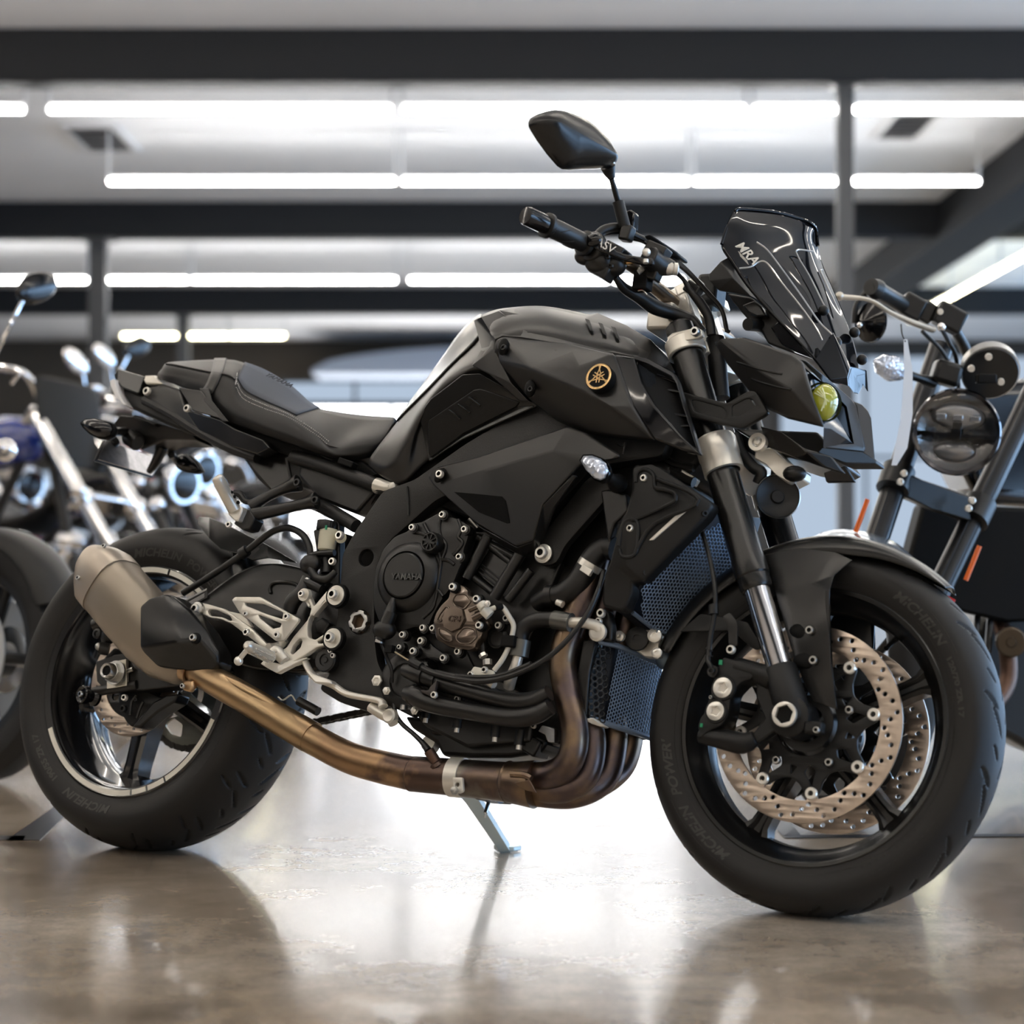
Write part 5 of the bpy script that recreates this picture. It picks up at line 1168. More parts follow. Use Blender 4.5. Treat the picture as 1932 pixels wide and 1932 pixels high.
# clutch cover
def at_(v, x, y, w): return P(v, x, y, w)
co = flatplate('d', '525,350 560,330 600,325 700,270 740,250 790,285 860,300 930,340 950,400 925,480 905,530 915,600 880,650 820,800 760,870 680,1010 640,1110 560,1090 440,1130 300,1090 250,960 245,800 265,650 320,520 400,430 500,390', .165, .03, bev=.004, r=.008).build('clutch_cover', engb, engine, ang=40)
c = P('d', 505, 730, .165); q = P('d', 470, 750, .165)
M().lathe([(-.004, .066), (.006, .062), (.014, .052), (.016, .044), (.012, .0425), (.010, .0415), (.0175, .0405), (.020, .038), (.0205, 0)], c, (0, -1, 0), 56).build('clutch_dome', engb, co, ang=30)
m_ = textmesh('YAMAHA', .0158, .0010, 0, .0003).xf(mframe(P('d', 493, 728, .187)+Vector((0, -.0006, 0)), (1, 0, 0), (0, -1, .05))); m_.build('cover_lettering', mat('lettering_black', (.05, .05, .048), .35), co)
# ribs
for s_ in ('560,400 620,420 700,470 740,600 735,680 720,780 700,900 640,1000', '740,600 800,610 840,640', '620,340 650,400 690,440', '740,290 730,360 740,430 780,500 750,600', '760,870 720,830 700,900 680,960 610,1030', '870,310 890,380 870,440 900,480 860,540 830,570', '600,560 640,610 700,640'):
    M().tube(V('d', s_, .1655), .0035, 8, 5).build('cover_rib', engb, co)
oc_ = P('d', 700, 490, .166); cap_ = M().lathe([(0, .0195), (.016, .0190), (.020, .0165), (.020, .0145), (.016, .0140), (.016, 0)], oc_, (0, -1, 0), 32).build('oil_filler_cap', engb, co, ang=35)
for k in range(4):
    a = k*pi/4+.3; M().box(oc_+Vector((0, -.0185, 0)), (.028, .004 if k else .009, .0022 if k else .004), Matrix.Rotation(a, 3, 'Y')).build('cap_rib', engb, cap_)
BL = alub
for (x, y, r_) in ((757, 277, .0062), (918, 383, .0062), (880, 584, .0062), (537, 370, .0062), (615, 1102, .0062), (467, 1152, .0062), (601, 1197, .0064), (687, 1105, .006), (765, 1322, .0064), (870, 1275, .0064), (1166, 1084, .0062), (1222, 1032, .006), (545, 1272, .0066), (442, 1240, .0045)):
    cc = P('d', x, y, .172)
    M().lathe([(-.012, .0098), (-.002, .0092), (-.002, .004)], cc, (0, -1, 0), 20).build('bolt_boss', engb, engine); bolt(cc, r_, BL, engine, 'cover_bolt')
# lower casting web
flatplate('d', '590,1180 640,1190 680,1230 760,1290 790,1320 760,1350 700,1340 640,1320 580,1330 540,1290', .160, .01, holes=((640, 1350, .001),), bev=.002, r=.004).build('cover_web', engb, engine)
# bronze cover
bc = flatplate('d', '795,880 810,800 840,775 905,790 940,830 935,855 1000,880 1010,905 990,945 1040,930 1060,1000 1085,1050 1080,1085 1050,1110 1035,1170 1000,1200 990,1245 940,1265 870,1250 800,1240 750,1210 700,1180 690,1110 680,1060 700,990 740,930', .186, .022, bev=.004, r=.006).build('bronze_crank_cover', bronze, engine, ang=40)
for s_ in ('820,900 850,850 930,850 970,905 915,970 840,945', '735,1000 790,930 815,975 755,1020 740,1060 710,1055', '720,1095 770,1110 825,1150 830,1205 780,1200 725,1150', '850,1160 900,1100 940,1090 1000,1110 1010,1170 960,1220 880,1220 850,1190'):
    q = rnd([(p.x, p.z) for p in V('d', s_, .186)], .005); k = len(q)
    ct = (sum(a[0] for a in q)/k, sum(a[1] for a in q)/k)
    inner = [(ct[0]+(a[0]-ct[0])*.84, ct[1]+(a[1]-ct[1])*.84) for a in q]
    side(cut2d(q, [inner], .0045, .001), .186).build('cover_raised_rim', bronze, bc)
    side(cut2d([(ct[0]+(a[0]-ct[0])*.83, ct[1]+(a[1]-ct[1])*.83) for a in q], [], .002, .0008), .186).build('cover_pocket', bronze, bc)
M().lathe([(0, .024), (.004, .0225), (.0045, 0)], P('d', 838, 1035, .187), (0, -1, 0), 8, ).build('cover_centre', bronze, bc)
m_ = textmesh('CP4', .0145, .0005, .15, .0002).xf(mframe(P('d', 838, 1035, .192)+Vector((0, -.0006, 0)), (1, 0, 0), (0, -1, .05))); m_.build('cover_lettering', mat('bronze_dark', (.06, .04, .03), .35, .6), bc)
for (x, y) in ((833, 803), (1008, 892), (1027, 1083)):
    cc = P('d', x, y, .192); M().lathe([(-.008, .0105), (-.001, .0098), (-.001, .004)], cc, (0, -1, 0), 20).build('bolt_boss', dark, bc); bolt(cc, .0068, BL, bc, 'cover_bolt')
# white pipe
wp = mat('white_pipe_paint', (.72, .70, .62), .4)
whp = M().tube([P('d', 1060, 985, .200), P('d', 1130, 955, .20), P('d', 1185, 945, .19), P('d', 1240, 1020, .185), P('d', 1270, 1080, .18), P('d', 1262, 1150, .18), P('d', 1235, 1240, .18), P('d', 1190, 1330, .18), P('d', 1130, 1410, .18)], [.0045]*9, 14, 6).build('white_coolant_pipe', wp, engine)
M().cyl(P('d', 1035, 925, .205), P('d', 1058, 960, .205), .009, 18).build('pipe_joint', wp, whp); M().cyl(P('d', 1055, 965, .205), P('d', 1100, 1010, .200), .0095, 18).build('pipe_joint', wp, whp); bolt(P('d', 1080, 925, .214), .005, BL, whp, hx=True)
M().cyl(P('d', 950, 970, .198), P('d', 1040, 930, .20), .0048, 14).build('pipe_joint', bronze, whp); M().cyl(P('d', 980, 1030, .198), P('d', 1060, 990, .20), .0065, 14).build('pipe_joint', bronze, whp)
M().tube([P('d', 1140, 955, .201), P('d', 1185, 945, .191)], .0062, 12, 2).build('pipe_clip', dark, whp); M().box(P('d', 1240, 1200, .183), (.026, .016, .02)).build('pipe_clip', dark, whp, bev=.002)
flatplate('d', '940,1445 980,1380 1050,1395 1120,1410 1130,1440 1080,1450 1010,1455 960,1465', .186, .006, r=.003).build('pipe_flange', wp, whp)
bolt(P('d', 1065, 1408, .190), .006, BL, whp); bolt(P('d', 965, 1442, .190), .006, BL, whp)
M().cyl(P('d', 1090, 1490, .18), P('d', 1130, 1520, .18), .007, 14).build('pipe_joint', wp, whp)
# cylinder ribs
for (a, b, r_) in (((1085, 430), (930, 740), .0095), ((1340, 530), (1130, 880), .0105), ((1400, 680), (1230, 900), .008)):
    M().cyl(P('d', a[0], a[1], .150), P('d', b[0], b[1], .150), r_, 16).build('cylinder_rib', engb, engine)
for (a, b) in (((1010, 440), (1310, 600)), ((1100, 500), (1270, 640)), ((940, 700), (1130, 850))):
    M().cyl(P('d', a[0], a[1], .142), P('d', b[0], b[1], .142), .0065, 12).build('cylinder_rib', engb, engine)
M().prism([P('d', x, y, .138) for x, y in ((1090, 520), (1250, 640), (1130, 820), (990, 700))], (0, .02, 0)).build('cylinder_window', matte2, engine, bev=.003)
for k in range(3): M().cyl(P('d', 1040-k*14, 640+k*24, .139), P('d', 1190-k*14, 760+k*24, .139), .0016, 6).build('cylinder_fin', engb, engine)
M().cyl(P('d', 950, 300, .13), P('d', 1010, 370, .12), .009, 14).build('head_plug', steel, engine)
# pulse sensor
ps = M(); ps.cyl(P('d', 400, 900, .185), P('d', 370, 1000, .19), .011, 20, .006) if False else ps.lathe([(0, .005), (.02, .0095), (.028, .0105)], P('d', 398, 885, .178), P('d', 370, 1000, .18)-P('d', 398, 885, .178), 20)
ps.cyl(P('d', 378, 985, .18), P('d', 340, 1090, .18), .0125, 22); ps.ball(P('d', 330, 1115, .178), .020, (1.15, .9, .9)); ps.cyl(P('d', 330, 1120, .178), P('d', 295, 1190, .178), .0095, 18)
ps.build('stator_sensor_boot', engb, engine)
M().cyl(P('d', 298, 1188, .178), P('d', 292, 1210, .178), .0085, 16).build('sensor_collar', steel, engine)
M().tube([P('d', 300, 1200, .175), P('d', 340, 1300, .17), P('d', 380, 1400, .165), P('d', 385, 1500, .16)], .003, 8, 4).build('sensor_wire', rubhose, engine)
M().box(P('d', 370, 1255, .18), (.015, .012, .013)).build('wire_plug', dark, engine); M().tube([P('d', 405, 1275, .18), P('d', 520, 1345, .18)], .0015, 6, 1).build('tan_wire', mat('tan_wire', (.4, .33, .22), .5), engine)
# clutch/brake cable arc
M().tube([P('d', 520, 1340, .185), P('d', 620, 1400, .19), P('d', 720, 1440, .195), P('d', 880, 1475, .20), P('d', 1050, 1490, .20), P('d', 1250, 1450, .20), P('d', 1450, 1360, .20), P('d', 1600, 1250, .195), P('d', 1720, 1120, .19), P('d', 1820, 980, .185), P('d', 1890, 820, .18), P('d', 1925, 700, .17), P('r', 265, 850, .17)], [.006, .006, .0055, .005, .005, .005, .0048, .0045, .0045, .0045, .004, .004, .004], 10, 6).build('clutch_cable', rubhose, bike)
M().tube([P('d', 700, 1420, .19), P('d', 860, 1450, .195), P('d', 1050, 1460, .195), P('d', 1200, 1440, .195), P('d', 1400, 1360, .195)], .0042, 10, 6).build('clutch_cable', rubhose, bike)
M().tube([P('d', 530, 1350, .187), P('d', 600, 1385, .19)], .0078, 10, 1).build('cable_boot', rubhose, bike)
# water pump & two black pipes
M().lathe([(-.03, .054), (.002, .052), (.006, .046), (.006, .030), (.002, .028)], P('e', 225, 290, .150), (0, -1, 0), 40).build('water_pump', engb, engine)
def hose(v, pts, w, r, nm='coolant_pipe', m=engb, par=None, n=18): return M().tube([P(v, x, y, w) for x, y in pts], r, n, 6).build(nm, m, par or engine)
hose('e', ((215, 220), (290, 240), (360, 265), (430, 295), (600, 345), (800, 400), (950, 430), (1060, 420), (1160, 370)), .175, [.0115, .0165, .0165, .0155, .0155, .0155, .0165, .016, .014])
hose('e', ((225, 370), (290, 390), (360, 425), (480, 460), (650, 490), (850, 525), (980, 530), (1080, 510), (1170, 460)), .180, [.0125, .0175, .0175, .016, .0155, .0155, .016, .016, .014])
for (a, b, r_) in (((330, 255), (352, 262), .0185), ((420, 290), (436, 294), .0175), ((270, 382), (292, 390), .0195), ((335, 412), (360, 424), .0195)):
    M().cyl(P('e', a[0], a[1], .176), P('e', b[0], b[1], .176), r_, 24).build('hose_clamp', engb, engine)
flatplate('e', '385,330 430,285 410,370 430,390 405,400 370,385 325,365 320,350 370,355', .198, .008, r=.003).build('pipe_bracket', bronze if False else mat('brown_black_bracket', (.04, .033, .03), .45), engine)
bolt(P('e', 416, 385, .202), .0062, BL, engine, hx=False); bolt(P('e', 567, 412, .16), .0058, BL, engine); bolt(P('e', 595, 412, .14), .0058, engb, engine)
M().tube([P('e', 210, 460, .15), P('e', 300, 505, .15)], .009, 12, 1).build('pump_lug', engb, engine)
bolt(P('e', 285, 486, .165), .0058, alub, engine, hx=True); bolt(P('e', 103, 357, .165), .0058, alub, engine, hx=True)
M().cyl(P('e', 215, 450, .16), P('e', 210, 480, .16), .0062, 12).build('pump_bolt', steel, engine); 
c = P('e', 43, 292, .158); M().lathe([(0, .0105), (.004, .0105), (.005, .0085), (.005, .006), (.002, .005), (.002, 0)], c, (0, -1, 0), 6).build('frame_nut', alub, bike); 
# oil pan
op = M().prism([P('e', x, y, .105) for x, y in ((210, 520), (380, 530), (600, 560), (850, 580), (1010, 620), (1150, 680), (1100, 760), (900, 790), (640, 790), (460, 780), (420, 700), (260, 600))], (0, .19, 0)).build('oil_pan', engb, engine, bev=.008, seg=3)
M().prism([P('e', x, y, .112) for x, y in ((360, 555), (640, 570), (870, 600), (860, 660), (720, 640), (560, 650), (390, 640))], (0, .02, 0)).build('pan_flange', engb, op, bev=.005)
for (x, y) in ((565, 585), (812, 645), (967, 695), (362, 522), (730, 125)):
    cc = P('e', x, y, .118); M().cyl(cc+Vector((0, 0, .022)), cc+Vector((0, 0, -.004)), .0095, 14).build('bolt_boss', engb, op); M().cyl(cc+Vector((0, 0, -.003)), cc+Vector((0, 0, -.012)), .0056, 12).build('pan_bolt', alub, op)
flatplate('e', '660,640 690,570 705,575 700,640 680,655', .118, .005, holes=((680, 632, .003),), r=.002).build('pan_tab', engb, op)
M().box(P('e', 1070, 720, .09), (.04, .05, .03), Matrix.Rotation(.4, 3, 'Y')).build('oil_level_sensor', engb, op, bev=.004)
M().prism(V('e', '1085,620,.13 1110,580,.13 1200,600,.12 1200,700,.12 1150,690,.13 1130,640,.13'), (0, .01, 0)).build('header_bracket', steel, bike, bev=.002); bolt(P('e', 1062, 585, .14), .005, BL, engine)
# right-side coolant hose from radiator to engine
hs2 = M().tube([P('d', 1440, 920, .14), P('d', 1530, 870, .15), P('d', 1640, 850, .155), P('d', 1740, 770, .155), P('d', 1800, 680, .155), P('d', 1860, 580, .155), P('d', 1932, 520, .15), P('r', 330, 720, .15)], [.015, .016, .0195, .0205, .0205, .020, .020, .020], 20, 6).build('radiator_hose', rubhose, bike)
M().cyl(P('d', 1530, 870, .15), P('d', 1580, 862, .152), .0195, 24).build('hose_clamp', rubhose, hs2)
M().cyl(P('d', 1812, 665, .155), P('d', 1838, 622, .155), .0215, 28).build('hose_clamp_band', alub, hs2); M().box(P('d', 1805, 680, .178), (.022, .008, .012), Matrix.Rotation(.5, 3, 'Y')).build('clamp_screw', alub, hs2, bev=.001)
M().cyl(P('d', 1590, 910, .165), P('d', 1630, 930, .165), .006, 12).build('clamp_screw', alub, hs2)
# oil cooler hoses
oh = M().tube([P('d', 1320, 1210, .165), P('d', 1330, 1140, .165), P('d', 1370, 1080, .165), P('d', 1450, 1045, .165), P('d', 1570, 1040, .165)], [.0135, .0135, .014, .014, .014], 18, 6).build('oil_cooler_hose', rubhose, bike)
M().cyl(P('d', 1565, 1040, .165), P('d', 1690, 1060, .165), .0160, 24).build('crimp_sleeve', mat('oxidised_alloy', (.14, .14, .13), .4, .8), oh)
M().tube([P('d', 1685, 1060, .165), P('d', 1780, 1062, .165), P('d', 1870, 1085, .155), P('d', 1905, 1120, .15)], [.009, .009, .010, .011], 16, 5).build('oil_pipe', alu, oh)
M().cyl(P('d', 1330, 1190, .165), P('d', 1310, 1310, .165), .0165, 24).build('crimp_sleeve', MT['oxidised_alloy'], oh)
M().tube([P('d', 1305, 1310, .165), P('d', 1285, 1380, .165), P('d', 1255, 1460, .16), P('d', 1235, 1530, .15)], [.009, .009, .010, .0105], 16, 4).build('oil_pipe', alu, oh)
M().lathe([(0, .0155), (.006, .0155), (.008, .012), (.008, .010)], P('r', 232, 1245, .152), (0, -1, 0), 28).build('pipe_boss', alu, oh)
M().prism(V('r', '215,1110,.14 250,1090,.14 300,1110,.14 315,1200,.14 310,1300,.14 230,1290,.14 195,1250,.14'), (0, .02, 0)).build('pipe_bracket', engb, oh, bev=.004)
bolt(P('r', 253, 1125, .145), .0078, alub, oh); bolt(P('r', 236, 1175, .147), .0062, alub, oh)
M().cyl(P('d', 1040, 1200, .16), P('d', 1050, 1290, .16), .007, 14).build('drain_pipe', engb, engine); M().cyl(P('d', 1045, 1290, .162), P('d', 1055, 1312, .162), .0075, 6).build('drain_nut', alub, engine)
M().cyl(P('d', 1080, 1330, .16), P('d', 1082, 1370, .16), .0080, 6).build('drain_nut', alub, engine)
M().lathe([(0, .018), (.008, .018), (.010, .015), (.006, .013), (.006, 0)], P('d', 1165, 1180, .155), (0, -1, 0), 30).build('breather_cover', engb, engine)
# ================= EXHAUST
ep = []
mid = M().tube([P('o', 362, 1262, .165), P('o', 410, 1288, .165), P('o', 470, 1322, .16), P('o', 530, 1358, .155), P('o', 588, 1392, .15)], [.023, .0265, .0275, .0285, .0295], 28, 8).build('link_pipe', pipe, bike)
M().tube([P('b', 1340, 400, .178), P('b', 1460, 470, .176), P('b', 1620, 560, .170), P('b', 1800, 665, .160)], [.004, .010, .010, .003], 12, 6).build('pipe_pressed_rib', pipe, mid)
M().tube([P('o', 570, 1383, .1515), P('o', 600, 1400, .150), P('o', 660, 1430, .145), P('o', 720, 1447, .14), P('o', 780, 1460, .135)], [.0275, .0275, .028, .029, .030], 28, 8).build('mid_pipe', pipe, bike)
M().lathe([(-.003, .0295), (0, .0315), (.003, .0295)], P('o', 780, 1460, .135), P('o', 790, 1462, .134)-P('o', 770, 1458, .135), 32).build('pipe_weld', pipe, bike)
M().tube([P('o', 780, 1460, .135), P('o', 850, 1466, .13), P('o', 950, 1475, .12), P('o', 1010, 1480, .115)], [.031, .032, .034, .041], 30, 6).build('collector', pipe, bike)
M().lathe([(-.003, .034), (0, .036), (.003, .034)], P('o', 960, 1475, .12), P('o', 985, 1478, .12)-P('o', 950, 1475, .12), 32).build('pipe_weld', pipe, bike)
cb_ = M().cyl(P('o', 852, 1466, .13), P('o', 876, 1468, .128), .0345, 36).build('exhaust_clamp', alu, bike)
flatplate('e', '530,920 595,920 600,1010 575,1025 535,1020', .165, .006, holes=((560, 968, .004),), r=.003).build('clamp_tab', alu, cb_); bolt(P('e', 545, 1005, .17), .006, steel, cb_, hx=True)
# headers: right one nearest, others shift across the bike
hd = [((.135, (975, 1466), (1040, 1462), (1075, 1435), (1085, 1380), (1068, 1300), (1062, 1240), (1080, 1180), (1105, 1120), (1125, 1050)), .0235),
      ((.085, (985, 1485), (1060, 1488), (1105, 1462), (1118, 1400), (1105, 1330), (1110, 1260), (1130, 1180), (1150, 1100)), .0235),
      ((.03, (985, 1492), (1080, 1498), (1140, 1468), (1158, 1400), (1155, 1330), (1160, 1260), (1180, 1180), (1190, 1100)), .0235),
      ((-.03, (990, 1488), (1100, 1488), (1165, 1455), (1188, 1400), (1190, 1330), (1195, 1260), (1210, 1180), (1220, 1100)), .0225)]
for (h, r_) in hd:
    w0 = h[0]; pts = []
    for i, (x, y) in enumerate(h[1:]):
        k = min(1, i/2.2); pts.append(B(x, y, .105*(1-k)+w0*k))
    M().tube(pts, [r_*1.05]*2+[r_]*(len(pts)-2), 26, 8).build('header_pipe', pipe, bike)
M().shell(V('e', '930,955,.16 1030,935,.16 1050,970,.158 1075,1020,.155 1010,1005,.155 960,985,.158'), [tuple(range(6))], (0, .004, 0)).build('header_tab', pipe, bike, bev=.001)
M().tube([P('e', 915, 900, .152), P('e', 1000, 905, .155), P('e', 1045, 925, .155)], .006, 8, 4).build('weld_seam', pipe, bike)
# lambda probe
lm = M().cyl(P('e', 430, 830, .15), P('e', 375, 745, .16), .0095, 16).build('lambda_probe', mat('brown_probe', (.12, .07, .05), .4, .8), bike)
M().lathe([(0, .014), (.006, .013), (.008, .010)], P('e', 432, 850, .150), P('e', 375, 745, .16)-P('e', 430, 830, .15), 20).build('probe_bung', pipe, lm)
M().tube([P('e', 372, 745, .16), P('e', 340, 700, .16), P('e', 280, 640, .16), P('e', 200, 570, .155), P('e', 160, 500, .155), P('e', 145, 400, .15)], [.007, .005, .0042, .0042, .004, .004], 10, 6).build('probe_cable', rubhose, lm)
M().lathe([(0, .014), (.02, .014)], P('e', 405, 720, .08), (0, -1, .2), 20).build('frame_stub', alu, bike)
# side stand
sf = G(953, 1606); sfl = BINV @ sf
top = P('e', 640, 1010, .02)
d_ = (sfl-top)
stn = M(); 
e0, e1 = P('e', 625, 1000, .0), sfl+Vector((0, 0, .004))
dd = (e1-e0).normalized(); sx = Vector((1, 0, .45)); sx = (sx-dd*sx.dot(dd)).normalized(); sy = dd.cross(sx)
secs = []
for t, wd in ((0, .014), (.1, .012), (.55, .0105), (.93, .0095), (1, .010)):
    c = e0.lerp(e1, t); secs.append([c+sx*(a*wd)+sy*(b*.011) for a, b in ((-1, -1), (-.45, -1), (-.45, -.45), (.45, -.45), (.45, -1), (1, -1), (1, 1), (-1, 1))])
stand = stn.loft(secs).build('side_stand', mat('blue_grey_zinc', (.66, .77, .78), .35, .4), bike, ang=25, bev=.001)
R_ = BINV.to_3x3(); fx = R_ @ Vector((1, .3, 0)).normalized(); fy = R_ @ Vector((-.3, 1, 0)).normalized(); fz = R_ @ Vector((0, 0, 1))
ft_ = [sfl+fx*a+fy*b+fz*.002 for a, b in ((-.020, -.018), (.012, -.022), (.030, -.010), (.030, .018), (.010, .022), (-.018, .018))]
M().prism(ft_, fz*.009).build('stand_foot', MT['blue_grey_zinc'], stand, bev=.002)
sp_ = M(); q0, q1 = P('e', 768, 1075, .02), P('e', 745, 1150, .03)
sp_.cyl(q0, q1, .0035, 12); sp_.cyl(q1, e0.lerp(e1, .45), .0022, 10); sp_.build('stand_hook', steel, stand)
M().box(P('e', 800, 1040, .04), (.045, .06, .022)).build('stand_bracket', engb, bike, bev=.004); M().cyl(P('e', 835, 1035, .06), P('e', 860, 1050, .06), .013, 20).build('stand_pivot', mat('blue_zinc', (.25, .35, .5), .25, .9), bike)
M().box(P('e', 650, 985, .05), (.03, .09, .02)).build('stand_mount', dark, bike, bev=.003)
# ================= SWINGARM
swp = '640,1095 600,1085 560,1068 520,1060 480,1062 440,1080 400,1110 350,1150 345,1190 400,1235 470,1262 560,1270 640,1262 655,1180'
sw = flatplate('o', swp, .120, .035, bev=.008, r=.02).build('swingarm', matte2, bike, ang=50)
twin(sw)
M().prism([B(x, y, .09) for x, y in ((540, 1090), (650, 1110), (650, 1250), (560, 1270), (500, 1230))], (0, .18, 0)).build('swingarm_cross_member', matte2, sw, bev=.01)
M().tube([P('c', 885, 1130, .1215), P('c', 880, 1080, .1215), P('c', 920, 1045, .1215), P('c', 1020, 1045, .1215), P('c', 1090, 1065, .1215), P('c', 1100, 1100, .1215)], .0035, 8, 4).build('swingarm_pressing', matte2, sw)
al_ = M(); al_.prism([B(x, y, .140) for x, y in ((180, 1248), (215, 1235), (300, 1225), (400, 1225), (420, 1262), (370, 1290), (270, 1302), (195, 1300), (182, 1285))], (0, .04, 0))
al_.tube([B(175, 1306, .142), B(210, 1300, .140), B(260, 1292, .138)], .010, 12, 3)
axl = al_.build('swingarm_end', engb, sw, bev=.005, seg=3)
M().prism(V('b', '648,325,.150 765,300,.150 768,462,.150 648,482,.150'), (0, .008, 0)).build('axle_block', mat('brushed_block', (.75, .71, .62), .35, .7), sw, bev=.001)
ac = P('b', 700, 385, .156); M().lathe([(0, .0235), (.004, .0235), (.004, .019)], ac+Vector((.002, 0, 0)), (0, -1, 0), 32).build('axle_washer', steel, sw)
M().lathe([(.004, .0195), (.014, .0195), (.015, .0165)], ac, (0, -1, 0), 6).build('axle_nut', steel, sw)
M().lathe([(.012, .0165), (.026, .0150), (.028, .0135), (.026, .0100), (.006, .0095)], ac, (0, -1, 0), 28).build('axle_tip', steel, sw); M().cyl(ac+Vector((0, -.022, 0)), ac+Vector((0, -.018, 0)), .0098, 20).build('axle_bore', dark, sw)
M().cyl(B(213, 1272, -.12), ac, .0125, 18).build('rear_axle', steel, sw)
M().cyl(P('b', 770, 375, .145), P('b', 810, 360, .145), .0045, 10).build('chain_adjuster', steel, sw)
bs = P('b', 512, 518, .165); M().lathe([(-.03, .010), (-.028, .018), (-.022, .018), (-.016, .012), (-.008, .012), (-.004, .0175), (.006, .0175), (.008, .0155), (.006, .012), (.004, .010), (.004, 0)], bs, (-.2, -1, 0), 32).build('paddock_spool', gloss, sw); bolt(bs+Vector((-.001, -.006, 0)), .006, steel, sw, ax=(-.2, -1, 0))
# rear caliper
rc = flatplate('b', '720,520 740,480 800,470 880,490 940,520 1000,540 1030,560 900,600 860,680 800,715 770,690 740,640 720,590', .112, .02, bev=.003, r=.006).build('rear_caliper', plast, bike)
M().prism(V('b', '850,650,.118 930,560,.118 1010,520,.118 1080,510,.118 1060,560,.118 960,620,.118 850,715,.118 800,712,.118'), (0, .04, 0)).build('caliper_cover', engb, rc, bev=.004)
bolt(P('b', 763, 537, .130), .0068, alub, rc); bolt(P('b', 828, 548, .128), .004, engb, rc); bolt(P('b', 756, 604, .126), .0075, engb, rc)
for s_ in ('790,640 800,560 830,520', '830,660 850,600 870,560'): M().tube(V('b', s_, .124), .003, 6, 2).build('caliper_rib', engb, rc)
# hanger bracket parts seen above axle
M().prism(V('m', '980,1770,.12 1190,1560,.12 1370,1610,.12 1420,1700,.12 1340,1680,.12 1090,1750,.12 1000,1790,.12'), (0, .03, 0)).build('torque_bracket', plast, sw, bev=.004)
M().cyl(P('m', 1130, 1580, .135), P('m', 1020, 1560, .145), .0125, 22).build('slider_pin', engb, rc); M().ball(P('m', 1010, 1545, .148), .0078).build('slider_tip', steel, rc)
M().ball(P('m', 1130, 1395, .13), .021, (1, .5, 1)).build('caliper_piston_housing', engb, rc); M().lathe([(0, .010), (.004, .010), (.005, .006), (.002, .004), (.002, 0)], P('m', 995, 1390, .135), (0, -1, 0), 20).build('bleed_cap', engb, rc); M().cyl(P('m', 960, 1290, .13), P('m', 1060, 1250, .13), .013, 18).build('caliper_arm', engb, rc)
# ================= MUFFLER
def msec(c, ax, rw, rl, k=.0, n=28, pw=2.8):
    ax = Vector(ax).normalized(); y = Vector((0, 1, 0)); y = (y-ax*y.dot(ax)).normalized(); u = ax.cross(y); out = []
    for i in range(n):
        a = 2*pi*i/n; ca, sa = cos(a), sin(a); r = (abs(ca)**pw+abs(sa)**pw)**(-1/pw); out.append(c+u*(ca*r*rw)+y*(sa*r*rl*(1+.22*ca)))
    return out
def pj(p):
    q = BIKE @ p-Vector((0, 0, CAMH)); z = q.dot(FW); return 966+FPX*q.x/z, 966-FPX*q.dot(UP)/z
ma, mb_ = B(209, 1108, .185), B(320, 1240, .165); mx_ = (mb_-ma).normalized()
r0 = .0620
mbod = M().loft([msec(ma-mx_*.004, mx_, r0, .052), msec(ma, mx_, r0+.0012, .0535), msec(ma.lerp(mb_, .35), mx_, r0+.002, .056), msec(ma.lerp(mb_, .7), mx_, .0615, .055), msec(mb_, mx_, .052, .048), msec(mb_+mx_*.045, mx_, .028, .030), msec(mb_+mx_*.055, mx_, .020, .022)]).build('muffler', titan, bike, ang=60)
ct_ = ma-mx_*.002; bkw = Vector((-.80, .0, .60))
mcap = M().loft([msec(ct_, mx_, r0+.0028, .0555), msec(ct_-mx_*.030, mx_, r0+.0018, .055), msec(ct_-mx_*.052+Vector((0, .002, .004)), mx_, .052, .049), msec(ct_-mx_*.075+Vector((0, .004, .006)), mx_, .034, .036), msec(ct_-mx_*.068+Vector((0, .004, .006)), mx_, .026, .028), msec(ct_-mx_*.03, mx_, .025, .027)]).build('muffler_end_cap', titan2, mbod, ang=60)
for (x, y) in ((1075, 325), (760, 712)):
    bolt(P('m', x, y, .241), .0045, steel, mbod, 'cap_rivet', ax=(0, -1, .1))
M().shell([p for p in V('b', '845,-20,.236 900,-70,.232 1010,-100,.222 1060,-80,.210 1150,0,.215 1250,120,.20 1325,250,.19 1330,330,.186 1290,385,.180 1180,375,.19 950,345,.215 845,240,.235 1060,60,.238 1080,200,.240 1210,180,.215')], [(0, 1, 2, 12), (2, 3, 4, 12), (4, 5, 14, 12), (5, 6, 7, 14), (7, 8, 14), (14, 8, 9, 13), (12, 14, 13), (13, 9, 10), (13, 10, 11), (0, 12, 13, 11)], (0, .045, 0)).build('muffler_heat_shield', matte2, mbod, bev=.008, seg=5, ang=60)
c = P('b', 1178, 172, .226); M().ball(c+Vector((0, .006, 0)), .011, (1, .6, 1)).build('bolt_recess', dark, mbod); bolt(c, .0068, steel, mbod, 'shield_bolt')
M().tube([B(335, 1240, .165), B(366, 1264, .165)], [.026, .026], 24, 1).build('muffler_inlet', pipe, mbod)
cl_ = M().lathe([(-.008, .027), (-.008, .030), (.008, .030), (.008, .027)], B(362, 1262, .165), B(400, 1283, .165)-B(362, 1262, .165), 32, closed=True).build('muffler_clamp', mat('coppery_clamp', (.5, .34, .2), .35, .9), bike)
M().prism(V('b', '1120,430,.19 1170,430,.19 1175,470,.19 1150,500,.19 1110,490,.19 1100,460,.19'), (0, .012, 0)).build('clamp_lug', MT['coppery_clamp'], cl_, bev=.003); bolt(P('b', 1113, 465, .195), .005, steel, cl_)
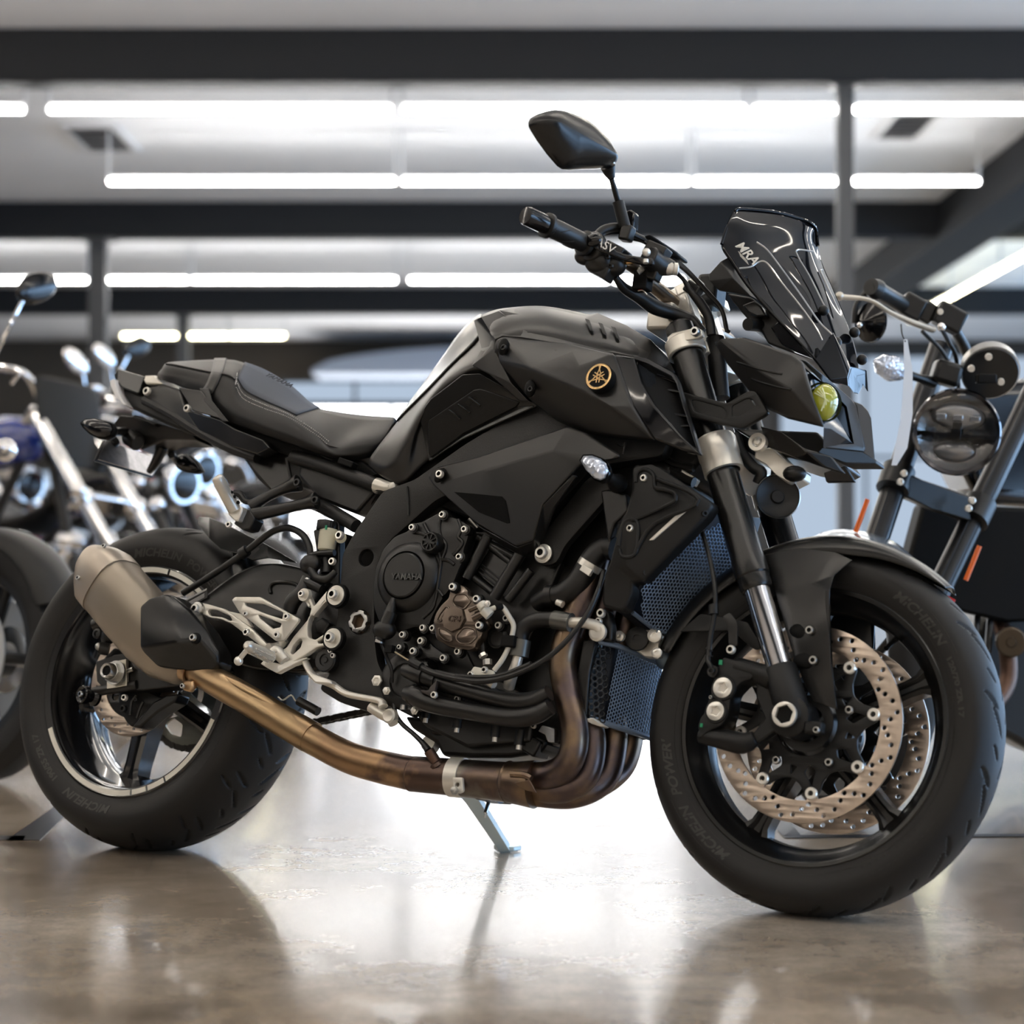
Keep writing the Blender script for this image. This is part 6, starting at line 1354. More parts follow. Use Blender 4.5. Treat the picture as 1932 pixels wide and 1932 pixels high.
# ================= REARSET
W1 = .185
rs1 = flatplate('c', '575,1185 600,1160 800,1160 1105,1330 1105,1350 985,1505 925,1510 735,1360 700,1330 640,1290', W1, .007, holes=('675,1205 825,1215 985,1285 975,1335 850,1295 690,1230', '785,1300 970,1370 960,1400 900,1412 800,1330'), bev=.0012, r=.003).build('heel_guard', alu, bike)
for (x, y, r_) in ((690, 1295, .0045), (1018, 1318, .0058), (940, 1463, .0058)): bolt(P('c', x, y, W1+.003), r_, alub, rs1)
rs2 = flatplate('c', '1120,1120 1150,1105 1175,1125 1225,1235 1330,1110 1385,1085 1425,1110 1425,1170 1385,1195 1330,1190 1190,1325 1175,1400 1180,1480 1235,1500 1290,1465 1345,1435 1390,1435 1420,1470 1415,1520 1370,1550 1310,1545 1250,1560 1060,1680 980,1690 920,1660 900,1600 960,1585 1010,1560 1060,1480 1185,1330 1205,1250 1185,1200 1110,1165', .172, .014, holes=('1215,1310 1300,1185 1325,1165 1320,1195 1225,1310', '1040,1605 1060,1545 1110,1490 1135,1500 1120,1560 1060,1615', '1255,1510 1300,1485 1310,1510 1290,1530 1260,1528', '1145,1175 1165,1165 1195,1230 1180,1245'), bev=.002, r=.004).build('rearset_plate', alu, bike)
for (x, y, r_) in ((1388, 1142, .0095), (1362, 1483, .0095), (1135, 1138, .0062)):
    c = P('c', x, y, .182); M().lathe([(-.014, r_*2.0), (-.004, r_*1.9), (-.004, r_)], c, (0, -1, 0), 28).build('mount_boss', alu, rs2); bolt(c, r_, alub, rs2)
    if r_ > .007: M().lathe([(-.016, r_*2.4), (-.006, r_*2.35), (-.006, r_*2)], c, (0, -1, 0), 28).build('mount_bush', dark, rs2)
rs3 = flatplate('c', '265,1255 285,1215 330,1205 380,1215 520,1255 680,1370 735,1410 865,1545 850,1570 800,1545 690,1460 570,1370 480,1335 400,1325 345,1295 310,1300', .176, .008, holes=('385,1270 400,1258 450,1262 560,1310 580,1345 560,1350 500,1320 400,1310',), bev=.0015, r=.005).build('muffler_hanger_arm', alu, bike)
c = P('c', 297, 1253, .184); M().lathe([(-.01, .0135), (0, .013), (.002, .009)], c, (0, -1, 0), 28).build('hanger_washer', steel, rs3); bolt(c, .0085, alub, rs3)
bolt(P('c', 700, 1442, .183), .0068, alub, rs3)
lnk = M().prism(V('c', '540,1270,.172 650,1295,.172 700,1330,.172 735,1400,.172 640,1360,.172'), (0, .01, 0)).build('brake_link', alu, bike, bev=.002)
M().tube([P('c', 870, 1568, .18), P('c', 910, 1560, .17), P('c', 960, 1545, .16), P('c', 1000, 1500, .16)], [.010, .008, .008, .007], 14, 4).build('brake_clevis', alu, bike)
# foot peg
pg = M(); a_, b_ = P('c', 895, 1640, .20), P('c', 700, 1545, .285); dx = (b_-a_)
pg.lathe([(0, .009), (.004, .0105), (dx.length*.3, .0115), (dx.length*.85, .0095), (dx.length*.9, .0105), (dx.length, .0085), (dx.length+.004, .005)], a_, dx, 24)
foot = pg.build('foot_peg', alu, bike)
kn = M(); dn = dx.normalized(); _, uu, ww = basis(dx)
for i in range(16):
    p = a_+dx*(.12+.72*i/15); 
    for a in (0.2, .9, 1.6, 2.3, 3.0): kn.box(p+(uu*cos(a)+ww*sin(a))*.0112, (.0028, .0028, .0028), Matrix.Rotation(a, 3, 'Y'))
o = kn.build('peg_knurling', alub, foot); o['kind'] = 'stuff'
fe_ = M(); fe_.cyl(P('c', 700, 1575, .28), P('c', 640, 1650, .275), .0048, 12); fe_.ball(P('c', 630, 1668, .275), .0085); fe_.build('peg_feeler', alub, foot)
M().tube([P('c', 905, 1640, .19), P('c', 900, 1600, .19), P('c', 930, 1585, .185), P('c', 960, 1620, .18), P('c', 1000, 1670, .178)], [.006, .008, .010, .012, .010], 14, 4).build('peg_clevis', alu, foot)
M().prism(V('c', '800,1690,.20 830,1660,.20 960,1690,.18 1080,1640,.17 1180,1640,.165 935,1768,.18 860,1725,.2'), (0, .012, 0)).build('peg_bracket', alu, foot, bev=.002)
# brake pedal
bp2 = M().tube([P('c', 1090, 1690, .15), P('c', 1150, 1670, .155), P('c', 1190, 1740, .16), P('c', 1240, 1800, .165), P('c', 1380, 1860, .17), P('c', 1500, 1932, .17), P('e', 50, 420, .17), P('e', 80, 460, .17)], [.006, .008, .008, .009, .009, .0085, .0085, .011], 14, 6, sq=.7).build('brake_pedal', alu, bike)
M().prism(V('c', '1170,1765,.20 1195,1762,.20 1360,1820,.19 1370,1850,.19 1230,1840,.20'), (0, .02, 0)).build('pedal_tread', alu, bp2, bev=.003)
M().lathe([(-.01, .014), (0, .013), (.003, .010), (.001, .006)], P('e', 115, 520, .17), (0, -1, 0), 24).build('pedal_pivot', alu, bp2); M().tube([P('e', 0, 460, .16), P('e', 60, 500, .16), P('e', 130, 540, .16), P('e', 150, 570, .16)], .010, 12, 3).build('pedal_arm', alu, bp2)
M().tube([P('b', 1690, 530, .12), P('b', 1720, 550, .12), P('b', 1770, 520, .12), P('b', 1800, 560, .12), P('b', 1850, 580, .12)], .0016, 6, 4).build('return_spring_hook', alub, bike)
M().cyl(P('b', 1815, 555, .12), P('b', 1932, 620, .12), .0085, 14).build('return_spring', engb, bike)
# lower linkage boss
M().lathe([(-.02, .0225), (0, .0225), (.003, .020), (.003, .011), (0, .010), (0, .006), (.002, .005), (.002, 0)], P('c', 1318, 1660, .158), (0, -1, 0), 32).build('linkage_bush', engb, bike)
for (x, y) in ((1362, 1586), (1383, 1626)): bolt(P('c', x, y, .165), .0048, alub, bike)
M().prism(V('c', '1270,1690,.150 1400,1660,.150 1420,1700,.150 1340,1740,.150'), (0, .03, 0)).build('linkage_bracket', engb, bike, bev=.004)
# ================= PILLION PEG HANGER
pp_ = M(); pp_.tube([P('c', 1110, 258, .135), P('c', 1000, 300, .14), P('c', 860, 365, .155), P('c', 720, 450, .17)], [.018, .011, .010, .012], 14, 4); pp_.tube([P('c', 1250, 398, .135), P('c', 1140, 425, .14), P('c', 900, 480, .155), P('c', 740, 510, .17)], [.018, .011, .012, .014], 14, 4)
pp_.prism(V('c', '640,455,.185 720,470,.185 760,540,.18 720,620,.18 660,630,.185 590,580,.19 620,530,.19'), (0, .03, 0)); ppo = pp_.build('pillion_peg_hanger', engb, bike, bev=.003)
for (x, y) in ((1105, 258), (1248, 397)): bolt(P('c', x, y, .152), .0078, engb, ppo)
ppg = M().tube([P('c', 600, 470, .20), P('c', 540, 360, .22), P('c', 470, 230, .25), P('c', 455, 205, .255)], [.013, .0125, .0115, .008], 16, 4).build('pillion_peg', alu, bike)
M().tube([P('c', 560, 450, .20), P('c', 500, 350, .22), P('c', 448, 270, .245)], [.004, .0035, .004], 8, 3).build('peg_rail', alu, ppg)
M().prism(V('c', '540,500,.205 575,440,.205 655,440,.20 660,470,.20 625,560,.20 600,560,.20'), (0, .02, 0)).build('peg_root', alub, ppg, bev=.003)
for k in range(6): M().ball(P('c', 492+k*27, 205+k*40+(6 if k % 2 else 0), .243-.007*k), .0035).build('peg_stud', dark, ppg)
M().tube([P('c', 590, 335, .18), P('c', 640, 350, .175), P('c', 680, 400, .17), P('c', 740, 410, .165)], [.006, .007, .006, .005], 10, 4).build('luggage_hook', engb, ppo)
bolt(P('c', 560, 590, .195), .006, alub, ppo)
# hugger
hg_ = []
for i in range(17):
    t = i/16; a = radians(110-(110-62)*t) if False else radians(62-30*t)
    R2 = .335+.012*(1-t); w = .055+.03*min(1, t*2); lo = R2-.004-.05*min(1, t*1.4)
    hg_.append([Vector((R2*cos(a)*1.0+(lo-R2)*cos(a), -w-.012, lo*sin(a))), Vector(((R2-.004)*cos(a), -w, (R2-.004)*sin(a))), Vector((R2*cos(a), -w*.4, R2*sin(a))), Vector((R2*cos(a), w*.4, R2*sin(a))), Vector(((R2-.004)*cos(a), w, (R2-.004)*sin(a))), Vector((lo*cos(a), w+.012, lo*sin(a)))])
M().grid(hg_).xf(RWM).build('rear_hugger_shell', matte2, bike, sub=1, solid=.003)
panel('rear_hugger_blade', 'c', '303,580,.085 315,522,.06 400,530,.04 520,580,.05 720,680,.07 860,750,.10 1080,880,.115 1085,890,.12 1060,885,.12 860,850,.125 740,870,.12 640,820,.118 490,780,.112 400,700,.10', [(0, 1, 2, 13), (2, 3, 12, 13), (3, 4, 11, 12), (4, 5, 10, 11), (5, 6, 7, 8, 9), (5, 9, 10)], .004, matte2, bike, bev=.002)
# shock / cable / reservoir
M().tube([P('c', 190, 1130, .135), P('c', 400, 1000, .135), P('c', 650, 830, .135), P('c', 830, 690, .135), P('c', 930, 630, .135), P('c', 1040, 615, .135), P('c', 1140, 670, .135), P('c', 1190, 760, .135), P('c', 1200, 850, .135)], [.0065]*9, 14, 6).build('rear_brake_hose', rubhose, bike)
for (a, b) in (((640, 815), (700, 780)),): M().cyl(P('c', a[0]+10, a[1]+10, .135), P('c', b[0], b[1]+10, .135), .011, 14).build('hose_clip', rubhose, bike)
M().cyl(P('c', 925, 650, .135), P('c', 935, 610, .135), .0095, 12) 
rsv = M().lathe([(0, .012), (.003, .0165), (.026, .0175), (.040, .0175), (.042, .0155)], P('c', 1325, 800, .13), (0, 0, 1), 28).build('rear_fluid_reservoir', whitepl, bike)
cp_ = M(); o_ = P('c', 1325, 628, .13); pr_ = []
for i in range(48):
    a = 2*pi*i/48; r_ = .0192 if i % 2 else .0184; pr_.append(o_+Vector((r_*cos(a), r_*sin(a), -.002)))
cp_.prism(pr_, (0, 0, .018)).build('reservoir_cap', engb, rsv, bev=.001)
M().box(P('c', 1325, 610, .150), (.004, .002, .008)).build('paint_dab', green, rsv)
M().cyl(P('c', 1440, 690, .125), P('c', 1440, 690, .14), .0105, 20).build('reservoir_ear', whitepl, rsv); bolt(P('c', 1440, 676, .142), .0085, alub, rsv)
M().tube([P('c', 1320, 810, .13), P('c', 1325, 900, .13), P('c', 1325, 970, .13)], [.0085, .0075, .010], 14, 2).build('reservoir_hose', rubhose, bike)
M().tube([P('c', 1200, 840, .14), P('c', 1260, 820, .14), P('c', 1390, 810, .14)], .006, 10, 3).build('reservoir_bracket', engb, bike); M().tube([P('c', 1200, 840, .14), P('c', 1215, 870, .14), P('c', 1280, 880, .14)], .005, 10, 3).build('reservoir_bracket', engb, bike)
bolt(P('c', 1380, 882, .146), .0072, alub, bike)
mc2 = M(); mc2.tube([P('c', 1180, 1010, .15), P('c', 1130, 1120, .155), P('c', 1060, 1200, .155), P('c', 1035, 1290, .155)], [.011, .013, .015, .012], 16, 3); mc2.ball(P('c', 1200, 900, .145), .017, (1.3, .9, 1.1)); mc2.tube([P('c', 1200, 940, .15), P('c', 1250, 1010, .15), P('c', 1330, 1020, .15), P('c', 1400, 960, .145)], [.008, .008, .008, .006], 12, 4); mc2.tube([P('c', 1160, 1040, .155), P('c', 1290, 1100, .15)], .009, 12, 2)
mc2.build('rear_master_cylinder', engb, bike)
M().lathe([(0, .0105), (.004, .0115), (.008, .0105)], P('c', 1190, 1020, .15), P('c', 1130, 1120, .155)-P('c', 1190, 1020, .15), 20).build('hose_band', steel, bike)
M().prism(V('c', '1230,1360,.14 1290,1320,.14 1350,1370,.14 1300,1460,.14 1240,1440,.14'), (0, .02, 0)).build('rearset_cover', engb, bike, bev=.003)
# shock absorber behind
M().cyl(B(655, 1010, .03), B(600, 1190, .03), .030, 24).build('shock_absorber', engb, bike)
M().prism([B(x, y, .12) for x, y in ((590, 1000), (640, 980), (640, 1130), (610, 1120))], (0, .02, 0)).build('frame_gusset', engb, bike, bev=.003)
# tyre information label
lb_ = M().prism(V('c', '180,1195,.1235 340,1110,.1235 382,1090,.1235 380,1165,.1235 230,1240,.1235'), (0, .001, 0)).build('information_label', mat('label_black', (.02, .02, .02), .4), sw)
M().prism([p+Vector((0, -.0006, 0)) for p in V('c', '185,1193,.1235 378,1092,.1235 378,1105,.1235 190,1205,.1235')], (0, .0005, 0)).build('label_header', mat('label_white', (.7, .7, .7), .5), lb_)
for k in range(4): M().prism([p+Vector((0, -.0006, 0)) for p in V('c', '%d,%d,.1235 %d,%d,.1235 %d,%d,.1235 %d,%d,.1235' % (215, 1213+k*8, 360, 1132+k*9, 360, 1135+k*9, 215, 1216+k*8))], (0, .0005, 0)).build('label_line', MT['label_white'], lb_)
# ================= OTHER MOTORCYCLES
def cruiser(label, px, d, head, lean, tank_m, fork_m, fend_m, rake=38, mag=False, screen=False, lamp=True, tall=1., fk=1.):
    gx_ = X_at(px, d); a = radians(head)
    mx = Matrix.Translation((gx_, d, 0)) @ Matrix.Rotation(a, 4, 'Z') @ Matrix.Rotation(-lean, 4, 'X')
    t = thing('motorcycle', label, 'motorcycle', mx=mx)     # origin under the front axle, x forward
    R1, R2 = .31, .32; rk = radians(rake); f = Vector((-sin(rk), 0, cos(rk))); ax = Vector((0, 0, R1))
    def wheel(o, R_, w, nm):
        k = M(); k.lathe([(-w*.7, R_-.10), (-w*1.05, R_-.06), (-w, R_-.03), (-w*.5, R_-.004), (0, R_), (w*.5, R_-.004), (w, R_-.03), (w*1.05, R_-.06), (w*.7, R_-.10)], o, (0, 1, 0), 64, closed=True)
        k = k.build('tyre', rubber, t)
        r_ = M(); r_.lathe([(-w*.75, R_-.095), (-w*.7, R_-.115), (-.02, R_-.125), (.02, R_-.125), (w*.7, R_-.115), (w*.75, R_-.095)], o, (0, 1, 0), 64, closed=True); r_.lathe([(-.07, .02), (-.06, .045), (.06, .045), (.07, .02)], o, (0, 1, 0), 24)
        if mag:
            for i in range(5): spoke(r_ if False else r_, i*1.2566, .04, R_-.12, 0, .04, .03, .03, .025) if o == Vector((0, 0, 0)) else None
            for i in range(5):
                b = i*1.2566; r_.tube([o+Vector((cos(b)*.04, 0, sin(b)*.04)), o+Vector((cos(b)*(R_-.12), 0, sin(b)*(R_-.12)))], .015, 8, 1)
        else:
            for i in range(28):
                b = i*2*pi/28; s_ = .05 if i % 2 else -.05; r_.tube([o+Vector((cos(b)*.04, s_, sin(b)*.04)), o+Vector((cos(b+.25)*(R_-.12), 0, sin(b+.25)*(R_-.12)))], .002, 4, 1)
        r_.build(nm, chrome if not mag else engb, t)
    wheel(ax, R1, .055, 'front_wheel'); W2 = 1.62; wheel(Vector((-W2, 0, R2)), R2, .08, 'rear_wheel')
    for s_ in (-1,) if not mag else (-1, 1):
        M().lathe([(-.0025, .085), (-.0025, .145), (.0025, .145), (.0025, .085)], ax+Vector((0, s_*.062, 0)), (0, 1, 0), 48, closed=True).build('brake_disc', mat('pale_disc', (.72, .72, .7), .35, .6), t)
    hd = ax+f*.80*tall+Vector((-.03, 0, 0))
    for s_ in (-1, 1):
        o = Vector((0, s_*.10*fk, 0)); q = M(); q.cyl(ax+o, ax+o+f*.36, .028*fk, 20); q.cyl(ax+o+f*.34, ax+o+f*.40, .034*fk, 20); q.cyl(ax+o+f*.36, ax+o+f*.80*tall, .0235*fk, 18); q.cyl(ax+o+f*.60, ax+o+f*.64, .034*fk, 20); q.build('fork_leg', fork_m, t)
    M().cyl(ax+Vector((0, -.12, 0)), ax+Vector((0, .12, 0)), .014, 14).build('front_axle', chrome, t)
    for k in (.62, .80*tall-.02): M().box(ax+f*k+Vector((-.02, 0, 0)), (.09, .26*fk, .03), Matrix.Rotation(-rk, 3, 'Y')).build('fork_clamp', fork_m, t, bev=.008)
    g = []
    for i in range(17):
        b = radians(25+135*i/16); g.append([ax+Vector((cos(b)*(R1+r_), y, sin(b)*(R1+r_))) for y, r_ in ((-.075, -.03), (-.07, .005), (-.03, .022), (.03, .022), (.07, .005), (.075, -.03))])
    M().grid(g).build('front_fender', fend_m, t, sub=1, solid=.004)
    if lamp:
        hc = ax+f*.66*tall+Vector((.13, 0, .02)); M().lathe([(-.12, .01), (-.10, .06), (-.03, .088), (.0, .09), (.012, .085)], hc, (1, 0, -.12), 32).build('headlamp', chrome, t); M().lathe([(.006, .084), (.018, .06), (.024, 0)], hc, (1, 0, -.12), 32).build('headlamp_lens', gloss, t)
    hb_ = hd+Vector((-.02, 0, .02)); q = M()
    q.tube([hb_+Vector((-.25, -.40, .10)), hb_+Vector((-.12, -.36, .13)), hb_+Vector((.0, -.18, .14)), hb_+Vector((0, -.06, .02)), hb_+Vector((0, .06, .02)), hb_+Vector((.0, .18, .14)), hb_+Vector((-.12, .36, .13)), hb_+Vector((-.25, .40, .10))], .0135, 12, 5); q.build('handlebar', chrome, t)
    for s_ in (-1, 1):
        M().cyl(hb_+Vector((-.13, s_*.365, .13)), hb_+Vector((-.26, s_*.403, .10)), .019, 14).build('grip', rubhose, t)
        q = M(); q.tube([hb_+Vector((-.08, s_*.33, .14)), hb_+Vector((-.03, s_*.34, .24)), hb_+Vector((-.02, s_*.37, .32))], .006, 8, 4); q.build('mirror_stem', chrome, t)
        M().ball(hb_+Vector((-.02, s_*.41, .36)), .07, (.25, 1.1, .62), 20, Matrix.Rotation(s_*.5, 3, 'X')).build('mirror', chrome if s_ < 0 else gloss, t)
        M().tube([hb_+Vector((-.05, s_*.30, .12)), hb_+Vector((.0, s_*.36, .11)), hb_+Vector((-.10, s_*.42, .09))], .006, 8, 3).build('hand_lever', chrome, t)
        M().ball(ax+f*.62+Vector((.04, s_*.2, .03)), .032, (1.2, 1, 1), 14).build('turn_signal', chrome, t)
    tk = M(); sec = []
    tx0 = hd.x-.10; tz = hd.z-.10
    for x, z, ry, rz in ((0, 0, .03, .03), (-.06, .01, .10, .09), (-.2, .02, .14, .12), (-.38, -.02, .13, .10), (-.5, -.06, .08, .06), (-.55, -.08, .03, .03)):
        sec.append([Vector((tx0+x, ry*sin(b), tz+z+rz*cos(b))) for b in [2*pi*i/24 for i in range(24)]])
    tk.loft(sec).build('fuel_tank', tank_m, t, sub=1)
    st = []
    sx0 = tx0-.5
    for x, z, ry, rz in ((.02, 0, .06, .04), (-.1, -.10, .12, .05), (-.3, -.12, .16, .05), (-.45, -.02, .14, .06), (-.6, .02, .11, .05), (-.72, .0, .05, .03)):
        st.append([Vector((sx0+x, ry*sin(b), tz-.06+z+rz*cos(b))) for b in [2*pi*i/20 for i in range(20)]])
    M().loft(st).build('seat', seatm, t, sub=1)
    g = []
    for i in range(17):
        b = radians(10+150*i/16); g.append([Vector((-W2, 0, R2))+Vector((cos(b)*(R2+r_), y, sin(b)*(R2+r_))) for y, r_ in ((-.11, -.04), (-.10, .01), (-.04, .035), (.04, .035), (.10, .01), (.11, -.04))])
    M().grid(g).build('rear_fender', tank_m, t, sub=1, solid=.004)
    fr_ = M(); ex = -W2*.52
    fr_.tube([hd+Vector((-.04, 0, -.1)), Vector((ex+.30, 0, .20)), Vector((ex-.25, 0, .18)), Vector((ex-.40, 0, .55)), Vector((tx0-.1, 0, tz-.06))], .022, 10, 4); fr_.build('frame', frameb, t)
    M().box((ex, 0, .30), (.46, .24, .22)).build('crankcase', engb if mag else chrome, t, bev=.04, seg=3)
    for s_ in (-1, 1):
        cy = M(); dv = Vector((s_*.62, 0, 1)).normalized()
        for k in range(9): cy.lathe([(-.005, .075), (.005, .075)], Vector((ex+s_*.03, 0, .38))+dv*(.025*k), dv, 20)
        cy.cyl(Vector((ex+s_*.03, 0, .36)), Vector((ex+s_*.03, 0, .36))+dv*.26, .058, 20); cy.ball(Vector((ex+s_*.03, 0, .38))+dv*.26, .075, (1, .8, .6)); cy.build('engine_cylinder', chrome if not mag else engb, t)
    M().lathe([(0, .09), (.03, .085), (.045, .05), (.048, 0)], (ex-.05, -.12, .32), (0, -1, 0), 32).build('engine_cover', chrome, t)
    for k, z in ((0, .18), (1, .28)): M().tube([(ex+.16, -.05, .52), (ex+.30, -.13, .42), (ex+.18, -.17, z+.06), (ex-.2, -.18, z), (ex-1.0, -.19, z)], [.022, .022, .026, .036, .042], 16, 5).build('exhaust_pipe', chrome, t)
    if screen:
        M().grid([[hb_+Vector((.16-z*.35-.9*y*y, y, z-.12)) for y in (-.17, -.12, -.06, 0, .06, .12, .17)] for z in (-.12, .0, .12, .26)]).build('windshield', mat('dark_screen_panel', (.004, .004, .004), .5, spec=.3), t, sub=1, solid=.006)
    # side stand leg down to the floor
    inv = (Matrix.Rotation(a, 4, 'Z') @ Matrix.Rotation(-lean, 4, 'X')).inverted(); dn = inv.to_3x3() @ Vector((0, 0, -1)); p0 = Vector((ex, .12, .18)); 
    h = (mx @ p0).z; dr = (dn+Vector((0, .35, 0))).normalized(); ll = h/abs((mx.to_3x3() @ dr).z); M().cyl(p0, p0+dr*ll, .012, 10).build('side_stand', engb, t)
    return t
blue = mat('deep_blue_enamel', (.01, .03, .22), .12, coat=1.); red = mat('deep_red_enamel', (.32, .01, .012), .12, coat=1.); silverp = mat('silver_blue_enamel', (.35, .42, .5), .2, .6, coat=1.)
cruiser('dark motorcycle cut off at the left edge, pale drilled disc beside the rear tyre', -46, 5.25, -38, .12, gloss, engb, plast, rake=30, mag=True)
cruiser('chopper with long silver forks and blue tank behind the black motorcycle tail', 313, 8.0, -40, .12, blue, chrome, gloss, rake=45, tall=1.42, fk=1.35, lamp=False, screen=True)
cruiser('cruiser with silver forks and red tank, seen right beside the chopper', 468, 9.6, -40, .12, red, chrome, gloss, rake=42, tall=1.25, fk=1.25, screen=True)
cruiser('dark cruiser farther back between the left motorcycles and the seat', 640, 12.0, -42, .12, gloss, chrome, gloss, rake=36)
cruiser('pale blue cruiser in the blurred row behind the rear wheel', 440, 11.3, -42, .12, silverp, chrome, silverp, rake=38, tall=1.05)
cruiser('red cruiser at the far end of the blurred left row', 560, 14.0, -42, .12, red, chrome, gloss, rake=36)
cruiser('blue cruiser standing at the far left behind the chopper', 90, 9.9, -42, .12, blue, chrome, blue, rake=38, tall=1.05)
cruiser('black cruiser with dark forks right of the silver forks', 395, 8.7, -40, .12, matte2, engb, matte2, rake=38, mag=True)
# ---------------- naked motorcycle at the right
nk = thing('motorcycle', 'black motorcycle with round headlamp and slanted forks standing at the right edge', 'motorcycle', loc=tuple(Vector((W(1800, 1538, 4.9).x, 4.9, 0))))
NO = nk.location.copy(); NT = Matrix.Translation(-NO)
def nb(mb, name, m, **k): return mb.xf(NT).build(name, m, nk, **k)
def w(x, y, d): return W(x, y, d)
black2 = mat('black_anodised', (.010, .010, .011), .3, .3)
L1 = [w(1775, 655, 4.72), w(1690, 905, 4.52), w(1600, 1180, 4.35)]; L2 = [w(1960, 720, 4.78), w(1842, 965, 4.58), w(1725, 1210, 4.42)]
for l in (L1, L2):
    dd = (l[2]-l[0]).normalized(); q = M().cyl(l[0], l[2], .0262, 26); o = nb(q, 'fork_leg', black2)
    for k in range(3):
        sd_ = dd.cross(Vector((0, 1, 0))).normalized(); nb(M().cyl(l[0]+Vector((0, -.0235, 0))+sd_*(.012*(k-1)), l[2]+Vector((0, -.0235, 0))+sd_*(.012*(k-1)), .0035, 8), 'fork_flute', black2)
    q = M().lathe([(-.03, .026), (-.028, .036), (.028, .036), (.03, .026)], l[1], dd, 28); nb(q, 'fork_clamp', engb)
    nb(M().cyl(l[2]-dd*.06, l[2]+dd*.10, .021, 20), 'fork_slider', chrome)
nb(M().prism([w(1700, 885, 4.5), w(1740, 905, 4.5), w(1830, 935, 4.55), w(1835, 985, 4.55), w(1760, 960, 4.5), w(1690, 930, 4.5)], (0, .07, 0)), 'fork_yoke', engb, bev=.006)
for (x, y) in ((1706, 893), (1699, 909), (1835, 944), (1828, 959)):
    p = w(x, y, 4.47); q = M().lathe([(-.01, .0078), (0, .0078), (.001, .0045), (-.003, .004)], p, (0, -1, 0), 14); nb(q, 'yoke_bolt', alub)
# headlamp
hc = w(1805, 815, 4.42); hn = Vector((-.22, -1, -.05)).normalized()
nb(M().lathe([(-.16, .01), (-.13, .06), (-.06, .085), (0, .089), (.006, .0885)], hc, hn, 48, caps=False), 'headlamp_shell', gloss)
nb(M().lathe([(-.006, .089), (0, .0925), (.008, .089), (.006, .082)], hc, hn, 56, closed=True), 'headlamp_ring', mat('dark_chrome', (.12, .12, .13), .12, 1.))
nb(M().lathe([(-.03, .0), (-.028, .05), (-.004, .082)], hc, hn, 48, caps=False), 'headlamp_reflector', mat('smoked_chrome', (.22, .22, .22), .15, 1., bump=1., bscale=50))
bx_ = hn.cross(Vector((0, 0, 1))).normalized(); HM = mframe(hc, Vector((1, -.2, -.1)), hn)
RF = mat('lamp_inner', (.45, .45, .46), .2, .6)
for y0_, s_ in ((.035, 1), (-.042, .8)):
    q = M().ball((0, y0_, -.022), .055*s_, (1.05, .55, .35), 24).xf(HM); nb(q, 'reflector_bowl', RF)
for x_ in (-.035, 0, .035):
    q = M().box((x_, .03, -.004), (.022, .014, .006)).xf(HM); nb(q, 'lamp_cell', chrome, bev=.002)
q = M(); q.box((0, -.008, -.004), (.17, .010, .012)); q.box((.0, .0, 0), (.02, .04, .012)); q.xf(HM); nb(q, 'headlamp_bar', gloss, bev=.002)
gl = bpy.data.materials.new('headlamp_glass'); gl.use_nodes = True; b_ = gl.node_tree.nodes['Principled BSDF']; b_.inputs['Roughness'].default_value = .02; b_.inputs['Transmission Weight'].default_value = 1.; b_.inputs['Base Color'].default_value = (.8, .8, .8, 1); b_.inputs['IOR'].default_value = 1.2
nb(M().lathe([(.004, .084), (.014, .06), (.019, .03), (.020, 0), (.018, 0), (.017, .03), (.012, .059), (.002, .083)], hc, hn, 48, closed=True), 'headlamp_lens', gl)
# instrument pod
ic = w(1868, 700, 4.5); q = M().lathe([(-.05, .035), (-.02, .055), (.01, .060), (.014, .058), (.014, 0)], ic, Vector((-.05, -.75, -.45)), 40); nb(q, 'instrument_pod', engb)
q = M().lathe([(-.018, .0595), (-.018, .062), (.008, .0625), (.008, .0600)], ic, Vector((-.05, -.75, -.45)), 40, closed=True); nb(q, 'instrument_ring', mat('brushed_ring', (.6, .6, .58), .35, .8))
for (x, y) in ((1865, 673), (1832, 695), (1888, 720)): nb(M().lathe([(0, .008), (.006, .007), (.006, 0)], w(x, y, 4.42), (0, -1, -.3), 14), 'pod_bolt', alu)
nb(M().box(w(1860, 715, 4.42), (.04, .03, .02)), 'pod_connector', dark, bev=.003)
# handlebar, grip, lever, cylinder, mirror
nb(M().tube([w(1840, 700, 4.75), w(1812, 640, 4.7), w(1780, 600, 4.6), w(1700, 570, 4.45), w(1640, 545, 4.36)], .0125, 14, 5), 'handlebar', engb)
nb(M().lathe([(0, .018), (.01, .0185), (.095, .0185), (.10, .022), (.108, .022), (.125, .018)], w(1702, 575, 4.45), w(1630, 533, 4.34)-w(1702, 575, 4.45), 20), 'grip', rubhose)
nb(M().tube([w(1585, 560, 4.28), w(1640, 566, 4.30), w(1680, 590, 4.34), w(1720, 608, 4.38), w(1760, 622, 4.42)], [.0085, .006, .007, .009, .010], 14, 5, sq=.7), 'brake_lever', mat('lever_alloy', (.62, .58, .5), .35, .8)); nb(M().ball(w(1584, 559, 4.28), .0095), 'lever_ball', MT['lever_alloy'])
q = M(); q.box(w(1720, 580, 4.46), (.05, .04, .05), Matrix.Rotation(.5, 3, 'Y')); q.box(w(1745, 590, 4.48), (.035, .05, .045), Matrix.Rotation(.5, 3, 'Y')); nb(q, 'switch_housing', engb, bev=.006)
nb(M().box(w(1790, 600, 4.46), (.065, .05, .05), Matrix.Rotation(.5, 3, 'Y')), 'brake_fluid_box', engb, bev=.006); nb(M().lathe([(0, .007), (.003, .006), (.003, 0)], w(1774, 588, 4.43), (0, -1, 0), 14), 'box_bolt', alu)
nb(M().ball(w(1776, 617, 4.42), .010), 'banjo_fitting', chrome)
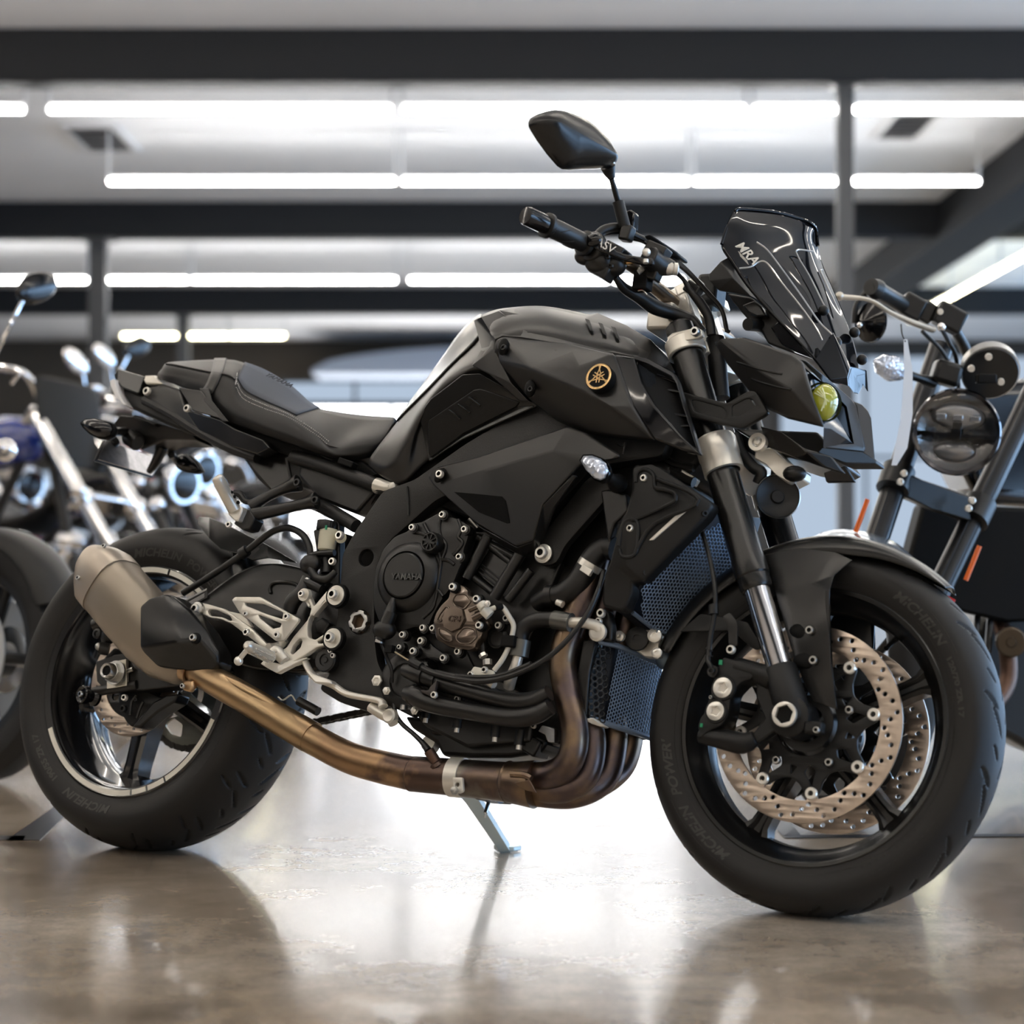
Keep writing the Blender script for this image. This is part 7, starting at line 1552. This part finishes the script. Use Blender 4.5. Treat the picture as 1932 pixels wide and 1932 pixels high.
nb(M().tube([w(1776, 620, 4.42), w(1790, 645, 4.44), w(1805, 680, 4.5), w(1810, 760, 4.6)], .0045, 8, 5), 'brake_hose', rubhose); nb(M().tube([w(1740, 625, 4.5), w(1775, 660, 4.55), w(1800, 700, 4.6)], .0045, 8, 5), 'throttle_cable', rubhose)
nb(M().tube([w(1640, 545, 4.4), w(1616, 575, 4.4), w(1612, 610, 4.4)], .006, 10, 4), 'mirror_stem', engb)
q = M().lathe([(0, .008), (.01, .028), (.018, .0415), (.024, .0425), (.026, .040), (.026, 0)], w(1630, 607, 4.37), Vector((.75, .6, 0)), 32); nb(q, 'mirror', gloss)
nb(M().ball(w(1622, 613, 4.34), .006), 'mirror_joint', chrome)
# indicators, reflectors, tag
q = M().lathe([(0, .004), (.02, .022), (.05, .028), (.075, .018), (.08, .008)], w(1650, 682, 4.4), w(1705, 705, 4.44)-w(1650, 682, 4.4), 20); nb(q, 'turn_signal_lens', clear)
nb(M().tube([w(1705, 705, 4.44), w(1730, 712, 4.46), w(1760, 722, 4.5)], [.012, .009, .013], 12, 3), 'turn_signal_stem', engb)
nb(M().box(w(1785, 705, 4.5), (.06, .06, .05), Matrix.Rotation(.3, 3, 'Y')), 'upper_yoke', engb, bev=.01)
for pts in (((1637, 942), (1614, 1004)), ((1848, 1030), (1822, 1095))):
    a = w(*pts[0], 4.42); b = w(*pts[1], 4.42); nb(M().tube([a, b], .0055, 10, 1), 'orange_reflector', orange)
tagp = [w(1705, 640, 4.25), w(1712, 640, 4.25), w(1722, 700, 4.27), w(1722, 780, 4.29), w(1712, 845, 4.3), w(1692, 878, 4.3), w(1682, 878, 4.3), w(1700, 790, 4.28), w(1706, 700, 4.26)]
pt = M().prism(tagp, (0, .0015, 0)).build('price_tag', mat('white_paper', (.8, .8, .8), .7)); tag(pt, 'long white paper tag hanging from the brake lever of the right motorcycle', 'tag')
tp2 = M().tube([w(1700, 612, 4.34), w(1702, 630, 4.28), w(1708, 644, 4.25)], .0015, 6, 3).build('tag_string', dark, pt)
# radiator, tank, engine, wheel, fender
nb(M().prism([w(1740, 950, 4.75), w(1990, 960, 4.75), w(1990, 1170, 4.75), w(1900, 1175, 4.75), w(1800, 1150, 4.72), w(1700, 1100, 4.72)], (0, .10, 0)), 'radiator', dark, bev=.01)
nb(M().prism([w(1850, 720, 4.9), w(2050, 700, 5.1), w(2100, 860, 5.1), w(1980, 960, 4.95), w(1850, 950, 4.85), w(1800, 850, 4.85)], (0, .3, 0)), 'fuel_tank', gloss, bev=.04, seg=4)
nb(M().prism([w(1850, 1160, 4.9), w(2000, 1150, 4.9), w(2060, 1400, 4.9), w(1980, 1440, 4.9), w(1880, 1380, 4.85), w(1820, 1290, 4.85)], (0, .35, 0)), 'engine', engb, bev=.02, seg=3)
c = w(1908, 1212, 4.72); nb(M().lathe([(-.05, .034), (0, .034), (.004, .03), (.004, .012), (.008, .010), (.008, 0)], c, Vector((-.2, -1, 0)), 32), 'engine_cover', mat('dark_bronze_cover', (.09, .07, .05), .4, .8))
nb(M().tube([w(1885, 1170, 4.8), w(1900, 1220, 4.76), w(1900, 1290, 4.74), w(1860, 1340, 4.7), w(1800, 1350, 4.7)], .020, 16, 5), 'header_pipe', MT['brown_probe'])
for x in (1845, 1870): nb(M().cyl(w(x, 1150, 4.78), w(x-6, 1230, 4.74), .008, 10), 'coolant_pipe', engb)
wc = Vector((w(1612, 1300, 4.5).x, 4.5, .30)); wa = Vector((.93, .32, -.12)).normalized()
nb(M().lathe([(-.04, .215), (-.058, .25), (-.05, .275), (-.03, .293), (0, .299), (.03, .293), (.05, .275), (.058, .25), (.04, .215)], wc+Vector((0, 0, .003)), wa, 64, closed=True), 'front_tyre', rubber)
q = M(); q.lathe([(-.042, .218), (-.035, .205), (.035, .205), (.042, .218)], wc+Vector((0, 0, .003)), wa, 56, closed=True); u_ = wa.cross(Vector((0, 0, 1))).normalized(); v_ = wa.cross(u_)
for i in range(10): b = i*pi/5; q.cyl(wc, wc+(u_*cos(b)+v_*sin(b))*.208, .009, 8)
q.cyl(wc-wa*.07, wc+wa*.07, .03, 20); nb(q, 'front_wheel_rim', engb)
g = []
for i in range(17):
    b = radians(-60+120*i/16); dv = Vector((0, 0, 1))*cos(b)+u_*sin(b) if True else 0
    g.append([wc+dv.normalized()*(.315+r_)+wa*y for y, r_ in ((-.072, -.03), (-.066, .0), (-.03, .012), (.03, .012), (.066, .0), (.072, -.03))])
nb(M().grid(g), 'front_fender', silverp, sub=1, solid=.004)
for l in (L1, L2): nb(M().cyl(l[2], wc+wa*(.095 if l is L2 else -.095), .018, 16), 'fork_lug', engb)
nb(M().lathe([(-.02, .02), (0, .02), (.002, .012), (.002, 0)], wc+Vector((0, -.09, 0)), (0, -1, 0), 20), 'axle_end', red if False else steel)
nb(M().cyl(w(1795, 1128, 4.4), w(1788, 1140, 4.4), .010, 14), 'red_fitting', redm)
# rear part, mostly outside the frame
nb(M().lathe([(-.07, .22), (-.09, .26), (-.06, .305), (0, .318), (.06, .305), (.09, .26), (.07, .22)], Vector((wc.x+1.15, 5.35, .319)), Vector((.5, .86, 0)), 56, closed=True), 'rear_tyre', rubber)
nb(M().tube([Vector((wc.x+.55, 4.95, .45)), Vector((wc.x+.9, 5.15, .38)), Vector((wc.x+1.15, 5.30, .32))], .035, 12, 3), 'swingarm', engb)
nb(M().prism([w(2000, 760, 5.1), w(2250, 720, 5.3), w(2300, 800, 5.3), w(2040, 840, 5.1)], (0, .22, 0)), 'seat', seatm, bev=.03, seg=3)
